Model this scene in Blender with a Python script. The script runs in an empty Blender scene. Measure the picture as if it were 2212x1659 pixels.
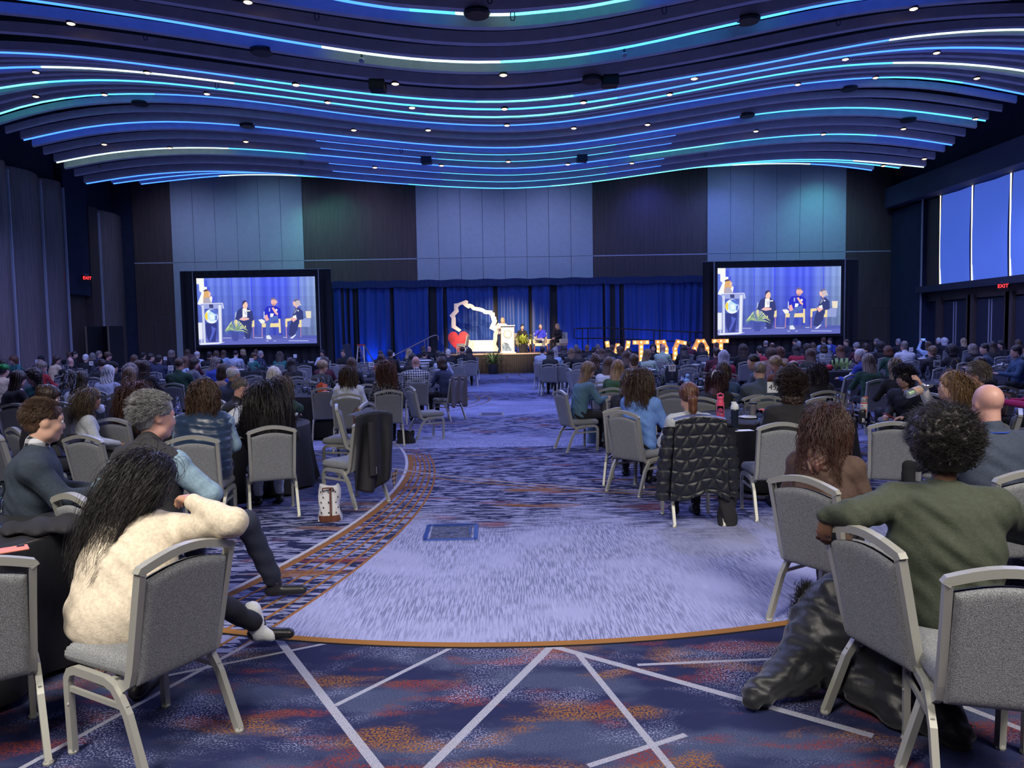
import bpy, math, random
import numpy as np
from mathutils import Vector, Matrix
R = random.Random(7)
SC = bpy.context.scene
COL = SC.collection
PI = math.pi
# ---------------------------------------------------------------- camera
FPX = 1600.0
CAM = Vector((0, 0, 1.75))
_yaw, _pit, _rol = 0.0058, math.atan(104.7 / 1600), 0.017
_f = Vector((math.sin(_yaw) * math.cos(_pit), math.cos(_yaw) * math.cos(_pit), -math.sin(_pit)))
_r = Vector((math.cos(_yaw), -math.sin(_yaw), 0))
_u = _r.cross(_f)
CR = _r * math.cos(_rol) - _u * math.sin(_rol)
CU = _r * math.sin(_rol) + _u * math.cos(_rol)
cd = bpy.data.cameras.new('camera'); cam = bpy.data.objects.new('camera', cd); COL.objects.link(cam)
m = Matrix((CR, CU, -_f)).transposed().to_4x4(); m.translation = CAM; cam.matrix_world = m
cd.sensor_width = 36; cd.lens = 36 * FPX / 2212; cd.clip_end = 300
SC.camera = cam
def ray(px, py): return _f * FPX + CR * (px - 1106) + CU * (829.5 - py)
def W(px, py, Y):
    d = ray(px, py); return CAM + d * ((Y - CAM.y) / d.y)
def F(px, py, z=0.0):
    d = ray(px, py); return CAM + d * ((z - CAM.z) / d.z)
def WX(px, py, X):
    d = ray(px, py); return CAM + d * (X / d.x)
# ---------------------------------------------------------------- world, exposure
SC.view_settings.view_transform = 'Standard'; SC.view_settings.look = 'None'
SC.view_settings.gamma = 1; SC.view_settings.use_curve_mapping = False
SC.view_settings.exposure = 0.0
w = bpy.data.worlds.new('world'); SC.world = w; w.use_nodes = True
w.node_tree.nodes['Background'].inputs[0].default_value = (.10, .13, .35, 1)
w.node_tree.nodes['Background'].inputs[1].default_value = 0.25
def light(kind, name, loc, power, col, size=.3, aim=None, cone=None, blend=.6, sy=None):
    d = bpy.data.lights.new(name, kind); d.energy = power; d.color = col
    if kind == 'AREA':
        d.size = size
        if sy: d.shape = 'RECTANGLE'; d.size_y = sy
    else: d.shadow_soft_size = size
    if kind == 'AREA': d.spread = math.radians(75)
    if kind == 'SPOT': d.spot_size = math.radians(cone or 60); d.spot_blend = blend
    o = bpy.data.objects.new(name, d); COL.objects.link(o); o.location = loc
    a = Vector(aim) if aim is not None else Vector(loc) + Vector((0, 0, -1))
    o.rotation_euler = (a - Vector(loc)).to_track_quat('-Z', 'Y').to_euler()
    return o
BLUE = (.26, .34, 1.0); LAV = (.42, .46, 1.0); WHITE = (1.0, .93, .84)
# house lights over the rows behind the camera and the near tables (neutral white)
light('AREA', 'house_light', (-3.5, -1.5, 7.6), 215, WHITE, 3.0, aim=(-2, 3.6, 0))
light('AREA', 'house_light', (4.5, -1.5, 7.6), 190, WHITE, 3.0, aim=(2.5, 3.4, 0))
# blue and lavender wash: unseen zero-size spots placed just below the fins
WASH = [(-13, 13), (-5, 12.5), (2, 12.5), (10, 13), (-15, 19), (-7, 19), (1, 19), (8, 19), (15, 19),
        (-14, 26), (-6, 26), (2, 26), (10, 26), (16, 26)]
for i, (x, y) in enumerate(WASH):
    light("SPOT", "wash_light", (x, y, 8.0), 860 if y < 15 else 720, LAV if y < 20 else BLUE, 0.0, cone=165, blend=.4)
# ---------------------------------------------------------------- materials
MATS = {}
def _n(nt, t, **k):
    n = nt.nodes.new(t)
    for a, b in k.items(): setattr(n, a, b)
    return n
def mat(name, col=(.5, .5, .5), rough=.6, metal=0, var=0, scale=20, bump=0, bscale=200, emit=None, es=1, col2=None,
        stretch=None, spec=.5, trans=0, sheen=0, attr=None, coat=0, contrast=(.35, .65)):
    if name in MATS: return MATS[name]
    m = bpy.data.materials.new(name); m.use_nodes = True; nt = m.node_tree; b = nt.nodes['Principled BSDF']
    L = nt.links.new
    b.inputs['Base Color'].default_value = (*col, 1); b.inputs['Roughness'].default_value = rough
    b.inputs['Metallic'].default_value = metal; b.inputs['Specular IOR Level'].default_value = spec
    if trans: b.inputs['Transmission Weight'].default_value = trans; b.inputs['IOR'].default_value = 1.45
    if sheen: b.inputs['Sheen Weight'].default_value = sheen
    if coat: b.inputs['Coat Weight'].default_value = coat
    if emit: b.inputs['Emission Color'].default_value = (*emit, 1); b.inputs['Emission Strength'].default_value = es
    tc = None
    if var or bump or col2:
        tc = _n(nt, 'ShaderNodeTexCoord'); mp = _n(nt, 'ShaderNodeMapping'); L(tc.outputs['Object'], mp.inputs[0])
        if stretch: mp.inputs['Scale'].default_value = stretch
        src = mp.outputs[0]
    if var or col2:
        no = _n(nt, 'ShaderNodeTexNoise'); no.inputs['Scale'].default_value = scale; no.inputs['Detail'].default_value = 5
        L(src, no.inputs['Vector'])
        cr = _n(nt, 'ShaderNodeValToRGB'); L(no.outputs['Fac'], cr.inputs[0])
        c2 = col2 or tuple(min(1, c * (1 + var)) for c in col)
        c1 = col if col2 else tuple(c * (1 - var) for c in col)
        cr.color_ramp.elements[0].position = contrast[0]; cr.color_ramp.elements[1].position = contrast[1]
        cr.color_ramp.elements[0].color = (*c1, 1); cr.color_ramp.elements[1].color = (*c2, 1)
        L(cr.outputs[0], b.inputs['Base Color'])
    if attr:
        at = _n(nt, 'ShaderNodeAttribute', attribute_name=attr); L(at.outputs['Color'], b.inputs['Base Color'])
    if bump:
        nb = _n(nt, 'ShaderNodeTexNoise'); nb.inputs['Scale'].default_value = bscale; nb.inputs['Detail'].default_value = 3
        L(src, nb.inputs['Vector'])
        bp = _n(nt, 'ShaderNodeBump'); bp.inputs['Strength'].default_value = bump; bp.inputs['Distance'].default_value = .01
        L(nb.outputs['Fac'], bp.inputs['Height']); L(bp.outputs[0], b.inputs['Normal'])
    MATS[name] = m
    return m
# ---------------------------------------------------------------- mesh building
class MB:
    def __init__(s): s.v = []; s.f = []; s.m = []
    def add(s, vs, fs, mi=0):
        o = len(s.v); s.v += [tuple(x) for x in vs]; s.f += [tuple(i + o for i in f) for f in fs]; s.m += [mi] * len(fs); return s
    def box(s, c, d, rz=0, mi=0, M=None):
        hx, hy, hz = d[0] / 2, d[1] / 2, d[2] / 2
        vs = [Vector((x, y, z)) for x in (-hx, hx) for y in (-hy, hy) for z in (-hz, hz)]
        if rz: q = Matrix.Rotation(rz, 3, 'Z'); vs = [q @ v for v in vs]
        if M: vs = [M @ v for v in vs]
        vs = [v + Vector(c) for v in vs]
        return s.add(vs, [(0, 1, 3, 2), (4, 6, 7, 5), (0, 4, 5, 1), (2, 3, 7, 6), (0, 2, 6, 4), (1, 5, 7, 3)], mi)
    def tube(s, pts, r, n=8, mi=0, cap=True, rect=None, up=None):
        """round (or rectangular: rect=(w,h)) tube along pts; r number or list"""
        pts = [Vector(p) for p in pts]; k = len(pts); rr = r if isinstance(r, (list, tuple)) else [r] * k
        prev = None; rings = []
        for i, p in enumerate(pts):
            t = (pts[min(i + 1, k - 1)] - pts[max(i - 1, 0)]).normalized()
            if prev is None:
                a = Vector(up) if up else (Vector((0, 0, 1)) if abs(t.z) < .9 else Vector((1, 0, 0)))
            else: a = prev
            x = (a - t * a.dot(t)).normalized(); y = t.cross(x); prev = x
            if rect: ring = [p + x * (sx * rect[0] / 2) + y * (sy * rect[1] / 2) for sx, sy in ((1, 1), (-1, 1), (-1, -1), (1, -1))]
            else: ring = [p + (x * math.cos(2 * PI * j / n) + y * math.sin(2 * PI * j / n)) * rr[i] for j in range(n)]
            rings.append(ring)
        n = len(rings[0]); vs = [v for g in rings for v in g]; fs = []
        for i in range(k - 1):
            for j in range(n): fs.append((i * n + j, i * n + (j + 1) % n, (i + 1) * n + (j + 1) % n, (i + 1) * n + j))
        if cap: fs.append(tuple(reversed(range(n)))); fs.append(tuple((k - 1) * n + j for j in range(n)))
        return s.add(vs, fs, mi)
    def lathe(s, prof, c=(0, 0, 0), n=20, mi=0, cap=True):
        vs = []; fs = []
        for (r, z) in prof:
            for j in range(n):
                a = 2 * PI * j / n; vs.append((c[0] + r * math.cos(a), c[1] + r * math.sin(a), c[2] + z))
        for i in range(len(prof) - 1):
            for j in range(n): fs.append((i * n + j, i * n + (j + 1) % n, (i + 1) * n + (j + 1) % n, (i + 1) * n + j))
        if cap: fs.append(tuple(reversed(range(n)))); fs.append(tuple((len(prof) - 1) * n + j for j in range(n)))
        return s.add(vs, fs, mi)
    def prism(s, poly, o, ux, uy, depth, mi=0):
        """2-D polygon extruded; o origin, ux,uy axes, thickness along -ux x uy"""
        o = Vector(o); ux = Vector(ux); uy = Vector(uy); nz = ux.cross(uy).normalized() * depth
        a = [o + ux * p[0] + uy * p[1] for p in poly]; b = [v + nz for v in a]; n = len(poly)
        fs = [tuple(reversed(range(n))), tuple(range(n, 2 * n))] + [(i, (i + 1) % n, n + (i + 1) % n, n + i) for i in range(n)]
        return s.add(a + b, fs, mi)
    def grid(s, fn, nu, nv, mi=0, wrap=False):
        vs = [fn(i / nu, j / nv) for i in range(nu + 1) for j in range(nv + 1)]
        fs = [(i * (nv + 1) + j, (i + 1) * (nv + 1) + j, (i + 1) * (nv + 1) + j + 1, i * (nv + 1) + j + 1) for i in range(nu) for j in range(nv)]
        return s.add(vs, fs, mi)
    def ball(s, c, r, n=8, mi=0, sc=(1, 1, 1)):
        prof = [(max(1e-4, r * math.sin(PI * i / n)), -r * math.cos(PI * i / n)) for i in range(n + 1)]
        k = len(s.v); s.lathe(prof, (0, 0, 0), max(6, n + 2), mi, cap=False)
        for i in range(k, len(s.v)): v = s.v[i]; s.v[i] = (c[0] + v[0] * sc[0], c[1] + v[1] * sc[1], c[2] + v[2] * sc[2])
        return s
    def mesh(s, name, mats, smooth=False):
        me = bpy.data.meshes.new(name); me.from_pydata(s.v, [], s.f)
        for q in (mats if isinstance(mats, (list, tuple)) else [mats]): me.materials.append(q)
        me.polygons.foreach_set('material_index', s.m)
        if smooth: me.polygons.foreach_set('use_smooth', [True] * len(s.f))
        me.update(); return me
    def build(s, name, mats, parent=None, smooth=False, bevel=0, loc=None, rz=None):
        o = bpy.data.objects.new(name, s.mesh(name, mats, smooth)); COL.objects.link(o)
        if parent: o.parent = parent
        if bevel:
            b = o.modifiers.new('bevel', 'BEVEL'); b.width = bevel; b.segments = 2; b.limit_method = 'ANGLE'; b.angle_limit = .6
        if loc is not None: o.location = loc
        if rz is not None: o.rotation_euler = (0, 0, rz)
        return o
def tag(o, label=None, cat=None, group=None, kind=None):
    if label: o['label'] = label
    if cat: o['category'] = cat
    if group: o['group'] = group
    if kind: o['kind'] = kind
    return o
def thing(name, label, cat, loc=(0, 0, 0), rz=0, group=None):
    o = bpy.data.objects.new(name, None); COL.objects.link(o); o.location = loc; o.rotation_euler = (0, 0, rz)
    o.empty_display_size = .1
    return tag(o, label, cat, group)
def struct(name, mb, m, parent=None, smooth=False, bevel=0):
    o = mb.build(name, m, parent, smooth, bevel)
    if not parent: o['kind'] = 'structure'
    return o
KIDS = {}
def copy_tree(o, parent=None):
    c = o.copy(); COL.objects.link(c); c.parent = parent
    if o.name not in KIDS: KIDS[o.name] = list(o.children)
    for ch in KIDS[o.name]: copy_tree(ch, c)
    return c
def inst(me, name, parent=None, loc=None, rot=None, scale=None, mats=None):
    o = bpy.data.objects.new(name, me); COL.objects.link(o)
    if parent: o.parent = parent
    if loc is not None: o.location = loc
    if rot is not None: o.rotation_euler = rot
    if scale is not None: o.scale = (scale,) * 3 if not hasattr(scale, '__len__') else scale
    if mats:
        for i, q in enumerate(mats):
            if q is not None and i < len(o.material_slots): o.material_slots[i].link = 'OBJECT'; o.material_slots[i].material = q
    return o
def text_mesh(txt, size, align='CENTER', ext=.0008):
    cu = bpy.data.curves.new('t', 'FONT'); cu.body = txt; cu.size = size; cu.align_x = align; cu.align_y = 'CENTER'; cu.extrude = ext
    cu.resolution_u = 3
    o = bpy.data.objects.new('t', cu); COL.objects.link(o)
    dg = bpy.context.evaluated_depsgraph_get(); me = bpy.data.meshes.new_from_object(o.evaluated_get(dg))
    bpy.data.objects.remove(o); return me
def emis(name, col, s): return mat(name, (0.02, 0.02, 0.02), emit=col, es=s)
# ---------------------------------------------------------------- carpet
def carpet_material():
    m = bpy.data.materials.new('patterned_carpet'); m.use_nodes = True; nt = m.node_tree; L = nt.links.new
    b = nt.nodes['Principled BSDF']; b.inputs['Roughness'].default_value = .95; b.inputs['Specular IOR Level'].default_value = .1
    tc = _n(nt, 'ShaderNodeTexCoord'); sp = _n(nt, 'ShaderNodeSeparateXYZ'); L(tc.outputs['Object'], sp.inputs[0])
    class V:
        def __init__(s, k): s.k = k
        def __add__(s, o): return M('ADD', s, o)
        def __radd__(s, o): return M('ADD', o, s)
        def __sub__(s, o): return M('SUBTRACT', s, o)
        def __rsub__(s, o): return M('SUBTRACT', o, s)
        def __mul__(s, o): return M('MULTIPLY', s, o)
        def __rmul__(s, o): return M('MULTIPLY', o, s)
    def M(op, *a, clamp=False):
        n = _n(nt, 'ShaderNodeMath', operation=op); n.use_clamp = clamp
        for i, x in enumerate(a):
            if isinstance(x, V): L(x.k, n.inputs[i])
            else: n.inputs[i].default_value = x
        return V(n.outputs[0])
    def vmax(a, b): return M('MAXIMUM', a, b)
    def lt(a, b): return M('LESS_THAN', a, b)
    def gt(a, b): return M('GREATER_THAN', a, b)
    def step(a, lo, hi):
        n = _n(nt, 'ShaderNodeMapRange'); n.interpolation_type = 'SMOOTHSTEP'; L(a.k, n.inputs[0])
        n.inputs[1].default_value = lo; n.inputs[2].default_value = hi; return V(n.outputs[0])
    X, Y = V(sp.outputs[0]), V(sp.outputs[1])
    def noise(sx, sy, scale, det=4, rot=0, dist=0, off=0):
        mp = _n(nt, 'ShaderNodeMapping'); mp.inputs['Scale'].default_value = (sx, sy, 1); mp.inputs['Rotation'].default_value = (0, 0, rot)
        mp.inputs['Location'].default_value = (off, off * .7, off)
        L(tc.outputs['Object'], mp.inputs[0]); n = _n(nt, 'ShaderNodeTexNoise'); n.inputs['Scale'].default_value = scale
        n.inputs['Detail'].default_value = det; n.inputs['Distortion'].default_value = dist; L(mp.outputs[0], n.inputs['Vector']); return V(n.outputs['Fac'])
    def mix(f, a, c):
        n = _n(nt, 'ShaderNodeMix'); n.data_type = 'RGBA'; L(f.k, n.inputs[0])
        for i, x in ((6, a), (7, c)):
            if isinstance(x, tuple): n.inputs[i].default_value = (*x, 1)
            else: L(x, n.inputs[i])
        return n.outputs[2]
    def circ(cx, cy): 
        dx, dy = X - cx, Y - cy
        return M('SQRT', dx * dx + dy * dy)
    def ring(d, r, w): return lt(M('ABSOLUTE', d - r), w)
    def seg(x0, y0, x1, y1, w):
        l = math.hypot(x1 - x0, y1 - y0); ux, uy = (x1 - x0) / l, (y1 - y0) / l
        t = (X - x0) * ux + (Y - y0) * uy; d = M('ABSOLUTE', (X - x0) * uy - (Y - y0) * ux)
        return lt(d, w) * gt(t, 0.0) * lt(t, l)
    NAVY, DARK, PALE, MID = (.016, .020, .066), (.012, .014, .030), (.29, .31, .52), (.085, .10, .20)
    ORG, RED, SLATE = (.22, .095, .03), (.16, .032, .028), (.075, .095, .17)
    # brush strokes: thin criss-cross flakes
    s1 = gt(noise(1, 4.6, 3.8, 3, .55, .4), .565); s2 = gt(noise(1, 5, 4.2, 3, -.62, .4, 3), .575)
    s3 = gt(noise(1, 7, 3.4, 2, .12, .3, 7), .6)
    st = vmax(vmax(s1, s2), s3)
    fine = noise(1, 1, 260, 2); grain = step(fine, .38, .62)
    stroke = mix(st * (grain * .5 + .5), NAVY, PALE)
    stroke = mix(step(noise(1, 3.5, 1.1, 4, 0, 0, 11), .6, .68) * .75, stroke, ORG)
    stroke = mix(step(noise(1, 3.2, 1.0, 4, 0, 0, 17), .61, .68) * .7, stroke, RED)
    # pale field hatched with fine dark threads
    hat = step(noise(22, 1.1, 5.0, 3, 0, .02), .46, .55) * step(noise(1, 1.3, 1.3, 5, .5, .5, 4), .30, .62)
    hat2 = step(noise(3.4, .5, 5.0, 3, -.5, .2, 9), .6, .66)
    pale = mix(vmax(hat * .72, 0.0), PALE, MID)
    pale = mix(hat2 * .3, pale, (.36, .38, .60))
    # near field: navy with rust, orange and slate clouds and sprinkled yarn
    near = mix(step(noise(1, 2.4, .9, 5, .3, 0, 21), .47, .6) * grain, NAVY, SLATE)
    near = mix(step(noise(1, 2.6, 1.7, 6, -.1, .3, 31), .53, .66) * step(noise(1, 1, 90, 3, 0, 0, 2), .40, .60), near, ORG)
    near = mix(step(noise(1, 2.6, 1.9, 6, .15, .3, 41), .54, .66) * step(noise(1, 1, 80, 3, 0, 0, 3), .38, .6), near, RED)
    near = mix(step(noise(1, 1.6, 1.8, 6, -.4, .3, 51), .48, .66) * step(noise(1, 1, 110, 2, 0, 0, 6), .5, .6) * .8, near, PALE)
    # bands along the aisle
    wob = noise(1, 1, 1.2, 3, .2, 0, 61)
    yy = Y + (wob - .5) * 3.0
    t = M('FRACT', (yy - 1.0) * (1 / 6.9))
    pz = (1 - step(t, .62, .86)) * step(t, .08, .30)      # pale band repeats down the room
    dC = circ(0.03, 9.76); inC = 1 - gt(dC, 5.65)
    fieldnear = (1 - step(yy, 6.2, 7.6)) * gt(Y, 2.0)
    pf = vmax(fieldnear, pz * gt(Y, 11.6))
    col = mix(pf, stroke, pale)
    # side of the sweeping orange curves is all strokes
    left = gt(Y, 0.0) * lt(circ(-13.9, 8.2), 13.0) * lt(Y, 11.6)
    col = mix(left, col, stroke)
    inner = lt(circ(-12.27, 8.8), 10.93) * lt(Y, 11.6)
    col = mix(inner * step(Y, 7.0, 8.5) * .7, col, MID)
    for k in range(6):
        q = k / 5; cx = -1.27 + .37 * q; Rr = 11 + 2 * q; cy = 8.8 - .6 * q
        wd = .035 if k == 0 else .013
        rg = ring(circ(cx - Rr, cy), Rr, wd) * lt(Y, 11.0) * gt(Y, 2.0)
        col = mix(rg, col, (.22, .10, .04))
    col = mix(ring(circ(-12.27, 8.8), 10.94, .02) * lt(Y, 12.5), col, (.40, .40, .47))
    # pale sweep crossing the aisle
    sw = circ(4.6, 17.2); col = mix(ring(sw, 9.6, .028) * gt(Y, 7.0) * lt(Y, 12.4), col, (.28, .24, .26))
    sw2 = circ(4.6, 17.6); col = mix(ring(sw2, 10.12, .022) * gt(Y, 7.3) * lt(Y, 12.4), col, (.22, .11, .05))
    for (cx, cy, r) in ((2, 24.5, 6.2), (-6, 20.5, 4.9), (-6, 20.5, 5.2), (-6, 20.5, 5.5), (9, 33, 8.5), (-7, 31, 7), (1, 6, 9.2)):
        col = mix(ring(circ(cx, cy), r, .03) * gt(Y, 11.8), col, (.19, .12, .10))
    nearm = 1 - lt(dC, 5.65); nearm = nearm * lt(Y, 9.0) * (1 - left)
    nearm = vmax(nearm * lt(Y, 5.2), lt(Y, 4.05))
    col = mix(nearm, col, near)
    spk = step(noise(1, 1, 170, 2, 0, 0, 8), .36, .5)
    LN = [(-1.38, 4.26, -.30, 2.5, .022), (-.33, 4.09, -.85, 3.44, .014), (.22, 4.07, -.5, 2.6, .022), (.22, 4.07, 1.55, 3.08, .022),
          (.36, 3.96, .75, 2.4, .017), (.66, 3.81, 1.6, 3.86, .013), (.3, 2.9, .75, 3.12, .015), (-1.51, 4.21, -2.3, 2.35, .014), (-1.0, 4.2, -1.9, 3.75, .012),
          (1.9, 3.6, 2.8, 2.2, .02), (-2.6, 3.4, -2.2, 1.6, .02)]
    for s in LN: col = mix(seg(*s) * (spk * .55 + .45), col, (.30, .31, .39))
    for s in [(-1.5, 16.5, 2.2, 11.9, .05), (1.9, 16.4, -1.6, 12.6, .05), (-.6, 14.6, 2.1, 13.6, .04), (-1.9, 13.9, 1.2, 14.6, .04), (-1.8, 12.4, .8, 16.8, .04)]:
        col = mix(seg(*s), col, (.20, .21, .30))
    col = mix(ring(dC, 5.66, .033) * lt(Y, 5.0), col, (.25, .115, .035))
    col = mix(ring(dC, 5.70, .012) * lt(Y, 5.0), col, (.01, .01, .012))
    L(col, b.inputs['Base Color'])
    bp = _n(nt, 'ShaderNodeBump'); bp.inputs['Strength'].default_value = .5; bp.inputs['Distance'].default_value = .006
    L(fine.k, bp.inputs['Height']); L(bp.outputs[0], b.inputs['Normal'])
    return m
XL, XR, YB, YF, ZC = -19.9, 20.3, 39.0, -7.0, 12.3
struct('floor', MB().box(((XL + XR) / 2, (YB + YF) / 2, -.05), (XR - XL + 2, YB - YF + 2, .1)), carpet_material())
DWALL = mat('dark_navy_plaster', (.030, .038, .075), .85, var=.1, scale=3)
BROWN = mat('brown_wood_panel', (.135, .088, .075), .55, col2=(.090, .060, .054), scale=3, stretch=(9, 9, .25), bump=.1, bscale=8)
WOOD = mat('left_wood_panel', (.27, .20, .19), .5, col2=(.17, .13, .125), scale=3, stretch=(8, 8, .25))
PAN = mat('grey_fabric_panel', (.50, .54, .56), .9, var=.03, scale=6, bump=.1, bscale=60)
SEAM = mat('dark_seam', (.05, .055, .06), .9)
METAL = mat('brushed_metal_trim', (.45, .45, .47), .35, .9); PALETRIM = mat('pale_edge_trim', (.55, .55, .62), .45)
struct('wall_back', MB().box((.2, YB + .25, 6.2), (41, .4, 12.4)), DWALL)
struct('wall_left', MB().box((XL - .6, 16, 6.2), (.3, 50, 12.4)), DWALL)
struct('wall_right', MB().box((XR + .45, 16, 6.2), (.3, 50, 12.4)), DWALL)
struct('wall_rear', MB().box((0, YF - .2, 6.2), (42, .3, 12.4)), DWALL)
struct('ceiling', MB().box((0, 16, ZC + .15), (42, 48, .3)), mat('black_ceiling_void', (.006, .006, .010), .95))
# back wall: upper and lower panels, each one a part
wb = bpy.data.objects['wall_back']
ZJ = W(1090, 556, YB).z
def wx(px, py=480): return W(px, py, YB).x
edges = [wx(287), wx(371), wx(655), wx(899), wx(1280), wx(1527), wx(1826), wx(1925)]
for i in range(7):
    x0, x1 = edges[i], edges[i + 1]
    if i % 2 == 0:   # brown wood
        for z0, z1 in ((0, ZJ - .03), (ZJ + .03, 10.4)):
            o = MB().box(((x0 + x1) / 2, YB, (z0 + z1) / 2), (x1 - x0 - .02, .1, z1 - z0)).build('wood_panel', BROWN, wb)
        o = MB().box(((x0 + x1) / 2, YB - .01, ZJ), (x1 - x0, .1, .05)).build('reveal_trim', PALETRIM, wb)
    else:
        n = {1: 3, 3: 4, 5: 3}[i] * 2; n = {1: 6, 3: 8, 5: 6}[i]
        w_ = (x1 - x0) / n
        for k in range(n):
            for z0, z1 in ((0, ZJ), (ZJ, 10.4)):
                MB().box((x0 + w_ * (k + .5), YB - .03, (z0 + z1) / 2), (w_ - .018, .12, z1 - z0 - .018)).build('fabric_panel', PAN, wb)
        MB().box(((x0 + x1) / 2, YB + .06, 5), (x1 - x0, .04, 10)).build('seam_backing', SEAM, wb)
# hidden service doors outlined in the wood
for k, (px, pz) in enumerate(((355, 690), (1897, 664))):
    a = W(px - 17, pz, YB); b2 = W(px + 17, pz, YB)
    d = thing('door_%d' % (k + 1), None, None, (a.x, YB - .06, 0)); d['kind'] = 'structure'
    wd = b2.x - a.x
    MB().box((wd / 2, 0, a.z / 2), (wd, .03, a.z)).build('door_leaf', BROWN, d)
    MB().box((wd / 2, -.02, a.z), (wd, .02, .03)).box((0, -.02, a.z / 2), (.03, .02, a.z)).box((wd, -.02, a.z / 2), (.03, .02, a.z)).build('door_gap', METAL, d)
# left wall: bowed wood panels with metal edge trims
wl = bpy.data.objects['wall_left']
def bowed(y0, y1, ztop0, ztop1, name='bowed_wood_panel', x0=XL, n=14):
    def fn(u, v):
        y = y0 + (y1 - y0) * u; b = math.sin(PI * u) * .42 if y1 - y0 < 3 else math.sin(PI * u) * .6
        return (x0 - .35 + b * .9 + .25 * u, y, v * (ztop0 + (ztop1 - ztop0) * u))
    g = MB().grid(fn, n, 1); return g.build(name, WOOD, wl, smooth=True)
def yl(px): return XL * FPX / (px - 1095)
for a, b3, z0, z1 in ((-70, 2, 8.9, 8.9), (2, 45, 9.0, 8.95), (45, 113, 8.95, 8.9), (113, 160, 8.9, 8.9)):
    bowed(yl(a), yl(b3), z0, z1); MB().box((XL - .02, yl(b3), 4.4), (.10, .045, 8.7)).build('edge_trim', PALETRIM, wl)
for a in range(8): bowed(yl(-70) - (a + 1) * 2.6, yl(-70) - a * 2.6, 8.9, 8.9)
bowed(yl(232), yl(284), 8.3, 8.2)
for q in (232, 284): MB().box((XL - .02, yl(q), 4.1), (.10, .06, 8.0)).build('edge_trim', PALETRIM, wl)
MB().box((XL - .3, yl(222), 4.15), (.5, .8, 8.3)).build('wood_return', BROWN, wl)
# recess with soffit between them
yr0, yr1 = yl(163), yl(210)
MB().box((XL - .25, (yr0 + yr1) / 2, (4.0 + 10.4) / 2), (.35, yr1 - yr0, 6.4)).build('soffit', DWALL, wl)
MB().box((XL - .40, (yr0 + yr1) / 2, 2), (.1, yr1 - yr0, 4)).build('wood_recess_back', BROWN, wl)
# right wall: beam, shades with light gaps, door bays
wr = bpy.data.objects['wall_right']
MB().box((XR - .1, 27.5, 8.45), (1.3, 22, 1.0)).build('beam', mat('beam_paint', (.055, .06, .11), .7), wr)
MB().box((XR + .1, 37.55, 3.9), (.5, 2.9, 7.9)).build('plaster_pier', DWALL, wr)
MB().box((XR - .16, 36.05, 4.0), (.05, .07, 8.0)).build('edge_trim', PALETRIM, wr)
ledge = MB().box((XR - .02, 25.5, 3.62), (.75, 21.2, .30)).build('ledge', mat('ledge_paint', (.05, .05, .08), .6), wr)
def yr(px): return XR * FPX / (px - 1095)
MB().box((XR + .12, (36.0 + yr(2024)) / 2, 5.8), (.1, 36 - yr(2024), 4.2)).build('wood_infill', BROWN, wr)
ys = [yr(2024), yr(2092), yr(2174)] + [yr(2174) - 2.35 * k for k in range(1, 6)]
SHADE = mat('blue_lit_window_shade', (.25, .35, .7), .9, emit=(.070, .15, .74), es=.62, var=.05, scale=.6)  # blue light on the shades is put in as emission
GLOW = emis('window_gap_glow', (1.0, .93, .70), 2.2)
for k in range(len(ys) - 1):
    y0, y1 = ys[k], ys[k + 1]
    wn = thing('window_%d' % (k + 1), None, None, (XR + .2, 0, 0)); wn['kind'] = 'structure'
    MB().grid(lambda u, v: (-.06 * math.sin(PI * v) - .05 - .05 * math.cos(2 * PI * u), y1 + .09 + (y0 - .18 - y1) * u, 3.78 + 4.14 * v), 8, 8).build('shade', SHADE, wn, smooth=True)
    MB().grid(lambda u, v: (-.13, y0 + .05 - .09 * u - .10 * (1 - v) ** 2, 3.78 + 4.15 * v), 1, 8).build('light_gap', GLOW, wn)
DOORM = mat('dark_door_veneer', (.042, .040, .068), .5, var=.1, scale=4)
MB().box((XR + .22, 25, 3.3), (.12, 22, .5)).build('door_header', BROWN, wr)
DN = 3
for (pa, pb) in ((2031, 2083), (2102, 2165), (2186, 2262)):
    y0, y1 = yr(pa), yr(pb)
    d = thing('door_%d' % DN, None, None, (XR + .2, (y0 + y1) / 2, 0)); d['kind'] = 'structure'; DN += 1; wd = y0 - y1
    MB().box((0, wd / 2 + .25, 1.6), (.3, .4, 3.2)).box((0, -wd / 2 - .2, 1.6), (.3, .3, 3.2)).build('door_jamb', BROWN, d)
    for sg in (-1, 1):
        lf = MB().box((0, sg * wd / 4, 1.5), (.06, wd / 2 - .02, 2.95)).build('door_leaf', DOORM, d)
        MB().box((-.05, sg * .09, 1.5), (.03, .03, 2.9)).build('edge_strip', PALETRIM, lf)
        MB().box((-.09, sg * .22, 1.0), (.05, .16, .035)).box((-.06, sg * .16, 1.0), (.05, .03, .10)).build('door_handle', mat('door_lever', (.7, .7, .72), .25, 1), lf)
        MB().box((-.045, sg * wd / 4, .08), (.02, wd / 2 - .1, .05)).build('kick_plate', METAL, lf)
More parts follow.
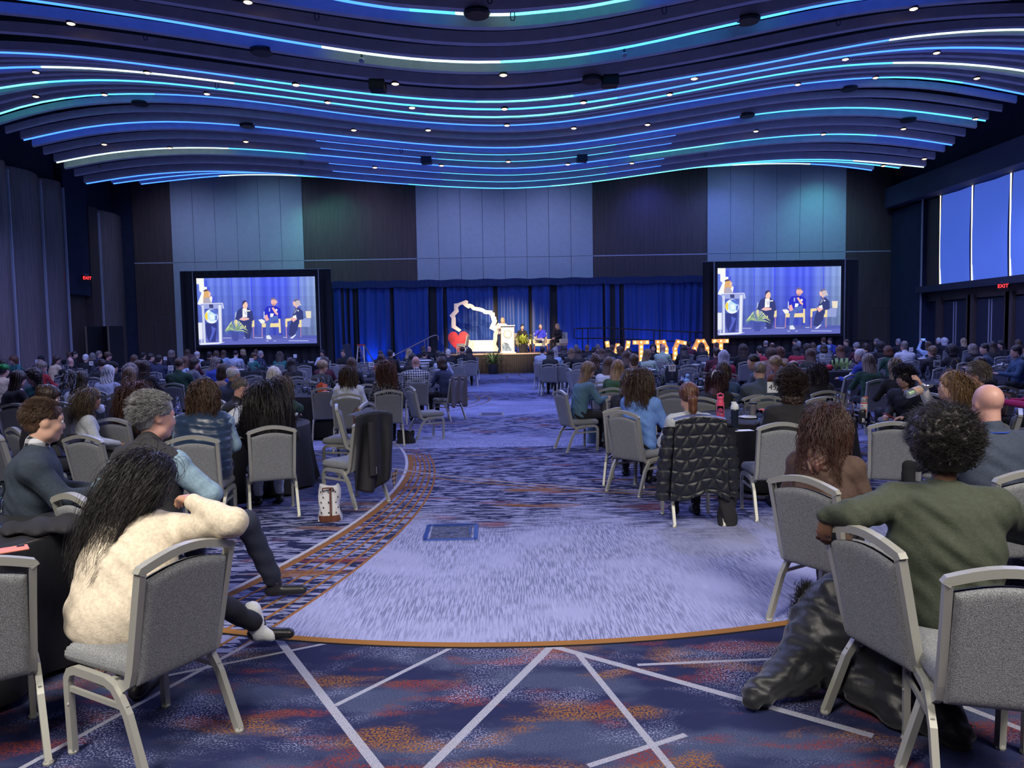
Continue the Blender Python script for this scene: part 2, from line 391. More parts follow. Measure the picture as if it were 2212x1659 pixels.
# ---------------------------------------------------------------- ceiling fins
KEY = {
 1: (16.7, [(560, -45), (750, -4), (850, 11), (1030, 24), (1106, 24), (1256, 9), (1306, 0), (1500, -38)]),
 4: (18.7, [(-200, -40), (90, -2), (350, 37), (575, 76), (750, 105), (900, 124), (1025, 130), (1106, 129), (1256, 114), (1366, 95), (1456, 75), (1556, 52), (1681, 25), (1806, -2), (2100, -40)]),
 7: (20.8, [(-150, 106), (0, 108), (100, 112), (200, 121), (300, 134), (385, 145), (650, 181), (830, 204), (1000, 217), (1106, 218), (1231, 206), (1431, 172), (1651, 134), (1806, 102), (1956, 75), (2106, 61), (2212, 57), (2350, 62)]),
 8: (22.85, [(-130, 148), (0, 141), (80, 138), (200, 142), (350, 156), (545, 181), (750, 210), (950, 230), (1106, 235), (1291, 216), (1456, 185), (1659, 146), (1856, 111), (2006, 97), (2212, 98), (2320, 108)]),
 9: (24.9, [(-110, 205), (0, 183), (85, 171), (200, 167), (320, 171), (500, 192), (700, 217), (875, 240), (1000, 250), (1106, 251), (1211, 243), (1456, 200), (1659, 160), (1806, 137), (1956, 129), (2081, 132), (2212, 145), (2290, 160)]),
 10: (26.9, [(-60, 262), (0, 235), (125, 207), (210, 200), (300, 198), (425, 203), (600, 222), (750, 245), (950, 265), (1106, 271), (1256, 257), (1456, 222), (1586, 200), (1731, 177), (1856, 165), (1956, 161), (2056, 168), (2230, 203)]),
 13: (29.0, [(44, 300), (175, 270), (300, 259), (400, 259), (550, 270), (750, 293), (950, 313), (1106, 319), (1256, 306), (1491, 268), (1659, 239), (1806, 228), (1931, 230), (2031, 243), (2136, 258)]),
 16: (31.0, [(116, 349), (200, 331), (300, 319), (420, 315), (550, 320), (750, 338), (950, 356), (1106, 364), (1246, 352), (1521, 313), (1659, 294), (1781, 286), (1881, 287), (1981, 297), (2063, 311)]),
 19: (33.1, [(181, 395), (300, 375), (440, 366), (600, 372), (785, 389), (950, 401), (1106, 407), (1256, 395), (1396, 375), (1506, 359), (1640, 345), (1756, 341), (1856, 344), (2001, 359)]),
 20: (33.85, [(240, 395), (330, 382), (450, 371), (600, 371), (785, 386), (1106, 402), (1396, 373), (1506, 359), (1650, 348), (1756, 345), (1860, 349), (1948, 361)]),
 21: (34.6, [(300, 396), (400, 384), (500, 375), (600, 375), (785, 386), (1106, 396), (1396, 370), (1520, 358), (1650, 351), (1756, 351), (1830, 357), (1888, 366)])}
def curve_pts(Y, pts, n=48):
    P = [W(x, y, Y) for x, y in pts]; xs = [p.x for p in P]; zs = [p.z for p in P]
    X = np.linspace(xs[0], xs[-1], n)
    # smooth monotone-ish: catmull via numpy poly segments
    Z = np.interp(X, xs, zs)
    for _ in range(3): Z[1:-1] = (Z[:-2] + 2 * Z[1:-1] + Z[2:]) / 4
    return X, Z
FINS = []
kk = sorted(KEY)
for a, b4 in zip(kk, kk[1:] + [None]):
    Xa, Za = curve_pts(*KEY[a]); FINS.append((a, KEY[a][0], Xa, Za, True))
    if b4 is None: break
    nsub = {1: 3, 4: 3, 7: 3, 8: 3, 9: 3, 10: 3, 13: 3, 16: 3}.get(a, 1)
    Xb, Zb = curve_pts(*KEY[b4])
    for k in range(1, nsub):
        q = k / nsub; FINS.append((a + q, KEY[a][0] * (1 - q) + KEY[b4][0] * q, Xa * (1 - q) + Xb * q, Za * (1 - q) + Zb * q, False))
X1, Z1 = curve_pts(*KEY[1])
for k in range(1, 9): FINS.append((-k, 16.7 - .72 * k, X1 * (1 + .05 * k), Z1 + .06 * k, False))
FINM = mat('grey_felt_fin', (.72, .72, .78), .85, var=.06, scale=3, bump=.15, bscale=40)
LC = [emis('led_blue', (.03, .13, 1.0), 4.5), emis('led_azure', (.05, .36, 1.0), 3.6), emis('led_cyan', (.12, .85, 1.0), 3.0), emis('led_mint', (.62, 1.0, .86), 2.6)]
SEQ = {1: 'bbbamcccb', 4: 'bbbbmmcaabb', 7: 'bbbaacbbbmm', 8: 'bmmaaaabbbbb', 9: 'caaaaccaaamm', 10: 'cabbbbbbbbab', 13: 'bbbbbbbbaaa', 16: 'mmabbbbcaab', 19: 'bbbbaaccaam', 20: 'bbaabacaa', 21: 'bmcaaaccmb'}
CODE = {'b': 0, 'a': 1, 'c': 2, 'm': 3, 'd': 3}
tags_ = {}
order = sorted(FINS, key=lambda t: t[1])
ordn = ['first', 'second', 'third', 'fourth', 'fifth', 'sixth', 'seventh', 'eighth', 'ninth', 'tenth', 'eleventh', 'twelfth', 'thirteenth', 'fourteenth', 'fifteenth', 'sixteenth', 'seventeenth', 'eighteenth', 'nineteenth', 'twentieth',
        'twenty-first', 'twenty-second', 'twenty-third', 'twenty-fourth', 'twenty-fifth', 'twenty-sixth', 'twenty-seventh', 'twenty-eighth', 'twenty-ninth', 'thirtieth', 'thirty-first', 'thirty-second', 'thirty-third', 'thirty-fourth', 'thirty-fifth', 'thirty-sixth', 'thirty-seventh', 'thirty-eighth', 'thirty-ninth', 'fortieth'] + ['forty-' + q for q in ('first', 'second', 'third', 'fourth', 'fifth', 'sixth', 'seventh', 'eighth', 'ninth')]
FINTOP = {}
for rank, (idx, Y, X, Z, led) in enumerate(sorted(FINS, key=lambda t: -t[1])):
    h, th = (.30, .20) if idx < 7 or idx >= 13 else (.26, .16)
    if 7 < idx < 10: th = .20
    n = len(X)
    vs = []
    for x, z in zip(X, Z): vs += [(x, Y, z + .035), (x, Y, z + h), (x, Y + th, z + h), (x, Y + th, z + .035), (x, Y + th * .5, z)]
    fs = []
    for i in range(n - 1):
        for j in range(5): fs.append((i * 5 + j, i * 5 + (j + 1) % 5, (i + 1) * 5 + (j + 1) % 5, (i + 1) * 5 + j))
    fs += [(4, 3, 2, 1, 0), tuple((n - 1) * 5 + j for j in range(5))]
    lab = 'curved grey ceiling fin%s, %s counted forward from the stage wall' % (' with a glowing strip' if led else '', ordn[rank])
    fo = MB().add(vs, fs).build('ceiling_fin', FINM); tag(fo, lab, 'ceiling fin', 'curved ceiling fins')
    for q in range(3):
        j = int(n * (q * 3 + 2) / 10)
        MB().box((X[j], Y + th / 2, (Z[j] + h + ZC) / 2), (.015, .015, ZC - Z[j] - h)).build('hanger_wire', SEAM, fo)
    if led:
        s = SEQ[idx]; m_ = MB(); P = []
        for i in range(n - 1):
            c = CODE[s[min(len(s) - 1, int(i / (n - 1) * len(s)))]]
            y0 = Y + th - .015
            a = [(X[i], y0, Z[i] - .012), (X[i], y0, Z[i] + .03), (X[i], y0 + .05, Z[i] + .03), (X[i], y0 + .05, Z[i] - .012)]
            bq = [(X[i + 1], y0, Z[i + 1] - .012), (X[i + 1], y0, Z[i + 1] + .03), (X[i + 1], y0 + .05, Z[i + 1] + .03), (X[i + 1], y0 + .05, Z[i + 1] - .012)]
            m_.add(a + bq, [(0, 1, 5, 4), (1, 2, 6, 5), (2, 3, 7, 6), (3, 0, 4, 7)], c)
        m_.build('led_strip', LC, fo)
    elif idx > 13 and idx < 19 and idx not in (13, 16):
        m_ = MB(); lo, hi = int(n * .30), int(n * .68)
        for i in range(lo, hi):
            y0 = Y + th - .01; a = [(X[i], y0, Z[i] - .004), (X[i], y0, Z[i] + .014), (X[i], y0 + .02, Z[i] + .014), (X[i], y0 + .02, Z[i] - .004)]
            bq = [(X[i + 1], y0, Z[i + 1] - .004), (X[i + 1], y0, Z[i + 1] + .014), (X[i + 1], y0 + .02, Z[i + 1] + .014), (X[i + 1], y0 + .02, Z[i + 1] - .004)]
            m_.add(a + bq, [(0, 1, 5, 4), (1, 2, 6, 5), (2, 3, 7, 6), (3, 0, 4, 7)], 0 if (i * 5 // n) % 2 else 1)
        m_.build('led_strip', LC, fo)
def fin_at(px, py):
    """the fin whose lower edge the ray to this spot meets: returns point under it"""
    best = None
    for (idx, Y, X, Z, led) in FINS:
        p = W(px, py, Y)
        if X[0] <= p.x <= X[-1]:
            z = float(np.interp(p.x, X, Z)); e = abs(p.z - z)
            if best is None or e < best[0]: best = (e, Vector((p.x, Y, z)), idx)
    return best[1]
# downlights
HOUS = mat('black_fixture', (.01, .01, .012), .5); LENS = emis('warm_lens', (1.0, .60, .34), 5.0)
spots = [(532, 16), (148, 62), (72, 152), (314, 155), (852, 163), (637, 181), (444, 202), (73, 211), (222, 206), (706, 216), (889, 228), (1087, 148),
         (1286, 154), (1502, 163), (1830, 122), (2028, 114), (1979, 19), (1448, 199), (1726, 178), (1895, 170), (2115, 165), (1261, 219), (1090, 234),
         (924, 272), (763, 286), (1095, 269), (1240, 267), (1400, 272), (1635, 288), (1781, 291), (1955, 281), (2111, 263), (222, 316), (364, 320), (529, 309),
         (809, 366), (953, 351), (1098, 342), (1227, 346), (1366, 356), (1911, 361), (2000, 349)]
px0 = None; LSPOT = None
def xfrac(x): return 'left' if x < 750 else ('centre' if x < 1350 else 'right')
for k, (px, py) in enumerate(spots):
    p = fin_at(px, py); p = p + Vector((0, .12, 0))
    loc = (p.x, p.y, p.z)
    if LSPOT is None:
        LSPOT = thing('downlight', 'x', 'ceiling light', loc)
        MB().lathe([(.10, -.02), (.115, -.02), (.115, .16), (.10, .16)], n=16).build('housing', HOUS, LSPOT)
        MB().lathe([(.001, -.045), (.06, -.040), (.095, -.022), (.095, .0), (.001, .0)], n=16, cap=False).build('lens', LENS, LSPOT)
        o = LSPOT
    else: o = copy_tree(LSPOT); o.location = loc
    o['label'] = 'round warm ceiling downlight among the curved fins'; o['group'] = 'warm ceiling downlights'
# hanging hooks, smoke detectors, vents and projector boxes
HK = None
for k, (px, py) in enumerate([(682, 38), (310, 83), (1058, 3), (1107, 19), (1437, 22), (1815, 50), (649, 350), (866, 326), (1525, 332), (1967, 324), (212, 360), (465, 179)]):
    p = fin_at(px, py - 4); pts = [(-.04, 0, .02), (-.05, 0, -.1), (-.03, 0, -.17), (.03, 0, -.17), (.05, 0, -.1), (.04, 0, .02)]
    if HK is None: HK = MB().tube(pts, .012, 6).build('rigging_hook', HOUS); o = HK
    else: o = HK.copy(); COL.objects.link(o)
    o.location = (p.x, p.y + .1, p.z); tag(o, 'small black rigging hook hanging below a ceiling fin', 'hook', 'rigging hooks')
for k, (px, py, nm) in enumerate([(777, 128, 'white'), (1352, 116, 'bluish')]):
    p = fin_at(px, py - 6)
    t = thing('sprinkler_camera', 'small %s dome camera hanging under the nearest glowing strip' % nm, 'dome camera', (p.x, p.y + .25, p.z))
    MB().tube([(0, 0, .1), (0, 0, -.1)], .03, 8).build('stem', HOUS, t); MB().ball((0, 0, -.16), .08, 8, sc=(1, 1, .8)).build('dome', mat('dome_white', (.5, .52, .6), .4), t, smooth=True)
for k, (px, py) in enumerate([(1030, 38), (562, 116), (1620, 51), (299, 224), (532, 273), (1838, 192), (1616, 253), (1966, 259), (1280, 178)]):
    p = fin_at(px, py)
    o = MB().lathe([(.001, -.05), (.26, -.05), (.30, 0), (.30, .05), (.001, .05)], n=20, cap=False).build('ceiling_speaker', HOUS)
    o.location = (p.x, p.y + .15, p.z); tag(o, 'round black ceiling speaker between the fins', 'ceiling speaker', 'round ceiling speakers')
for k, (px, py) in enumerate([(813, 188), (1320, 178), (920, 349), (1258, 342)]):
    p = fin_at(px, py - 8)
    t = thing('ceiling_projector', 'square black projector box hung under the ceiling fins, %s' % ['left of centre in the nearer pair', 'right of centre in the nearer pair', 'left of centre in the farther pair', 'right of centre in the farther pair'][k], 'projector', (p.x, p.y + .2, p.z - .1))
    MB().box((0, 0, 0), (.42, .42, .26)).build('body', HOUS, t, bevel=.02); MB().lathe([(.06, 0), (.07, .06), (.001, .06)], (0, 0, 0), 12).build('lens', mat('lens_glass', (.02, .02, .05), .1), t).rotation_euler = (-PI / 2, 0, 0)
# exit signs
def exit_sign(loc, rz, lab):
    t = thing('exit_sign', lab, 'exit sign', loc, rz)
    MB().box((0, 0, 0), (.42, .08, .26)).build('case', mat('exit_case', (.03, .004, .004), .5), t)
    me = text_mesh('EXIT', .2); me.materials.append(emis('exit_red', (1, .02, .02), 6.0))
    inst(me, 'lettering', t, (0, -.045, 0), (PI / 2, 0, 0))
    MB().box((0, 0, .15), (.2, .05, .04)).build('bracket', METAL, t)
p = WX(187, 601, XL + .2); exit_sign((p.x, p.y, p.z), PI / 2 - .5, 'red lit exit sign high in the dark recess of the bowed wood wall')
p = WX(2168, 618, XR - .35); exit_sign((p.x, p.y, p.z), -PI / 2 + .5, 'red lit exit sign above the dark double doors under the blue shades')
# ---------------------------------------------------------------- curtain, screens, stage
def lin(c):
    return tuple(((x / 255) / 12.92) if x / 255 <= .04045 else (((x / 255) + .055) / 1.055) ** 2.4 for x in c)
YC = 38.2
ZT = W(1100, 604, YC).z
CBLUE = mat('blue_satin_drape', (.014, .055, .26), .38, var=.15, scale=.8, sheen=.15, stretch=(4, 4, .3))
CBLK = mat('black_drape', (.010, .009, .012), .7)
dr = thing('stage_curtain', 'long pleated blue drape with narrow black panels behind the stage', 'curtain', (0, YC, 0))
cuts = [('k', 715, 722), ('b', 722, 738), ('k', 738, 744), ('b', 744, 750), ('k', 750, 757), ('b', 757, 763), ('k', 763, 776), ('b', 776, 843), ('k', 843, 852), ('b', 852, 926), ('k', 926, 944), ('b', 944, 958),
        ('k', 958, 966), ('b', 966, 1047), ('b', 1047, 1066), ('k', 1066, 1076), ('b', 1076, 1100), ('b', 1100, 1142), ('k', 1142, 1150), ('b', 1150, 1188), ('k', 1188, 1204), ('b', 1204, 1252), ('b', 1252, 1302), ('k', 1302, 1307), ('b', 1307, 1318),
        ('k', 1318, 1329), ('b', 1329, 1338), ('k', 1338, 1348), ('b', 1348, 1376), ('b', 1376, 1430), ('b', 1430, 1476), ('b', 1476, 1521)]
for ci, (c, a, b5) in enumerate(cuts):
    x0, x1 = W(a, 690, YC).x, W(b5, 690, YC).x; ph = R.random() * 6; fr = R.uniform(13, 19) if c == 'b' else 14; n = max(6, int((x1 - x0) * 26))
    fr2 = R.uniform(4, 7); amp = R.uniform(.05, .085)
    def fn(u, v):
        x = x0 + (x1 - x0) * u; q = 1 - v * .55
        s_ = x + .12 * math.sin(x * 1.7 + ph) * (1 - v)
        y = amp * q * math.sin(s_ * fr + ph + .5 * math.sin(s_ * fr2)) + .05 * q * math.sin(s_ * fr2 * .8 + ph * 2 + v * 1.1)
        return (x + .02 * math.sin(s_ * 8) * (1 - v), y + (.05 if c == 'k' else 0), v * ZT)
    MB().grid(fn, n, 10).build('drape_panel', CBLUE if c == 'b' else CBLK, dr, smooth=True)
x0, x1 = W(718, 600, YC).x, W(1521, 600, YC).x
MB().grid(lambda u, v: (x0 + (x1 - x0) * u, -.12 + .018 * math.sin(u * 520), ZT - .32 + .36 * v + .02 * math.sin(u * 80)), 420, 2).build('header_valance', mat('dark_blue_header', (.010, .028, .11), .6), dr, smooth=True)
MB().tube([(x0, .1, ZT), (x1, .1, ZT)], .03, 8).build('rail', METAL, dr)
for q in range(9):
    xx = x0 + (x1 - x0) * (q + .01) / 8.02; MB().tube([(xx, .16, 0), (xx, .16, ZT)], .025, 8).build('upright', METAL, dr)
# screens
def add_col(mb, cols, name, parent, es):
    me = mb.mesh(name, [])
    at = me.color_attributes.new('col', 'FLOAT_COLOR', 'CORNER'); arr = []
    for p, c in zip(me.polygons, cols): arr += [*c, 1.0] * p.loop_total
    at.data.foreach_set('color', arr)
    nm = 'lit_picture_%s' % es
    if nm not in MATS:
        m = bpy.data.materials.new(nm); m.use_nodes = True; nt = m.node_tree; b = nt.nodes['Principled BSDF']
        a = _n(nt, 'ShaderNodeAttribute', attribute_name='col'); nt.links.new(a.outputs['Color'], b.inputs['Emission Color'])
        b.inputs['Base Color'].default_value = (.02, .02, .02, 1); b.inputs['Emission Strength'].default_value = es; MATS[nm] = m
    me.materials.append(MATS[nm]); o = bpy.data.objects.new(name, me); COL.objects.link(o); o.parent = parent; return o
class PIC:
    """flat picture in pixels of the zoomed photograph, mapped to a w x h plane facing -y"""
    def __init__(s, w, h): s.w, s.h, s.mb, s.c, s.z = w, h, MB(), [], 0
    def pt(s, x, y): return ((x - 100) / 2005 * s.w, -s.z * .0012, (1275 - (y + .0215 * (x - 100))) / 1118 * s.h)
    def poly(s, pts, c):
        pts = [(max(101, min(2104, x)), max(158 - .0215 * (x - 100), min(1273 - .0215 * (x - 100), y))) for x, y in pts]
        s.z += 1; n = len(pts); s.mb.add([s.pt(*p) for p in pts], [tuple(range(n))]); s.c.append(lin(c))
    def strip(s, a, b, c):   # two polylines joined by quads
        s.z += 1
        for i in range(len(a) - 1): s.mb.add([s.pt(*p) for p in (a[i], a[i + 1], b[i + 1], b[i])], [(0, 1, 2, 3)]); s.c.append(lin(c))
    def ell(s, x, y, rx, ry, c, n=20, rot=0):
        cr, sr = math.cos(rot), math.sin(rot)
        s.poly([(x + rx * math.cos(2 * PI * i / n) * cr - ry * math.sin(2 * PI * i / n) * sr, y + rx * math.cos(2 * PI * i / n) * sr + ry * math.sin(2 * PI * i / n) * cr) for i in range(n)], c)
    def line(s, pts, wd, c):
        for i in range(len(pts) - 1):
            (x0, y0), (x1, y1) = pts[i], pts[i + 1]; l = math.hypot(x1 - x0, y1 - y0) or 1; nx, ny = -(y1 - y0) / l * wd / 2, (x1 - x0) / l * wd / 2
            s.poly([(x0 + nx, y0 + ny), (x1 + nx, y1 + ny), (x1 - nx, y1 - ny), (x0 - nx, y0 - ny)], c)
def picture(parent, w, h, x, z):
    P = PIC(w, h)
    # backdrop drape seen by the camera: narrow vertical tones
    def tone(x):
        t = math.exp(-((x - 1380) / 330) ** 2); g = max(0, (x - 1600) / 500)
        f = .5 + .5 * math.sin(x * .045 + 1.3 * math.sin(x * .013))
        c = [88 + 20 * f - 20 * t + 38 * g, 108 + 22 * f - 25 * t + 40 * g, 208 + 18 * f + 14 * t - 10 * g]
        for q in (690, 1020, 1590, 1815):
            if abs(x - q) < 10: c = [72, 84, 235]
        return c
    for i in range(160):
        xa, xb = 100 + 2005 * i / 160, 100 + 2005 * (i + 1) / 160; c = tone(xa)
        for j in range(6):
            ya, yb = 113 + 985 * j / 6, 113 + 985 * (j + 1) / 6; k = 1.06 - .05 * j
            P.mb.add([P.pt(x_, max(y_, 158 - .0215 * (x_ - 100))) for x_, y_ in ((xa, ya), (xb, ya), (xb, yb), (xa, yb))], [(0, 1, 2, 3)]); P.c.append(lin([v * k for v in c]))
    P.poly([(100, 1098), (2104, 1098), (2104, 1235), (100, 1275)], (84, 92, 176))
    P.poly([(100, 1170), (2104, 1150), (2104, 1235), (100, 1275)], (98, 106, 190))
    for a, b, y in ((510, 650, 1150), (860, 930, 1143), (1045, 1190, 1142), (1530, 1600, 1134), (1625, 1960, 1190), (1240, 1285, 1195), (1370, 1405, 1195)):
        P.line([(a, y), (b, y)], 9, (205, 212, 250))
    WH = (250, 252, 248); DK = (52, 60, 118)
    # outline sign and its shadow on the left
    P.poly([(228, 185), (282, 190), (282, 300), (322, 305), (322, 380), (240, 380)], (78, 92, 225))
    P.poly([(100, 158), (228, 158), (228, 300), (274, 300), (274, 350), (215, 350), (215, 400), (180, 400), (144, 368), (144, 256), (100, 252)], WH)
    P.poly([(180, 400), (240, 370), (215, 480), (250, 560), (180, 612), (100, 585)], WH)
    P.poly([(330, 450), (362, 470), (350, 575), (250, 575)], WH); P.poly([(362, 455), (412, 460), (380, 572), (345, 572)], (84, 98, 220))
    P.poly([(100, 895), (170, 895), (170, 1165), (100, 1165)], (232, 236, 250)); P.poly([(100, 1165), (166, 1165), (160, 1245), (100, 1250)], (205, 210, 245))
    P.line([(110, 1185), (110, 1235)], 12, (50, 60, 160)); P.line([(132, 1185), (132, 1235)], 8, (50, 60, 160))
    # woman at the lectern
    P.ell(262, 400, 42, 62, (92, 66, 62)); P.poly([(222, 380), (310, 360), (330, 470), (290, 520), (200, 590), (205, 500)], (226, 176, 112))
    P.poly([(318, 385), (336, 395), (328, 440), (300, 465), (300, 400)], (246, 200, 178)); P.poly([(228, 480), (300, 470), (350, 575), (200, 580)], (178, 170, 190))
    P.poly([(225, 905), (420, 905), (385, 1215), (275, 1215), (235, 1100)], (50, 58, 130)); P.poly([(322, 950), (400, 990), (340, 1130), (300, 1210), (280, 1190), (330, 1050)], (86, 100, 200))
    # lectern
    P.poly([(150, 580), (530, 566), (548, 658), (175, 665)], (160, 170, 225)); P.line([(150, 582), (530, 568), (548, 658)], 10, (235, 238, 255))
    P.poly([(300, 592), (370, 590), (372, 650), (305, 650)], (60, 66, 120))
    P.poly([(175, 610), (215, 605), (220, 1230), (180, 1240)], (210, 216, 240)); P.poly([(455, 602), (512, 600), (498, 1225), (442, 1228)], (206, 212, 236))
    P.poly([(470, 602), (490, 602), (478, 1225), (458, 1226)], (240, 243, 252)); P.poly([(150, 1235), (545, 1220), (440, 1250), (110, 1268)], (230, 236, 246))
    P.ell(333, 790, 112, 118, (240, 250, 255), 28); P.poly([(235, 735), (268, 720), (268, 865), (240, 840), (222, 790)], (246, 216, 60))
    P.ell(345, 785, 78, 88, (196, 228, 252)); P.poly([(300, 690), (350, 676), (420, 700), (440, 770), (380, 740), (350, 720)], (88, 112, 206)); P.poly([(400, 780), (436, 770), (425, 850), (395, 860)], (96, 120, 210)); P.poly([(300, 760), (370, 750), (385, 830), (320, 850)], (236, 250, 255))
    # arm chairs
    CH = (242, 222, 164); LEGC = (186, 140, 166)
    for q in (750, 1040): P.line([(q, 845), (q, 960)], 34, CH)
    for q in (1003,): P.poly([(985, 915), (1030, 915), (1030, 968), (988, 968)], CH)
    P.line([(1038, 965), (1036, 1150)], 14, LEGC); P.line([(750, 720), (738, 830)], 14, (196, 204, 230))
    # seated woman in black
    P.poly([(860, 640), (945, 640), (1030, 700), (1050, 850), (960, 900), (790, 860), (735, 830), (790, 680)], DK)
    P.poly([(800, 850), (1010, 850), (1015, 1010), (975, 1155), (900, 1160), (860, 980)], DK)
    P.poly([(868, 655), (942, 655), (940, 800), (862, 800)], (250, 250, 255)); P.line([(890, 690), (915, 760), (935, 690)], 5, (60, 70, 140))
    P.ell(912, 600, 44, 62, (250, 206, 180)); P.poly([(862, 590), (872, 535), (915, 515), (952, 545), (915, 550), (880, 590), (862, 660)], (58, 58, 110))
    P.line([(938, 695), (996, 693)], 18, WH); P.poly([(800, 840), (860, 800), (970, 815), (970, 840), (880, 860)], (240, 190, 186)); P.poly([(890, 970), (905, 930), (918, 972)], CH)
    # plant
    for i in range(46):
        a = -PI + PI * i / 45 + math.sin(i * 7) * .12; r = 175 + 45 * math.sin(i * 3.1); bx, by = 735, 1010
        mx, my = bx + r * .6 * math.cos(a), by + r * .75 * math.sin(a); ex, ey = bx + r * 1.05 * math.cos(a), by + r * .55 * math.sin(a) + 55
        P.poly([(bx, by + 20), (mx, my - 9), (ex, ey), (mx + 4, my + 9)], [(128, 168, 118), (196, 214, 150), (92, 132, 110), (222, 232, 176)][i % 4])
    P.poly([(670, 1050), (800, 1050), (780, 1200), (690, 1200)], (70, 80, 160))
    # man with a microphone
    P.poly([(1190, 905), (1500, 895), (1500, 962), (1190, 968)], CH); P.line([(1492, 825), (1495, 1060)], 30, CH); P.line([(1195, 965), (1188, 1140)], 15, LEGC); P.line([(1238, 706), (1235, 820)], 14, (214, 220, 240))
    P.poly([(1290, 620), (1440, 610), (1520, 660), (1525, 820), (1250, 815), (1245, 680)], (40, 44, 200))
    P.poly([(1470, 760), (1475, 830), (1340, 900), (1300, 1110), (1250, 1110), (1262, 890), (1350, 800)], (86, 108, 190)); P.poly([(1258, 1110), (1310, 1095), (1350, 1150), (1335, 1168), (1262, 1165)], (226, 230, 245))
    P.poly([(1138, 842), (1200, 832), (1250, 860), (1240, 900), (1180, 905)], (244, 244, 236)); P.poly([(1250, 770), (1290, 755), (1315, 840), (1270, 870), (1245, 830)], (242, 178, 176))
    P.ell(1408, 545, 46, 62, (240, 186, 170)); P.poly([(1360, 520), (1375, 478), (1420, 474), (1452, 500), (1458, 540), (1440, 505), (1375, 510)], (120, 112, 150)); P.poly([(1370, 575), (1440, 575), (1420, 612), (1385, 612)], (205, 150, 150)); P.ell(1458, 545, 12, 20, (244, 190, 180))
    P.line([(1395, 600), (1392, 650)], 14, (60, 60, 120)); P.poly([(1370, 645), (1400, 635), (1475, 740), (1465, 765), (1425, 740)], (246, 190, 178)); P.poly([(1345, 735), (1405, 740), (1385, 790), (1340, 800)], WH); P.ell(1450, 680, 17, 20, (244, 244, 250)); P.poly([(1322, 645), (1345, 645), (1342, 705), (1322, 705)], (170, 180, 235))
    # woman with light hair
    P.poly([(1940, 695), (2035, 695), (2030, 810), (1950, 810)], (238, 226, 204)); P.poly([(1862, 815), (2020, 815), (2012, 960), (1862, 955)], (150, 162, 216)); P.line([(1850, 825), (1848, 960)], 34, CH); P.poly([(1800, 915), (1865, 905), (1865, 962), (1805, 962)], CH)
    P.line([(1610, 830), (1608, 960)], 34, CH); P.poly([(1600, 822), (1690, 815), (1700, 850), (1625, 870)], CH); P.line([(1606, 962), (1604, 1150)], 16, LEGC); P.line([(1850, 962), (1846, 1130)], 14, LEGC)
    P.poly([(1760, 640), (1840, 640), (1900, 700), (1905, 830), (1800, 850), (1690, 830), (1740, 720)], DK); P.poly([(1700, 850), (1830, 840), (1800, 1000), (1720, 1120), (1640, 1100), (1660, 950)], DK)
    P.ell(1800, 560, 58, 66, (204, 190, 196)); P.poly([(1745, 520), (1800, 488), (1850, 520), (1800, 520), (1770, 545)], (110, 104, 140)); P.poly([(1732, 560), (1750, 530), (1775, 560), (1775, 610), (1745, 610)], (246, 196, 180)); P.poly([(1840, 540), (1880, 600), (1850, 600)], (214, 204, 206)); P.poly([(1770, 600), (1800, 600), (1800, 645), (1780, 640)], (240, 190, 170))
    P.line([(1770, 650), (1752, 740)], 5, (230, 232, 255)); P.line([(1800, 655), (1770, 720)], 5, (230, 232, 255)); P.ell(1818, 688, 12, 12, WH)
    P.poly([(1722, 780), (1780, 760), (1788, 820), (1735, 840)], WH); P.poly([(1690, 800), (1725, 800), (1800, 825), (1730, 880), (1710, 850)], (244, 186, 180)); P.poly([(1660, 1150), (1755, 1085), (1770, 1092), (1710, 1152)], (226, 230, 248))
    o = add_col(P.mb, P.c, 'screen_picture', parent, 1.0); o.location = (x, 0, z); return o
def screen(tl, tr, bl, bd, lab, dlab, ysc):
    a, b, c = W(*tl, ysc), W(*tr, ysc), W(*bl, ysc); w_, h_ = b.x - a.x, (a.z + b.z) / 2 - c.z
    t = thing('projection_screen', lab, 'screen', ((a.x + b.x) / 2, ysc, 0)); z0 = c.z
    fr = MB(); g = .12
    for s_ in (-1, 1): fr.box((s_ * (w_ / 2 + g / 2), .02, z0 + h_ / 2), (g, .06, h_ + 2 * g)); fr.box((0, .02, z0 + h_ / 2 + s_ * (h_ / 2 + g / 2)), (w_, .06, g))
    fr.build('screen_frame', CBLK, t); MB().box((0, .03, z0 + h_ / 2), (w_, .02, h_)).build('backing', CBLK, t)
    picture(t, w_, h_, -w_ / 2, z0)
    for s_ in (-1, 1):
        MB().tube([(s_ * (w_ / 2 + g + .05), -.03, .02), (s_ * (w_ / 2 + g + .05), -.03, z0 + h_ + .35)], .028, 8).build('leg', METAL, t)
        MB().box((s_ * (w_ / 2 + g + .05), -.1, .03), (.08, .7, .06)).build('foot', METAL, t)
    p, q = W(*bd[0], ysc + .5), W(*bd[1], ysc + .5)
    d = thing('masking_drape', dlab, 'curtain', ((p.x + q.x) / 2, ysc + .5, 0)); wd = q.x - p.x; zt = (p.z + q.z) / 2; n = int(wd * 12)
    MB().grid(lambda u, v: (-wd / 2 + wd * u, .05 * math.sin(u * wd * 15) * (1 - .5 * v), v * zt), n, 2).build('drape', CBLK, d, smooth=True)
    MB().tube([(-wd / 2, .08, zt), (wd / 2, .08, zt)], .03).build('rail', METAL, d)
screen((424, 601), (680, 597), (430, 746), ((388, 586), (714, 581)), 'left projection screen showing the lectern and three seated panelists', 'black pleated drape masking the left projection screen', 35.4)
screen((1550, 580), (1817, 574), (1550, 725), ((1518, 566), (1854, 560)), 'right projection screen showing the lectern and three seated panelists', 'black pleated drape masking the right projection screen', 35.0)
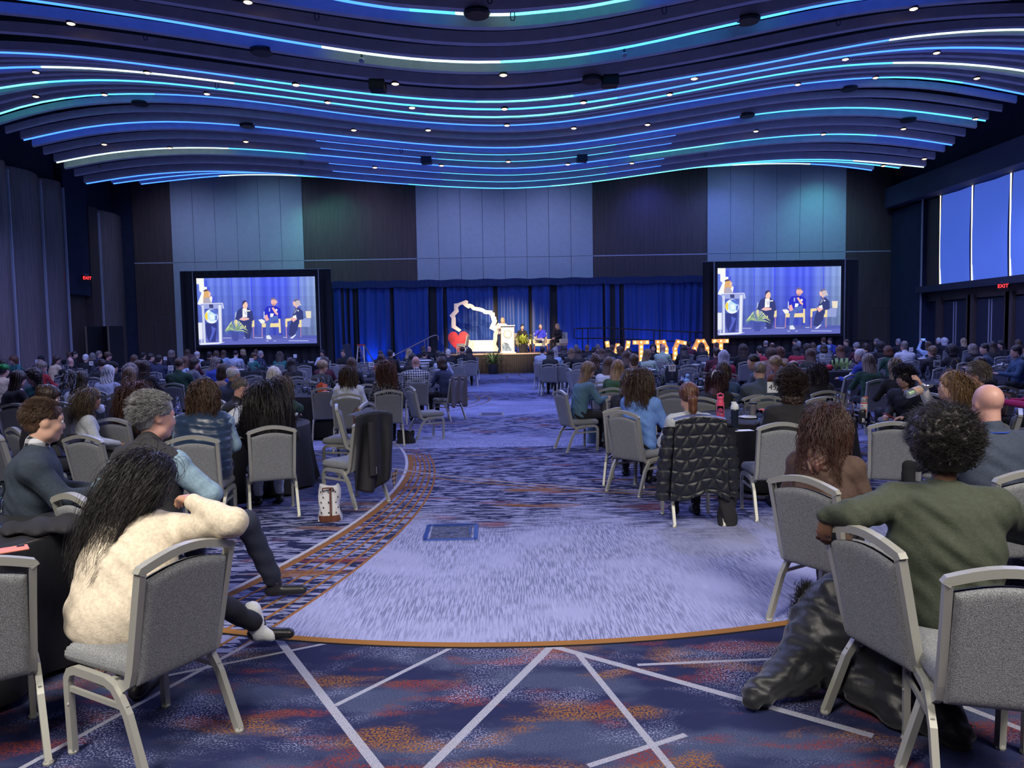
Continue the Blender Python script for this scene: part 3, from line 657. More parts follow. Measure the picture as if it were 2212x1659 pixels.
# folding black room divider in the corner by the bowed wall
t = thing('room_divider', 'black folding fabric divider by the bowed wood wall', 'divider', (0, 0, 0))
q0 = [W(188, 705, 35.0), W(220, 705, 35.6), W(236, 705, 35.0), W(266, 706, 35.4)]
for a, b6 in zip(q0, q0[1:]): MB().prism([(0, 0), (1, 0), (1, q0[0].z), (0, q0[0].z)], (a.x, a.y, 0), (b6.x - a.x, b6.y - a.y, 0), (0, 0, 1), -.02).build('panel', CBLK, t)
for a in q0[::2]: MB().box((a.x - .03, a.y - .06, q0[0].z / 2), (.06, .06, q0[0].z)).build('post', mat('warm_post', (.30, .22, .15), .5), t)
# stage
YS0, YS1, ZS = 34.6, 37.7, W(1100, 763, 34.6).z
XS0, XS1 = W(938, 765, YS0).x, W(1250, 765, YS0).x
st = thing('stage', 'low stage with a light edge and a black pleated skirt', 'stage', (0, 0, 0))
MB().box(((XS0 + XS1) / 2, (YS0 + YS1) / 2, ZS - .05), (XS1 - XS0, YS1 - YS0, .1)).build('deck', mat('stage_deck', (.10, .085, .075), .6, var=.1, scale=4), st)
MB().box(((XS0 + XS1) / 2, YS0 - .015, ZS - .03), (XS1 - XS0, .03, .05)).build('edge_trim', mat('warm_edge', (.45, .33, .24), .5), st)
wS = XS1 - XS0
MB().grid(lambda u, v: (XS0 + wS * u, YS0 - .03 + .025 * math.sin(u * 210), v * (ZS - .06)), 260, 1).build('skirt', mat('black_skirt', (.011, .009, .010), .8), st, smooth=True)
MB().box((XS0 - .01, (YS0 + YS1) / 2, ZS / 2), (.02, YS1 - YS0, ZS - .05)).build('side_skirt', CBLK, st); MB().box((XS1 + .01, (YS0 + YS1) / 2, ZS / 2), (.02, YS1 - YS0, ZS - .05)).build('side_skirt', CBLK, st)
# state outline sign (white box letter shape), positions read at the stage's depth
YO = 36.1
def so(x, y, Y=YO):  # zoom 2 pixels -> world
    return W(950 + x / 7.628, 630 + y / 7.628, Y)
CREAM = mat('white_painted_wood', (.80, .74, .60), .55, var=.05, scale=4)
outer = [(160, 392), (236, 310), (232, 198), (300, 190), (432, 138), (470, 158), (458, 200), (490, 196), (545, 216), (575, 250), (660, 262), (720, 280), (762, 308), (862, 312), (868, 338), (903, 348), (908, 410), (930, 420), (932, 458), (945, 480), (905, 580), (965, 512), (988, 528), (975, 610), (968, 690), (948, 712), (946, 790), (926, 866), (968, 940), (955, 985), (505, 985), (505, 930), (465, 900), (480, 785), (500, 803), (880, 800), (886, 700), (900, 650), (815, 604), (862, 500), (838, 400), (812, 372), (730, 366), (700, 335), (600, 312), (540, 300), (505, 262), (470, 278), (410, 240), (372, 206), (320, 232), (300, 262), (312, 330), (248, 398), (262, 440), (262, 560), (355, 632), (318, 664), (192, 590), (192, 440)]
P2 = [so(*p) for p in outer]
t = thing('outline_sign', 'tall white state-outline frame with a solid lower panel on stage', 'sign', (0, YO, 0))
def tri_prism(poly, y, depth, name, mt, par, sx=1):
    import mathutils.geometry as g
    tri = g.tessellate_polygon([[Vector((p[0], p[1], 0)) for p in poly]]); n = len(poly)
    vs = [(p[0], y, p[1]) for p in poly] + [(p[0], y + depth, p[1]) for p in poly]
    fs = [tuple(x) for x in tri] + [tuple(n + k for k in reversed(x)) for x in tri] + [(i, (i + 1) % n, n + (i + 1) % n, n + i) for i in range(n)]
    return MB().add(vs, fs).build(name, mt, par)
tri_prism([(p.x, max(p.z, ZS)) for p in P2], 0, .16, 'outline_frame', CREAM, t)
hp = []
cH = so(308, 780, YO - .3)
for i in range(40):
    a = 2 * PI * i / 40; hx = 16 * math.sin(a) ** 3; hz = 13 * math.cos(a) - 5 * math.cos(2 * a) - 2 * math.cos(3 * a) - math.cos(4 * a)
    hp.append((cH.x + hx * .0315, ZS + .004 + (hz + 17) * .0365))
t2 = thing('heart_sign', 'large red painted wooden heart at the foot of the outline frame', 'heart', (0, YO - .3, 0))
tri_prism(hp, 0, .12, 'heart_board', mat('red_paint', (.62, .025, .035), .5, var=.2, scale=3), t2)
# lectern
L0, L1 = so(1010, 998, 35.3), so(1235, 998, 35.3); LZ = so(1120, 562, 35.3).z; lw = L1.x - L0.x
t = thing('lectern', 'white lectern with a round emblem and a blue picture panel on stage', 'lectern', ((L0.x + L1.x) / 2, 35.3, ZS))
H = LZ - ZS
MB().box((0, 0, H / 2), (lw * .86, .42, H - .06)).build('body', mat('white_panel', (.80, .80, .78), .4), t)
for s_ in (-1, 1): MB().tube([(s_ * lw * .44, -.2, 0), (s_ * lw * .44, -.2, H)], .04, 10).build('post', mat('satin_alu', (.8, .78, .74), .3, .6), t)
MB().box((0, -.04, H), (lw * 1.08, .58, .05)).build('top', mat('satin_alu', (.8, .78, .74), .3, .6), t)
MB().box((0, -.02, .02), (lw * 1.15, .6, .04)).build('base', mat('white_panel', (.8, .8, .78)), t)
def disc(r, y, mt, name, z, cx=0, n=28, par=None): 
    return MB().prism([(r * math.cos(2 * PI * i / n), r * math.sin(2 * PI * i / n)) for i in range(n)], (cx, y, z), (1, 0, 0), (0, 0, 1), .006).build(name, mt, par)
disc(.215, -.222, mat('emblem_grey', (.22, .27, .36), .5), 'emblem', H * .69, par=t); disc(.165, -.229, mat('emblem_gold', (.75, .58, .30), .5), 'emblem_map', H * .69, par=t)
mb = MB(); mb.prism([(-.10, -.12), (.06, -.12), (.11, -.02), (.09, .10), (.02, .12), (-.08, .13), (-.12, .03)], (.02, -.236, H * .69), (1, 0, 0), (0, 0, 1), .004); mb.build('emblem_shape', CREAM, t)
MB().prism([(-.27, 0), (.20, 0), (.16, .12), (.02, .28), (-.25, .36), (-.27, .1)], (0, -.222, .1), (1, 0, 0), (0, 0, 1), .004).build('picture_panel', mat('slate_print', (.13, .2, .27), .5, var=.5, scale=9), t)
MB().prism([(-.24, .38), (-.02, .36), (.08, .24), (-.06, .26)], (0, -.224, .12), (1, 0, 0), (0, 0, 1), .004).build('picture_hand', mat('slate_print2', (.07, .11, .15), .5), t)
# extra banquet chair on stage is placed with the chairs; three lounge chairs
LCH = mat('cream_upholstery', (.78, .66, .42), .7); LLEG = mat('reddish_wood_leg', (.30, .09, .05), .5)
def lounge(x, y, rz, lab):
    t = thing('lounge_chair', lab, 'armchair', (x, y, ZS), rz)
    MB().box((0, 0, .36), (.60, .56, .14)).build('seat', LCH, t, bevel=.03)
    MB().box((0, -.29, .62), (.64, .10, .62)).build('backrest', mat('beige_back', (.62, .56, .46), .7), t, bevel=.03)
    for s_ in (-1, 1):
        MB().box((s_ * .33, -.0, .50), (.09, .60, .24)).build('armrest', LCH, t, bevel=.03)
        for q in (-1, 1): MB().tube([(s_ * .30, q * .25, .32), (s_ * .33, q * .29, 0)], [.03, .016], 8).build('leg', LLEG, t)
    return t
LP = [(W(1128, 740, 36.0).x, 36.0), (W(1168, 740, 36.1).x, 36.1), (W(1206, 740, 36.0).x, 36.0)]
lounge(LP[0][0], LP[0][1], PI + .25, 'cream lounge chair under the black-haired panelist beside the lectern')
lounge(LP[1][0], LP[1][1], PI, 'cream lounge chair under the panelist in the royal blue shirt')
lounge(LP[2][0], LP[2][1], PI - .75, 'cream lounge chair under the blonde panelist at the right')
# potted plants
def plant(x, y, z, lab, s, col, pot, seed):
    r_ = random.Random(seed); t = thing('potted_plant', lab, 'plant', (x, y, z))
    MB().lathe([(.001, 0), (.15 * s, 0), (.20 * s, .36 * s), (.17 * s, .36 * s), (.16 * s, .3 * s), (.001, .3 * s)], n=18, cap=False).build('pot', pot, t, smooth=False)
    lm = mat('leaf_' + str(seed), col, .5, var=.3, scale=6)
    for k in range(64):
        a = r_.uniform(0, 2 * PI); l = r_.uniform(.32, .62) * s; up = r_.uniform(.15, .5) * s; w_ = r_.uniform(.014, .026) * s; m_ = []
        for i in range(5):
            q = i / 4; rr = l * q; zz = .33 * s + up * math.sin(q * PI * .62) * 1.2 - .25 * s * q * q; m_.append((rr, zz, w_ * (1 - q) ** .6))
        vs = []; ca, sa = math.cos(a), math.sin(a)
        for (rr, zz, ww) in m_: vs += [(rr * ca - ww * sa, rr * sa + ww * ca, zz), (rr * ca, rr * sa, zz - ww * .5), (rr * ca + ww * sa, rr * sa - ww * ca, zz)]
        fs = []
        for i in range(4): fs += [(i * 3, i * 3 + 1, i * 3 + 4, i * 3 + 3), (i * 3 + 1, i * 3 + 2, i * 3 + 5, i * 3 + 4)]
        MB().add(vs, fs).build('leaf', lm, t, smooth=True)
BPOT = mat('dark_pot', (.02, .02, .024), .3)
p = W(1130, 762, 35.2); plant(p.x, 35.2, ZS, 'bright green leafy plant in a black pot on stage by the lectern', 1.15, (.34, .42, .06), BPOT, 3)
p = F(1066, 805); plant(p.x, 34.0, 0, 'dark green arching plant in a black pot on the floor before the stage', 1.3, (.06, .13, .05), BPOT, 4)
# steps handrail at the left, ramp with railings at the right
RAIL = mat('warm_steel', (.55, .42, .36), .35, .7); BRAIL = mat('black_rail', (.012, .012, .014), .5)
t = thing('stair_handrail', 'steel double handrail rising to the left side of the stage', 'handrail', (0, 0, 0))
for k, dy in enumerate((0, .5)):
    a, b7, c = W(852, 768, 35.6 + dy), W(932, 727, 35.6 + dy), W(941, 724, 35.6 + dy)
    MB().tube([a, b7, c, c + Vector((.12, 0, -.05)), c + Vector((.12, 0, -.25))], .028, 8).build('rail', RAIL, t)
    for px in (877, 917, 924): 
        q = (px - 852) / 80; tp = a.lerp(b7, min(q, 1)); MB().tube([(tp.x, tp.y, 0), tp], .022, 8).build('post', RAIL, t)
t = thing('stage_steps', 'black steps at the left end of the stage', 'steps', (XS0, 36.0, 0))
for k in range(4): MB().box((-.2 - .35 * k, 0, (ZS - .2 * (k + 1)) / 2 + .0), (.35, 1.1, ZS - .2 * (k + 1))).build('step', CBLK, t)
t = thing('ramp', 'long black ramp with two-bar railing leading up to the stage', 'ramp', (0, 0, 0))
def rr(px, py): return W(px, py, 36.3)
ra, rb = W(1250, 716, 36.3), W(1900, 752, 36.3)
zr = lambda x: ZS + (0.05 - ZS) * max(0, min(1, (x - (XS1 + 1.5)) / (rb.x - XS1 - 1.5)))
vs = []
for x in (XS1, XS1 + 1.5, rb.x):
    for y in (36.3, 37.6): vs += [(x, y, 0), (x, y, zr(x))]
MB().add(vs, [(0, 1, 5, 4), (4, 5, 9, 8), (1, 3, 7, 5), (5, 7, 11, 9), (2, 6, 7, 3), (6, 10, 11, 7), (8, 9, 11, 10), (0, 2, 3, 1)]).build('deck', CBLK, t)
for dz in (1.12, .62): MB().tube([(XS1 + .1, 36.25, ZS + dz - (0 if dz > 1 else 0)), (XS1 + 1.6, 36.25, zr(XS1 + 1.6) + dz), (rb.x, 36.25, zr(rb.x) + dz)], .03, 8).build('rail', BRAIL, t)
MB().tube([(XS1 + .3, 36.25, ZS + 1.12), (XS1 - .05, 36.25, ZS + 1.08), (XS1 - .05, 36.25, ZS + .66), (XS1 + .3, 36.25, ZS + .62)], .03, 8).build('rail_end', BRAIL, t)
for k in range(9):
    x = XS1 + .35 + k * 1.75
    for dx in (0, .28):
        if x + dx < rb.x: MB().tube([(x + dx, 36.25, 0), (x + dx, 36.25, zr(x + dx) + 1.12)], .028, 6).build('post', BRAIL, t)
# marquee letters
BULB = emis('marquee_bulb', (1.0, .62, .20), 9.0); FACE = mat('letter_face_lit', (.85, .50, .16), .5, emit=(1.0, .42, .07), es=.55); SIDE = mat('letter_white', (.8, .62, .38), .5)
GL = {'W': ([[(0, 1), (.22, 0)], [(.22, 0), (.5, .9)], [(.5, .9), (.78, 0)], [(.78, 0), (1, 1)]], 1.5),
      'T': ([[(0, 1), (1, 1)], [(.5, 1), (.5, 0)]], 1),
      'D': ([[(0, 0), (0, 1)], [(0, 1), (.7, 1)], [(.7, 1), (1, .75)], [(1, .75), (1, .25)], [(1, .25), (.7, 0)], [(.7, 0), (0, 0)]], 1),
      'C': ([[(1, .95), (.3, 1)], [(.3, 1), (0, .75)], [(0, .75), (0, .25)], [(0, .25), (.3, 0)], [(.3, 0), (1, 0)]], 1),
      'O': ([[(0, .25), (0, .75)], [(0, .75), (.3, 1)], [(.3, 1), (.7, 1)], [(.7, 1), (1, .75)], [(1, .75), (1, .25)], [(1, .25), (.7, 0)], [(.7, 0), (.3, 0)], [(.3, 0), (0, .25)]], 1)}
YM = 33.6
for ch, xa, xb, lab in (('W', 1308, 1361, 'W'), ('T', 1368, 1402, 'first T'), ('D', 1417, 1443, 'D'), ('C', 1455, 1483, 'C'), ('O', 1497, 1531, 'O'), ('T', 1540, 1574, 'last T')):
    a, b8 = W(xa, 744, YM), W(xb, 742, YM); w_ = b8.x - a.x - .16; h_ = 1.25
    t = thing('marquee_letter', 'lit marquee letter %s standing in the row below the ramp railing' % lab, 'letter', (a.x + .08, YM, .0), 0, 'lit marquee letters')
    fb = MB(); sb = MB(); pts = set()
    for (s1, s2) in GL[ch][0]:
        p1 = Vector((s1[0] * w_, 0, s1[1] * h_ + .09)); p2 = Vector((s2[0] * w_, 0, s2[1] * h_ + .09)); dd = (p2 - p1); l = dd.length; dd.normalize(); nn = Vector((-dd.z, 0, dd.x)) * .09
        e = dd * .085
        fb.add([p1 - e - nn, p2 + e - nn, p2 + e + nn, p1 - e + nn, p1 - e - nn + Vector((0, .16, 0)), p2 + e - nn + Vector((0, .16, 0)), p2 + e + nn + Vector((0, .16, 0)), p1 - e + nn + Vector((0, .16, 0))], [(0, 1, 2, 3), (7, 6, 5, 4), (0, 4, 5, 1), (1, 5, 6, 2), (2, 6, 7, 3), (3, 7, 4, 0)])
        for sg in (-1, 1): sb.add([p1 - e + nn * sg * .93 - Vector((0, .04, 0)), p2 + e + nn * sg * .93 - Vector((0, .04, 0)), p2 + e + nn * sg * 1.07 - Vector((0, .04, 0)), p1 - e + nn * sg * 1.07 - Vector((0, .04, 0)), p1 - e + nn * sg * .93, p2 + e + nn * sg * .93, p2 + e + nn * sg * 1.07, p1 - e + nn * sg * 1.07], [(0, 1, 2, 3), (0, 4, 5, 1), (3, 2, 6, 7)])
        k = max(1, int(l / .19))
        for i in range(k + 1): q = p1.lerp(p2, i / k); pts.add((round(q.x, 2), round(q.z, 2)))
    fb.build('letter_body', FACE, t); sb.build('letter_rim', SIDE, t)
    for (x, z) in pts: MB().ball((x, -.03, z), .042, 6).build('bulb', BULB, t, smooth=True)
# step ladder by the curtain
t = thing('step_ladder', 'aluminium step ladder with a red top beside the curtain', 'ladder', tuple(W(786, 800, 33.5) * 1.0)); t.location.z = 0
hz = W(782, 745, 33.5).z
for s_ in (-1, 1):
    MB().tube([(s_ * .22 - .1, -.35, 0), (s_ * .12 - .1, 0, hz)], .03, 6).build('rail', METAL, t); MB().tube([(s_ * .3 + .45, .45, 0), (s_ * .12 - .08, .04, hz)], .03, 6).build('rear_rail', METAL, t)
for k in range(4): q = (k + 1) / 5; MB().box((-.1, -.35 * (1 - q), hz * q), (.40 - .18 * q, .09, .025)).build('step', METAL, t)
MB().box((-.1, .02, hz), (.34, .16, .06)).build('top_cap', mat('red_cap', (.5, .04, .03), .5), t)
# folded black chair leaning near it
t = thing('leaning_board', 'dark folded trolley board standing by the step ladder', 'trolley', tuple(W(755, 790, 33.0))); t.location.z = 0
MB().box((0, 0, .75), (.34, .06, 1.5), M=Matrix.Rotation(-.18, 3, 'Y')).build('board', mat('dark_plastic', (.03, .04, .06), .4), t, bevel=.02)
MB().box((.05, 0, .05), (.4, .5, .08)).build('base', mat('dark_plastic', (.03, .04, .06), .4), t)
# curtain uplights and stage light
UPM = mat('uplight_can', (.02, .02, .02), .5)
for px, pw in ((748, 18), (800, 150), (880, 55), (960, 26), (1045, 45), (1110, 40), (1170, 70), (1240, 150), (1290, 120), (1365, 60), (1410, 150), (1460, 130), (1500, 60)):
    x = W(px, 760, YC - .75).x; z = ZS + .02 if XS0 < x < XS1 and False else .02
    zf = 0.02
    t = thing('uplight', 'black floor uplight at the foot of the stage curtain', 'uplight', (x, YC - .42, zf), 0, 'curtain uplights')
    MB().lathe([(.07, 0), (.08, .02), (.08, .15), (.06, .15)], n=12).build('can', UPM, t)
    lo = light('SPOT', 'uplight_beam', (x, YC - .42, zf + .2), pw * (.95 if pw > 100 else .6), (.03, .20, 1.0), .05, aim=(x, YC + .12, 2.6), cone=95, blend=.9)
for px, py, pw, c in ((690, 392, 120, (.1, .9, .8)), (1420, 372, 220, (.05, .1, 1)), (1800, 368, 150, (.1, .8, .85)), (640, 410, 90, (.2, .9, .7)), (1560, 380, 120, (.12, .2, 1))):
    a = W(px, py, 36.6); light('SPOT', 'wall_wash', (a.x, 36.6, a.z + .3), pw, c, .0, aim=(a.x + .3, YB, a.z - 3.2), cone=100, blend=1)
# warm front light from lamps over the audience
for x, pw in ((-5.5, 13000), (4.5, 12000), (-.5, 6500)):
    light('SPOT', 'stage_spot', (x, 22, 8.4), pw, (1.0, .72, .42), .0, aim=(-.2 + x * .05, 36.0, 1.75), cone=19, blend=.7)

# lavender wash over the upper back wall from unseen spots added behind the last fin
_X21, _Z21 = [(a[2], a[3]) for a in FINS if a[0] == 21][0]
for x, c, pw in ((-16.5, (.42, .52, 1), 300), (-12, (.38, .62, 1), 330), (-7.5, (.5, .46, .9), 230), (-2.4, (.36, .42, 1), 380), (2.2, (.36, .42, 1), 380), (7.5, (.30, .30, .95), 220), (12, (.26, .40, 1), 360), (16.6, (.3, .5, .95), 340)):
    light('SPOT', 'wall_wash', (x, 35.0, float(np.interp(x, _X21, _Z21)) + .35), pw, c, .2, aim=(x, YB, 4.6), cone=125, blend=1)
# ---------------------------------------------------------------- banquet chair (origin on the floor under the seat centre, faces +y)
CFR = mat('champagne_grey_metal', (.38, .38, .345), .42, .3); CFB = mat('grey_weave_fabric', (.215, .225, .24), .85, var=.42, scale=330, bump=.5, bscale=330, contrast=(.44, .56))
GLIDE = mat('clear_glide', (.45, .47, .5), .2)
def make_chair_parts():
    P = {}
    # back frame: two stiles and a crowned top, curving under into the seat side
    m = MB()
    def stile(s): return [(s * .212, -.30, .86), (s * .208, -.262, .70), (s * .205, -.222, .52), (s * .204, -.203, .44), (s * .204, -.185, .385), (s * .204, -.14, .355), (s * .204, -.08, .352), (s * .204, .02, .355)]
    top = [(-.212 + .424 * i / 10, -.30 - .004 * math.sin(PI * i / 10), .86 + .045 * math.sin(PI * i / 10)) for i in range(11)]
    for s in (-1, 1): m.tube(stile(s), 0, rect=(.028, .040), up=(1, 0, 0))
    m.tube([(-.221, -.30, .845)] + top + [(.221, -.30, .845)], 0, rect=(.034, .038), up=(0, 0, 1))
    P['back_frame'] = m.mesh('back_frame', CFR)
    # upholstered back pad, crowned like the frame with a grip slot above it
    UU = [0, .006, .02, .045, .08, .14, .25, .38, .5, .62, .75, .86, .92, .955, .98, .994, 1]; K = len(UU) - 1
    def wq(u): return UU[min(K, int(round(u * K)))]
    def rnd(u, v, w_): e = min(1, min(u, 1 - u, v, 1 - v) / w_); return math.sqrt(max(0, 1 - (1 - e) ** 2))
    def pad(u, v, off):
        u, v = wq(u), wq(v); x = (-.192 + .384 * u); zt = .815 + .035 * math.sin(PI * u); z = .365 + (zt - .365) * v
        y = -.196 - (z - .365) * .208
        return (x, y + off * (.022 * rnd(u, v, .075) + .006), z)
    m = MB().grid(lambda u, v: pad(u, v, 1.7), K, K); m.grid(lambda u, v: pad(1 - u, v, -1), K, K); P['backrest'] = m.mesh('backrest', CFB, True)
    def seat(u, v, top_):
        u, v = wq(u), wq(v); x0 = -.208 + .416 * u; y = -.20 + .43 * v; x = x0 * (1 + .08 * v); q = rnd(u, v, .075)
        return (x, y, .425 + .050 * q + .006 * math.sin(PI * u) * math.sin(PI * v)) if top_ else (x, y, .425 - .035 * q)
    m = MB().grid(lambda u, v: seat(u, v, 1), K, K); m.grid(lambda u, v: seat(1 - u, v, 0), K, K); P['seat'] = m.mesh('seat', CFB, True)
    for s, k in ((-1, 'a'), (1, 'b')):
        x = s * .222
        fr = [(x, .205, .012), (x, .212, .28), (x, .210, .33), (x, .190, .362), (x, .15, .376), (x, .02, .376)]
        m = MB().tube(fr, 0, rect=(.026, .036), up=(1, 0, 0)); m.lathe([(.02, 0), (.022, .008), (.016, .02)], (x, .205, 0), 8); P['legf' + k] = m.mesh('leg', CFR)
        rr_ = [(x, .03, .376), (x, -.06, .374), (x, -.11, .358), (x, -.145, .32), (x, -.19, .26), (x * 1.02, -.295, .012)]
        m = MB().tube(rr_, 0, rect=(.026, .036), up=(1, 0, 0)); m.lathe([(.02, 0), (.022, .008), (.016, .02)], (x * 1.02, -.297, 0), 8); P['legr' + k] = m.mesh('leg', CFR)
        m = MB().box((x, .01, .285), (.014, .40, .022)); m.ball((x + s * .012, .20, .22), .008, 4); P['str' + k] = m.mesh('stretcher', CFR)
    m = MB()
    for y in (.13, -.08): m.box((0, y, .375), (.42, .03, .02))
    m.tube([(-.13, .16, .37), (-.17, .19, .33), (-.15, .16, .30), (-.10, .12, .33)], .004, 5); P['seat_frame'] = m.mesh('seat_frame', CFR)
    return P
CP = make_chair_parts()
CORDER = [('seat', 'seat'), ('backrest', 'backrest'), ('back_frame', 'back_frame'), ('legfa', 'leg'), ('legfb', 'leg'), ('legra', 'leg'), ('legrb', 'leg'), ('stra', 'stretcher'), ('strb', 'stretcher'), ('seat_frame', 'seat_frame')]
USED = set()
def chair(x, y, hd, label, group='grey banquet chairs', z=0):
    """hd: heading the chair faces in degrees, 90 = towards the stage"""
    t = thing('banquet_chair', label, 'chair', (x, y, z), math.radians(hd - 90), group)
    for k, n in CORDER: inst(CP[k], n, t)
    return t
# ---------------------------------------------------------------- tables
CLOTH = mat('black_tablecloth', (.007, .0075, .012), .8, bump=.2, bscale=30)
def table_mesh():
    m = MB(); n = 72; rings = [(0, .752), (.5, .752), (.88, .752), (.912, .747), (.918, .735)]
    vs = []; fs = []
    for (r, z) in rings:
        for j in range(n): a = 2 * PI * j / n; vs.append((r * math.cos(a), r * math.sin(a), z))
    for q, z in ((.02, .6), (.05, .4), (.09, .2), (.13, .03)):
        for j in range(n):
            a = 2 * PI * j / n; r = .92 + q * (.5 + .8 * math.sin(a * 12) + .35 * math.sin(a * 7 + 1)) * .6; vs.append((r * math.cos(a), r * math.sin(a), z))
    k = len(rings) + 4
    for i in range(k - 1):
        for j in range(n): fs.append((i * n + j, (i + 1) * n + j, (i + 1) * n + (j + 1) % n, i * n + (j + 1) % n))
    return m.add(vs, fs).mesh('tablecloth', CLOTH, True)
TM = table_mesh()
TT = MB().lathe([(.001, .70), (.91, .70), (.91, .748), (.001, .748)], n=40, cap=False).mesh('tabletop', mat('plywood', (.3, .22, .14), .7))
TL = MB().tube([(.35, .3, 0), (.35, .3, .7)], .02, 6).mesh('leg', METAL)
TABLES = {}
def table(x, y, where):
    t = thing('round_table', 'round folding banquet table under a black cloth, ' + where, 'table', (x, y, 0), 0, 'round banquet tables')
    inst(TT, 'tabletop', t)
    for q in range(4): inst(TL, 'leg', t, rot=(0, 0, q * PI / 2))
    c = inst(TM, 'tablecloth', None, (x, y, 0), (0, 0, x)); tag(c, 'black floor-length cloth on the round table ' + where, 'tablecloth', 'black tablecloths')
GL_ = mat('clear_glass', (.9, .93, 1), .03, trans=1.0); WATER = mat('glass_thin', (.75, .8, .95), .05, spec=.9, trans=.85)
PORC = mat('white_china', (.72, .74, .78), .3); WHITE_ = mat('white_card', (.85, .87, .92), .6); INK = mat('black_ink', (.01, .01, .012), .6)
BLK = mat('black_plastic', (.015, .015, .018), .35)
M_BOT = MB().lathe([(.001, .0), (.045, .002), (.047, .02), (.047, .13), (.036, .17), (.017, .225), (.014, .27), (.018, .275), (.018, .285), (.013, .29), (.013, .27), (.030, .17), (.042, .12), (.042, .01), (.001, .008)], n=14, cap=False).mesh('bottle', GL_, True)
M_GOB = MB().lathe([(.001, 0), (.034, .002), (.006, .012), (.006, .07), (.030, .095), (.038, .125), (.034, .165), (.032, .165), (.035, .125), (.026, .098), (.001, .09)], n=14, cap=False).mesh('goblet', GL_, True)
M_PLA = MB().lathe([(.001, .004), (.08, .004), (.135, .022), (.138, .020), (.085, 0), (.001, 0)], n=20, cap=False).mesh('plate', PORC, True)
M_BOW = MB().lathe([(.001, .006), (.05, .006), (.11, .055), (.128, .085), (.132, .083), (.112, .048), (.05, 0), (.001, 0)], n=20, cap=False).mesh('bowl', PORC, True)
M_CUP = MB().lathe([(.001, .004), (.028, .004), (.04, .075), (.043, .075), (.032, 0), (.001, 0)], n=14, cap=False).mesh('cup', PORC, True)
CNT = {}
def item(me, name, x, y, label, cat, group=None, z=.753, s=1, rz=0):
    o = inst(me, name, None, (x, y, z), (0, 0, rz), s); return tag(o, label, cat, group)
def number_card(x, y, num, where, rz=0, w_=.13, z=.753, extra=None):
    t = thing('table_number_stand', 'white number card %s on stand, table %s' % (num, where) if num else 'white printed name card, table %s' % where, 'table sign', (x, y, z), rz)
    MB().lathe([(.001, .006), (.04, .004), (.04, 0), (.001, 0)], n=12, cap=False).tube([(0, 0, 0), (0, 0, .28)], .004, 6).build('stand', METAL, t)
    MB().box((0, 0, .335), (w_, .006, .13)).build('card', WHITE_, t, bevel=.004)
    me = text_mesh(num, .095) if num else MB().box((0, .02, 0), (.09, .012, .001)).box((0, -.012, 0), (.10, .012, .001)).mesh('print', []); me.materials.append(INK); inst(me, 'number' if num else 'printed_lines', t, (0, -.005, .335), (PI / 2, 0, 0))
TG = [(-18.3, 27.8, '9', 'far left by the bowed wall', 6, 80, 780), (-13.45, 23.8, '18', 'left, before the room divider', 6, 197, 785), (-13.3, 18.5, None, 'left, third from the front', 0, 0, 0),
      (-8.35, 18.4, '27', 'left of the aisle behind the green blazer', 1, 369, 795), (-8.4, 24.2, '19', 'before the left screen', 1, 543, 778), (-8.3, 13.9, None, 'left, behind the platinum bob', 0, 0, 0), (-8.6, 8.9, None, 'left, second row', 0, 0, 0),
      (-3.4, 18.5, '28', 'at the curly auburn hair', 1, 802, 787), (-3.4, 13.7, None, 'left of the aisle with the orange bag', 0, 0, 0), (-3.3, 8.75, None, 'left of the aisle with the grey tumbler', 0, 0, 0),
      (-3.3, 4.0, None, 'at the near left corner', 0, 0, 0), (-3.4, 24.2, None, 'left of the aisle near the stage', 0, 0, 0), (-8.5, 29.5, '11', 'front row under the left screen', 2, 0, 0),
      (3.1, 8.7, '45', 'beside the pink bottle', 1, 1669, 838), (3.08, 13.9, '37', 'right of the aisle with the amber jar', 1, 1452, 796), (3.0, 18.5, '29', 'behind the green velvet top', 1, 1354, 779),
      (8.0, 13.8, '38', 'behind the drinking woman', 1, 2024, 786), (7.95, 18.7, '30', 'with the green cactus glasses', 1, 1776, 770), (12.9, 23.6, '23', 'right, before the doors', 1, 1968, 756), (8.0, 23.8, None, 'right, before the right screen', 0, 0, 0),
      (3.0, 24.4, '13', 'right of the aisle near the stage', 1, 0, 0), (7.9, 8.8, None, 'right, behind the bald man', 0, 0, 0), (12.8, 18.6, None, 'right, third from the front', 0, 0, 0), (12.9, 13.9, None, 'right edge with china plates', 0, 0, 0),
      (5.4, 22.0, None, 'before the marquee letters', 0, 0, 0), (8.2, 29.3, None, 'front row under the right screen', 0, 0, 0), (-4.6, 29.3, '3', 'front row by the steps', 2, 0, 0), (-13.4, 29.0, '10', 'front row left', 2, 0, 0), (13.3, 29.0, None, 'front row right', 0, 0, 0), (4.2, 4.4, None, 'at the near right corner', 0, 0, 0), (17.8, 24.0, None, 'far right by the doors', 0, 0, 0)]
rt = random.Random(5)
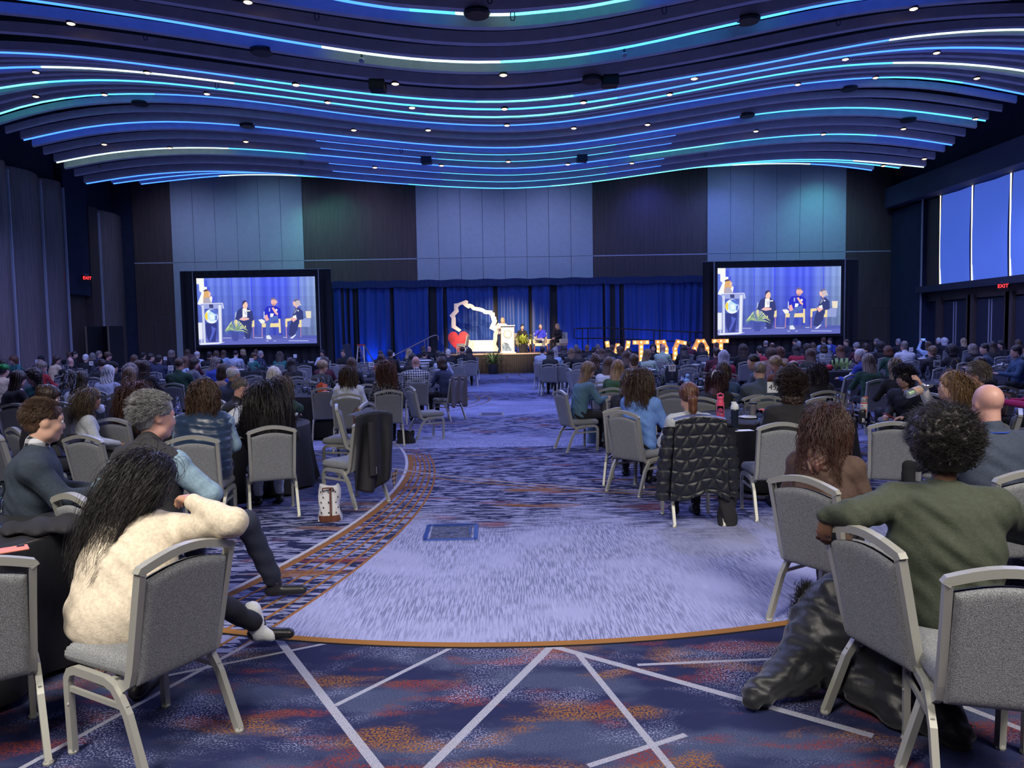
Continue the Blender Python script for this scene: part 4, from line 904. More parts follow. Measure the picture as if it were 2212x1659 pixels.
for (x, y, num, where, kind, px, py) in TG:
    table(x, y, where)
    if px: c = W(px, py, y); number_card(c.x, y, num, where)
    elif num: number_card(x + .1, y - .1, num, where)
    if y > 7 and not (x == 3.1 and y == 8.7):
        k = 4 if y > 20 else 5
        for i in range(k):
            a = rt.uniform(0, 6.28); r_ = rt.uniform(.15, .45)
            item(M_BOT, 'water_bottle', x + r_ * math.cos(a), y + r_ * math.sin(a), 'clear swing-top bottle, table ' + where, 'bottle', 'glass bottles on the table ' + where)
        for i in range(k + 2):
            a = i * 6.28 / (k + 2) + rt.uniform(-.2, .2)
            item(M_GOB, 'water_goblet', x + .56 * math.cos(a), y + .56 * math.sin(a), 'clear stemmed goblet, table ' + where, 'glass', 'goblets on the table ' + where)
        for i in range(k - 1):
            a = i * 6.28 / (k - 1) + .5 + rt.uniform(-.2, .2)
            item(M_PLA if i % 2 else M_BOW, 'plate' if i % 2 else 'bowl', x + .68 * math.cos(a), y + .68 * math.sin(a), ('white china plate, table ' if i % 2 else 'white china bowl, table ') + where, 'plate' if i % 2 else 'bowl', ('plates' if i % 2 else 'bowls') + ' on the table ' + where)
# ---------------------------------------------------------------- soft body builder: distance fields meshed into one continuous skin
class SDF:
    def __init__(s, lo, hi, h):
        s.lo = np.array(lo, float); s.h = h; s.n = np.ceil((np.array(hi) - s.lo) / h).astype(int) + 1
        s.v = np.full(tuple(s.n), 1.0, np.float32); s.ax = [(s.lo[i] + h * np.arange(s.n[i])).astype(np.float32) for i in range(3)]
    def win(s, lo, hi):
        a = np.clip(np.floor((np.array(lo) - s.lo) / s.h).astype(int), 0, s.n - 1); b = np.clip(np.ceil((np.array(hi) - s.lo) / s.h).astype(int) + 1, 1, s.n)
        return tuple(slice(int(a[i]), int(max(b[i], a[i] + 1))) for i in range(3))
    def xyz(s, w): return s.ax[0][w[0]][:, None, None], s.ax[1][w[1]][None, :, None], s.ax[2][w[2]][None, None, :]
    def comb(s, w, d, k, op='u'):
        v = s.v[w]
        if op == 'u': h = np.maximum(k - np.abs(v - d), 0) / k; s.v[w] = np.minimum(v, d) - h * h * k * .25
        elif op == 'c': d = -d; h = np.maximum(k - np.abs(v - d), 0) / k; s.v[w] = np.maximum(v, d) + h * h * k * .25
    def loc(s, w, fr):
        x, y, z = s.xyz(w)
        if fr is None: return x, y, z
        o, Rm = fr; x, y, z = x - o[0], y - o[1], z - o[2]
        return (x * Rm[0][0] + y * Rm[1][0] + z * Rm[2][0], x * Rm[0][1] + y * Rm[1][1] + z * Rm[2][1], x * Rm[0][2] + y * Rm[1][2] + z * Rm[2][2])
    def _tow(s, p, fr):
        if fr is None: return np.array(p, float)
        return np.array(fr[0]) + np.array(fr[1]) @ np.array(p, float)
    def cone(s, a, b, ra, rb, k=.02, sc=(1, 1, 1), fr=None, op='u'):
        A, B = s._tow(a, fr), s._tow(b, fr); m = max(ra, rb) * max(sc) + k + 2 * s.h
        w = s.win(np.minimum(A, B) - m, np.maximum(A, B) + m); x, y, z = s.loc(w, fr)
        a = np.array(a, float) / sc; b = np.array(b, float) / sc; d = b - a; L = max(1e-9, float(d @ d)); x, y, z = x / sc[0] - a[0], y / sc[1] - a[1], z / sc[2] - a[2]
        t = np.clip((x * d[0] + y * d[1] + z * d[2]) / L, 0, 1)
        q = (np.sqrt((x - t * d[0]) ** 2 + (y - t * d[1]) ** 2 + (z - t * d[2]) ** 2) - (ra + (rb - ra) * t)) * min(sc)
        s.comb(w, q.astype(np.float32), k, op); return s
    def ell(s, c, r, k=.02, fr=None, op='u'):
        C = s._tow(c, fr); m = max(r) + k + 2 * s.h; w = s.win(C - m, C + m); x, y, z = s.loc(w, fr)
        q = (np.sqrt(((x - c[0]) / r[0]) ** 2 + ((y - c[1]) / r[1]) ** 2 + ((z - c[2]) / r[2]) ** 2) - 1) * min(r)
        s.comb(w, q.astype(np.float32), k, op); return s
    def chain(s, pts, rs, k=.02, sc=(1, 1, 1), fr=None):
        for i in range(len(pts) - 1): s.cone(pts[i], pts[i + 1], rs[i], rs[i + 1], k, sc, fr)
        return s
    def disp(s, f): x, y, z = s.xyz((slice(None),) * 3); s.v = s.v + f(x, y, z).astype(np.float32); return s
    def mesh(s, name, mats):
        v = s.v; n = v.shape; ins = v < 0
        c = np.zeros(tuple(q - 1 for q in n), np.int8)
        for i in (0, 1):
            for j in (0, 1):
                for k in (0, 1): c += ins[i:n[0] - 1 + i, j:n[1] - 1 + j, k:n[2] - 1 + k]
        act = np.argwhere((c > 0) & (c < 8)); idx = np.full(c.shape, -1, np.int64); idx[tuple(act.T)] = np.arange(len(act))
        off = [(i, j, k) for i in (0, 1) for j in (0, 1) for k in (0, 1)]; V8 = np.stack([v[act[:, 0] + o[0], act[:, 1] + o[1], act[:, 2] + o[2]] for o in off], 1)
        acc = np.zeros((len(act), 3)); cnt = np.zeros(len(act))
        for a in range(8):
            for b in range(a + 1, 8):
                oa, ob = np.array(off[a]), np.array(off[b])
                if abs(oa - ob).sum() != 1: continue
                m = (V8[:, a] < 0) != (V8[:, b] < 0); t = np.where(m, V8[:, a] / np.where(m, V8[:, a] - V8[:, b], 1), 0)
                acc += np.where(m[:, None], oa + (ob - oa) * t[:, None], 0); cnt += m
        P = (act + acc / np.maximum(cnt, 1)[:, None]) * s.h + s.lo
        Q = []
        for ax in range(3):
            u, w = [(1, 2), (2, 0), (0, 1)][ax]; sl0 = [slice(None)] * 3; sl1 = [slice(None)] * 3; sl0[ax] = slice(0, -1); sl1[ax] = slice(1, None)
            e0, e1 = ins[tuple(sl0)], ins[tuple(sl1)]; E = np.argwhere(e0 != e1)
            ok = (E[:, u] > 0) & (E[:, w] > 0) & (E[:, u] < n[u] - 1) & (E[:, w] < n[w] - 1); E = E[ok]; fl = e0[tuple(E.T)]
            def g(du, dw):
                q = E.copy(); q[:, u] -= du; q[:, w] -= dw; return idx[tuple(q.T)]
            f = np.stack([g(1, 1), g(0, 1), g(0, 0), g(1, 0)], 1); f[~fl] = f[~fl][:, ::-1]; Q.append(f)
        Q = np.concatenate(Q); Q = Q[(Q >= 0).all(1)]
        me = bpy.data.meshes.new(name); me.vertices.add(len(P)); me.vertices.foreach_set('co', P.astype(np.float32).ravel())
        me.loops.add(len(Q) * 4); me.loops.foreach_set('vertex_index', Q.astype(np.int32).ravel())
        me.polygons.add(len(Q)); me.polygons.foreach_set('loop_start', np.arange(0, len(Q) * 4, 4, dtype=np.int32))
        me.polygons.foreach_set('use_smooth', np.ones(len(Q), bool)); me.update(calc_edges=True)
        for q in (mats if isinstance(mats, (list, tuple)) else [mats]): me.materials.append(q)
        return me
def rotm(yaw=0, pitch=0, roll=0):
    """yaw left-positive, pitch down-positive, roll tips the head to the right"""
    m = Matrix.Rotation(math.radians(yaw), 3, 'Z') @ Matrix.Rotation(math.radians(-pitch), 3, 'X') @ Matrix.Rotation(math.radians(roll), 3, 'Y')
    return np.array(m)
def va(*p): return np.array(p, float)
SKIN = {'fair': mat('skin_fair', (.56, .33, .25), .5), 'tan': mat('skin_tan', (.44, .24, .16), .5), 'brown': mat('skin_brown', (.17, .085, .055), .5), 'pink': mat('skin_pink', (.60, .33, .28), .48)}
def head_sdf(g, fr, sex='f', k=1.0):
    g.ell((0, -.012, .032), (.076, .095, .088), .01, fr); g.ell((0, .018, -.03), (.063, .072, .086), .03, fr)
    g.ell((0, .060, -.098), (.027, .022, .020), .022, fr); g.cone((-.045, .02, -.075), (.045, .02, -.075), .03, .03, .03, fr=fr)
    g.cone((0, .086, .002), (0, .098, -.030), .007, .0115, .012, fr=fr); g.cone((-.036, .076, .022), (.036, .076, .022), .012, .012, .014, fr=fr)
    g.ell((0, .083, -.064), (.021, .012, .010), .01, fr)
    for s_ in (-1, 1):
        g.ell((s_ * .078, -.004, -.010), (.009, .019, .031), .008, fr); g.ell((s_ * .031, .094, .003), (.016, .014, .010), .012, fr, 'c')
        g.ell((s_ * .038, .062, -.03), (.022, .022, .02), .02, fr)
def hand_sdf(g, wrist, d, palm_n, side, r=.0085, curl=.5, k=.006):
    """palm along d, palm normal palm_n, thumb on the given side; five bent fingers"""
    d = d / np.linalg.norm(d); nn = palm_n - d * (palm_n @ d); nn /= np.linalg.norm(nn); s_ = np.cross(d, nn) * side
    pe = wrist + d * .085
    for q in (-.024, -.008, .008, .024): g.cone(wrist + s_ * q * .55, pe + s_ * q, .015, .0125, .012)
    for i, (q, l) in enumerate(((.027, .072), (.009, .080), (-.009, .075), (-.026, .058))):
        b = pe + s_ * q; c = curl + .06 * i; m1 = b + (d * math.cos(c * .5) + nn * math.sin(c * .5)) * l * .45; m2 = m1 + (d * math.cos(c * 1.3) + nn * math.sin(c * 1.3)) * l * .32
        e = m2 + (d * math.cos(c * 2) + nn * math.sin(c * 2)) * l * .25; g.chain([b, m1, m2, e], [r * 1.1, r, r * .92, r * .8], k)
    t0 = wrist + d * .02 + s_ * .026; t1 = t0 + (d * .6 + s_ * .7 + nn * .3) * .038; t2 = t1 + (d * .9 + s_ * .25 + nn * .35) * .034; g.chain([t0, t1, t2], [r * 1.5, r * 1.2, r], k)
def figure(sex='f', lean=0, tw=0, hy=0, hp=5, hr=0, armL=None, armR=None, legs=None, bulk=1.0, slouch=.02, hb=.016, ht=.016, hl=.018, fr_h=None, stand=False, collar=False, side=0, sleeve=1.0,
           curlL=.5, curlR=.5, wr=.004, skirt=False, hemz=None, fine_hands=False, up=.50, feet=(0, 0), vest=False, hem=0):
    z0 = .56 if not stand else .93
    pel = va(0, -.02, z0); Rl = np.array(Matrix.Rotation(math.radians(-lean), 3, 'X') @ Matrix.Rotation(math.radians(side), 3, 'Y')); neck = pel + Rl @ va(0, 0, up)
    mid = (pel + neck) / 2 + va(0, -slouch, 0); che = pel + (neck - pel) * .74 + va(0, -slouch * .8, 0); Rt = np.array(Matrix.Rotation(math.radians(tw), 3, 'Z'))
    sw = (.185 if sex == 'm' else .160) * (1 + (bulk - 1) * .6)
    sh = {s_: neck + Rt @ va(s_ * sw, -.01, -.075) for s_ in (-1, 1)}
    Rh = rotm(hy, hp, hr); hc = neck + va(0, .012, .065) + (Rl * .4 + np.eye(3) * .6) @ va(0, .028, .088) + Rh @ va(0, .0, .02); FR = (hc, Rh)
    armL = armL or (va(-.25, .10, .76), va(-.12, .33, .70)); armR = armR or (va(.25, .10, .76), va(.12, .33, .70))
    if stand: legs = legs or ((-.10, .0, .50), (-.11, -.02, .08), (.10, .0, .50), (.11, .02, .08))
    legs = legs or ((-.10, .40, .53), (-.11, .38, .09), (.10, .40, .53), (.11, .40, .09))
    kL, aL, kR, aR = [va(*p) for p in legs]; hips = {-1: pel + va(-.09, .0, -.015), 1: pel + va(.09, .0, -.015)}
    b = bulk; out = {'head': FR, 'neck': neck, 'top': hc + Rh @ va(0, -.01, .12), 'sh': sh, 'torso': (neck + (pel - neck) * .50, Rl, 1 + (b - 1) * .8, sh[-1], sh[1])}
    allp = np.array([pel, neck, hc, sh[-1], sh[1], *[np.array(q) for q in (*armL, *armR)], kL, aL, kR, aR])
    lo, hi = allp.min(0) - .2, allp.max(0) + .2; lo[2] = max(lo[2], -.03)
    # skin
    g = SDF(lo, hi, hb); g.cone(pel, mid, .095, .09, .03, (1.4, 1, 1)); g.cone(mid, che, .09, .098, .03, (1.42, 1, 1))
    g.cone(neck + va(0, -.005, -.04), hc + Rh @ va(0, -.02, -.06), .056 if sex == 'm' else .047, .052 if sex == 'm' else .045, .03); head_sdf(g, FR, sex)
    for s_, A in ((-1, armL), (1, armR)):
        e, w_ = np.array(A[0], float), np.array(A[1], float); g.cone(sh[s_] + va(-s_ * .06, 0, 0), sh[s_], .05, .045, .03); g.chain([sh[s_], e, w_], [.042, .036, .026], .015)
        dn = (w_ - e) if len(A) < 3 else np.array(A[2], float); pn = va(0, .0, -1) if abs(dn[2]) < .8 * np.linalg.norm(dn) else va(0, 1, 0)
        if fine_hands: g.chain([w_, w_ + dn / np.linalg.norm(dn) * .02], [.024, .020], .01)
        hand_sdf(g, w_, dn, pn, -s_, max(.0085, hb * .62), curlL if s_ < 0 else curlR)
    for s_, k_, a_ in ((-1, kL, aL), (1, kR, aR)): g.chain([hips[s_], k_, a_], [.075, .052, .036], .02); g.cone(a_, a_ + va(0, .05, -.05), .034, .03, .02)
    out['body'] = g.mesh('body', SKIN['fair'])
    # upper garment
    lo2 = lo.copy(); lo2[2] = z0 - .16
    g = SDF(lo2, hi, ht); hw = 1.5 if sex == 'f' else 1.42
    g.cone(pel + va(0, 0, -.015), mid, .123 * b, .112 * b, .05, (hw, 1, 1)); g.cone(mid, che, .112 * b, .122 * (1 + (b - 1) * .7), .05, (1.46, 1, 1)); g.cone(che, neck + va(0, -.01, -.03), .112, .062, .06, (1.3, 1, 1))
    if hem: g.cone(pel + va(0, -.01, -.05), pel + va(0, .0, .0), .128 * b, .13 * b, .04, (hw, 1, 1)); g.cone(pel + va(0, .0, 0), mid, .13 * b, .12 * b, .04, (hw, 1, 1))
    if sex == 'f': g.ell(che + va(0, .075, -.04), (.13, .06, .065), .05)
    for s_, A in ((-1, armL), (1, armR)):
        e, w_ = np.array(A[0], float), np.array(A[1], float); g.cone(neck + va(s_ * .03, -.01, -.022), sh[s_] + va(0, 0, .004), .044, .060 * b, .05); g.cone(che, sh[s_], .09, .062 * b, .05)
        we = e + (w_ - e) * (sleeve if sleeve <= 1 else 1); g.chain([sh[s_], e], [.062 * b, .052 * b], .03)
        if sleeve > .1: g.chain([e, we], [.052 * b, .039], .025)
    if collar: g.cone(neck + va(0, -.012, -.02), neck + va(0, -.004, .028), .068, .064, .012)
    if wr:
        g.disp(lambda x, y, z: wr * (np.sin(z * 62 + 6 * np.sin(x * 9 + y * 5) + 3 * np.sin(y * 17)) * (.4 + .6 * np.sin(x * 13 + z * 9)) + .35 * np.sin(x * 70 + z * 58 + y * 41)))
    if skirt:
        for s_, k_ in ((-1, kL), (1, kR)): g.chain([hips[s_], k_ * .75 + hips[s_] * .25], [.1, .08], .05)
    g.cone(neck + va(0, .03, .03), hc, .045, .05, .01, op='c') if not collar else None
    out['upper'] = g.mesh('top', SKIN['fair'])
    # trousers and shoes
    hi3 = hi.copy(); hi3[2] = z0 + .12
    g = SDF(lo, hi3, hl); g.cone(pel + va(0, -.0, -.01), pel + va(0, 0, .04), .118 * b, .112 * b, .03, (1.45, 1, 1))
    for s_, k_, a_ in ((-1, kL, aL), (1, kR, aR)):
        aa = k_ + (a_ - k_) * .90; g.chain([hips[s_], k_, aa], [.092 * b, .066, .056 if sex == 'm' else .050], .03)
    g.disp(lambda x, y, z: .003 * np.sin(z * 50 + x * 30) + .003 * np.sin(y * 44 + z * 21)); out['trousers'] = g.mesh('trousers', SKIN['fair'])
    for s_, a_, nm, fd in ((-1, aL, 'shoeL', feet[0]), (1, aR, 'shoeR', feet[1])):
        fr = (a_, rotm(fd)); g = SDF(a_ - .24, a_ + .24, .012)
        g.cone((0, -.025, -.045), (0, .165, -.055), .041, .034, .03, (1, 1, .9), fr); g.cone((0, 0, -.03), (0, 0, .015), .042, .042, .02, fr=fr); g.cone((0, -.04, -.24), (0, .2, -.24), .15, .15, .004, (2, 1, 1), fr, 'c')
        out[nm] = g.mesh('shoe', BLK)
    if vest:
        g = SDF(lo2, hi, ht); g.cone(pel + va(0, 0, -.0), mid, .142 * b, .130 * b, .05, (1.5, 1, 1)); g.cone(mid, che, .130 * b, .132 * b, .05, (1.5, 1, 1)); g.cone(che, neck + va(0, -.012, -.03), .130, .078, .06, (1.4, 1, 1))
        for s_ in (-1, 1): g.cone(neck + va(s_ * .03, -.015, -.020), sh[s_] + va(-s_ * .012, -.004, .008), .062, .076 * b, .05)
        g.cone(neck + va(0, -.012, -.02), neck + va(0, -.006, .04), .072, .068, .012)
        g.disp(lambda x, y, z: .004 * np.sin(z * (95 if vest == 'puffer' else 40) + 2 * np.sin(x * 9)) + .002 * np.sin(x * 60 + z * 30)); out['vest'] = g.mesh('vest', SKIN['fair'])
    return out
# ---------------------------------------------------------------- hair shapes in the head's own frame
def hair_mat(name, c1, c2, rough=.42):
    key = 'hair_' + name
    if key in MATS: return MATS[key]
    m = mat(key, c1, rough, col2=c2, scale=9, stretch=(5, 5, .7), bump=.25, bscale=30, contrast=(.38, .62)); return m
HC = {'black': ((.008, .007, .009), (.028, .022, .022)), 'darkbrown': ((.016, .010, .009), (.055, .032, .022)), 'brown': ((.040, .022, .015), (.12, .066, .038)), 'auburn': ((.055, .020, .012), (.16, .065, .035)),
      'lightbrown': ((.09, .055, .034), (.24, .15, .085)), 'blonde': ((.20, .13, .07), (.50, .37, .22)), 'platinum': ((.46, .42, .36), (.78, .74, .68)), 'grey': ((.14, .14, .15), (.40, .40, .42)), 'white': ((.42, .42, .44), (.74, .74, .76)),
      'greybrown': ((.09, .075, .068), (.25, .21, .19)), 'silver': ((.26, .25, .31), (.56, .54, .62)), 'redbrown': ((.030, .014, .012), (.13, .058, .045)), 'burgundy': ((.018, .006, .010), (.075, .018, .028)), 'highlight': ((.022, .015, .013), (.30, .21, .13)), 'honey': ((.12, .065, .03), (.34, .21, .10)),
      'purpleblack': ((.010, .007, .016), (.040, .024, .042)), 'ashbrown': ((.10, .075, .062), (.26, .20, .17))}
HM = {k: hair_mat(k, *v) for k, v in HC.items()}
HB = {}
def hair_mesh(style, h=.0075, seed=0):
    if (style, h) in HB: return HB[(style, h)]
    down = {'long': .36, 'wavy': .36, 'verylong': .5, 'curlylong': .42, 'curly': .2, 'bob': .2, 'pony': .28, 'short': .12, 'fringe': .12, 'updo': .12, 'bun': .12, 'buzz': .12, 'afro': .16, 'halfup': .38}.get(style, .15)
    g = SDF((-.22, -.26, -down - .03), (.22, .16, .24), h); ph = lambda x, y: np.arctan2(x, -y - .02)
    if style == 'buzz':
        g.ell((0, -.016, .036), (.080, .097, .090), .01); g.ell((0, .12, -.02), (.10, .09, .10), .02, op='c'); g.ell((0, .05, -.10), (.12, .10, .075), .02, op='c'); g.ell((0, .02, .16), (.045, .06, .055), .02, op='c')
    elif style == 'fringe':
        g.ell((0, -.018, .03), (.084, .101, .088), .01); g.ell((0, .12, -.02), (.10, .09, .10), .02, op='c'); g.ell((0, .0, .125), (.075, .10, .07), .02, op='c'); g.ell((0, .04, -.12), (.12, .10, .075), .02, op='c')
    elif style in ('short',):
        g.ell((0, -.014, .040), (.0815, .100, .095), .01); g.ell((0, -.05, -.03), (.062, .058, .055), .02); g.ell((0, .13, -.03), (.09, .085, .10), .015, op='c'); g.ell((0, .055, -.085), (.13, .085, .085), .015, op='c')
    else:
        g.ell((0, -.016, .040), (.087, .106, .098), .01)
        if style in ('long', 'wavy', 'verylong', 'halfup'):
            L = {'long': -.27, 'wavy': -.25, 'verylong': -.42, 'halfup': -.3}[style]
            g.cone((0, -.05, -.02), (0, -.10, L), .072, .058, .04, (1.25, .72, 1))
            for s_ in (-1, 1): g.cone((s_ * .066, -.012, .03), (s_ * .085, -.05, L * .72), .034, .026, .03)
        if style == 'bob':
            g.cone((0, -.045, -.01), (0, -.055, -.085), .080, .082, .04, (1.18, .8, 1))
            for s_ in (-1, 1): g.cone((s_ * .066, .0, .03), (s_ * .078, -.005, -.085), .034, .032, .03)
        if style == 'curlylong':
            g.cone((0, -.05, .0), (0, -.09, -.32), .10, .085, .04, (1.3, .8, 1)); g.ell((0, -.02, .05), (.10, .112, .10), .03)
            for s_ in (-1, 1): g.cone((s_ * .075, -.0, .02), (s_ * .12, -.04, -.24), .045, .03, .03)
        if style == 'curly':
            g.ell((0, -.03, .03), (.125, .125, .115), .03); g.cone((0, -.04, -.02), (0, -.05, -.10), .10, .09, .04, (1.2, .85, 1))
        if style == 'afro': g.ell((0, -.03, .05), (.15, .145, .135), .03); g.ell((0, -.03, -.04), (.12, .11, .08), .03)
        if style == 'pony': g.chain([(0, -.10, .0), (0, -.14, -.03), (0, -.135, -.12), (0, -.125, -.21)], [.026, .036, .032, .012], .02)
        if style == 'updo': g.ell((0, -.095, .045), (.05, .045, .05), .02); g.ell((.012, -.09, .085), (.035, .035, .03), .015)
        if style == 'bun': g.ell((0, -.085, .085), (.045, .042, .042), .012)
        if style == 'halfup': g.ell((0, -.115, .02), (.03, .02, .03), .02)
        g.ell((0, .135, -.045), (.066, .085, .115), .02, op='c'); g.cone((0, .05, -.10), (0, .06, -.4), .065, .065, .03, op='c')
        if style in ('updo', 'bun', 'pony'): g.ell((0, .02, -.12), (.13, .12, .075), .02, op='c')
    if style in ('curly', 'afro', 'curlylong'):
        a = .010 if style != 'curlylong' else .008; f = 90 if style != 'afro' else 75
        g.disp(lambda x, y, z: a * np.sin(x * f + 3 * np.sin(z * 31)) * np.sin(y * f + 2 * np.sin(x * 37)) * np.sin(z * f * .9 + 2 * np.sin(y * 29)) + a * .5 * np.sin(x * f * 1.9 + z * 60) * np.sin(y * f * 1.7 + z * 80))
    elif style == 'wavy': g.disp(lambda x, y, z: .0055 * np.sin(ph(x, y) * 13 + 2.6 * np.sin(z * 42 + x * 12)) + .003 * np.sin(ph(x, y) * 29 + 3 * np.sin(z * 50)))
    elif style in ('buzz',): pass
    elif style in ('short', 'fringe'): g.disp(lambda x, y, z: .0022 * np.sin(x * 150 + 4 * np.sin(z * 40)) * np.sin(y * 120 + z * 90))
    else: g.disp(lambda x, y, z: .0028 * np.sin(ph(x, y) * 21 + 1.2 * np.sin(z * 20)) + .0018 * np.sin(ph(x, y) * 43 + z * 12))
    me = g.mesh('hair', HM['brown']); HB[(style, h)] = me; return me
EYE = mat('eye_white', (.7, .7, .7), .2); IRIS = mat('eye_iris', (.05, .03, .02), .2); GLS = mat('spectacle_frame', (.02, .018, .018), .4)
M_EYE = MB().ball((0, 0, 0), .0115, 8).mesh('eye', [EYE], True); _e = MB(); _e.ball((0, .0075, 0), .0055, 6); M_IRI = _e.mesh('iris', IRIS, True)
_g = MB()
for s_ in (-1, 1):
    _g.tube([(s_ * .033 + .023 * math.cos(a * PI / 6), .104, .002 + .017 * math.sin(a * PI / 6)) for a in range(13)], .0016, 4); _g.tube([(s_ * .056, .104, .006), (s_ * .079, .06, .004), (s_ * .083, -.01, -.002)], .0016, 4)
_g.tube([(-.01, .106, .004), (.01, .106, .004)], .0016, 4); M_GLS = _g.mesh('glasses', GLS)
def hmat(FR):
    m = Matrix(FR[1].tolist()).to_4x4(); m.translation = Vector(FR[0]); return m
def put(me, name, par, FR, mt=None):
    o = inst(me, name, par, mats=[mt] if mt else None); o.matrix_local = hmat(FR); return o
FABRIC = {}
def fabric(col, kind='plain'):
    key = (tuple(round(c, 3) for c in col), kind)
    if key in FABRIC: return FABRIC[key]
    nm = 'cloth_%s_%d' % (kind, len(FABRIC)); m = mat(nm, col, .85, var=.12, scale=60, bump=.25, bscale=160)
    nt = m.node_tree; b = nt.nodes['Principled BSDF']; L = nt.links.new
    if kind in ('stripe', 'plaid', 'floral'):
        tc = _n(nt, 'ShaderNodeTexCoord'); sp = _n(nt, 'ShaderNodeSeparateXYZ'); L(tc.outputs['Object'], sp.inputs[0])
        def wave(out, f):
            a = _n(nt, 'ShaderNodeMath', operation='MULTIPLY'); a.inputs[1].default_value = f; L(out, a.inputs[0]); s_ = _n(nt, 'ShaderNodeMath', operation='SINE'); L(a.outputs[0], s_.inputs[0])
            t = _n(nt, 'ShaderNodeMath', operation='GREATER_THAN'); t.inputs[1].default_value = 0; L(s_.outputs[0], t.inputs[0]); return t.outputs[0]
        mx = _n(nt, 'ShaderNodeMix'); mx.data_type = 'RGBA'; mx.inputs[6].default_value = (.012, .013, .02, 1); mx.inputs[7].default_value = (*col, 1)
        if kind == 'stripe': L(wave(sp.outputs[2], 75), mx.inputs[0])
        elif kind == 'plaid':
            ad = _n(nt, 'ShaderNodeMath', operation='ADD'); L(wave(sp.outputs[2], 130), ad.inputs[0]); L(wave(sp.outputs[0], 130), ad.inputs[1]); dv = _n(nt, 'ShaderNodeMath', operation='MULTIPLY'); dv.inputs[1].default_value = .5; L(ad.outputs[0], dv.inputs[0]); L(dv.outputs[0], mx.inputs[0])
        else:
            no = _n(nt, 'ShaderNodeTexVoronoi'); no.inputs['Scale'].default_value = 55; L(tc.outputs['Object'], no.inputs['Vector']); t = _n(nt, 'ShaderNodeMath', operation='LESS_THAN'); t.inputs[1].default_value = .33; L(no.outputs['Distance'], t.inputs[0]); L(t.outputs[0], mx.inputs[0])
        L(mx.outputs[2], b.inputs['Base Color'])
    FABRIC[key] = m; return m
# crowd body shapes shared by the many seated figures
ARCH = {}
for sex in ('f', 'm'):
    for pi, (lean, hp, sl) in enumerate(((2, 4, .02), (14, 12, .035), (30, 26, .05))):
        for hy in (0, 38, -38):
            if pi == 2 and hy: continue
            aL = (va(-.25, .10 + .2 * pi * .5, .76), va(-.10, .36 + .05 * pi, .79)); aR = (va(.25, .10 + .2 * pi * .5, .76), va(.12, .34 + .05 * pi, .79))
            ARCH[(sex, pi, hy)] = figure(sex, lean, 0, hy, hp, 0, aL, aR, slouch=sl, hb=.019, ht=.019, hl=.023, collar=(sex == 'm'), bulk=1.06 if sex == 'm' else 1.0)
DENIM = fabric((.03, .045, .09)); BLKF = fabric((.012, .012, .016)); 
def person(label, x, y, hd, fig, hair, hcol, top, skin='fair', bottom=None, group='seated audience', s=1.0, glasses=False, hobj=None, eyes=True, hs=1.0, z=0, shoe=None):
    t = thing('person', label, 'person', (x, y, z), math.radians(hd - 90), group); t.scale = (s, s, s)
    inst(fig['body'], 'body', t, mats=[SKIN[skin]]); inst(fig['upper'], 'top', t, mats=[top]); inst(fig['trousers'], 'trousers', t, mats=[bottom or BLKF])
    inst(fig['shoeL'], 'shoe', t, mats=[shoe or BLK]); inst(fig['shoeR'], 'shoe', t, mats=[shoe or BLK])
    if hair:
        o = put(hair_mesh(hair) if isinstance(hair, str) else hair, 'hair', t, fig['head'], HM[hcol] if isinstance(hcol, str) else hcol); o.scale = (hs, hs, hs)
    if eyes:
        for s_ in (-1, 1):
            m = hmat(fig['head']) @ Matrix.Translation((s_ * .031, .079, .003)); e = inst(M_EYE, 'eye', t); e.matrix_local = m; i_ = inst(M_IRI, 'iris', e)
    if glasses: put(M_GLS, 'glasses', t, fig['head'])
    return t
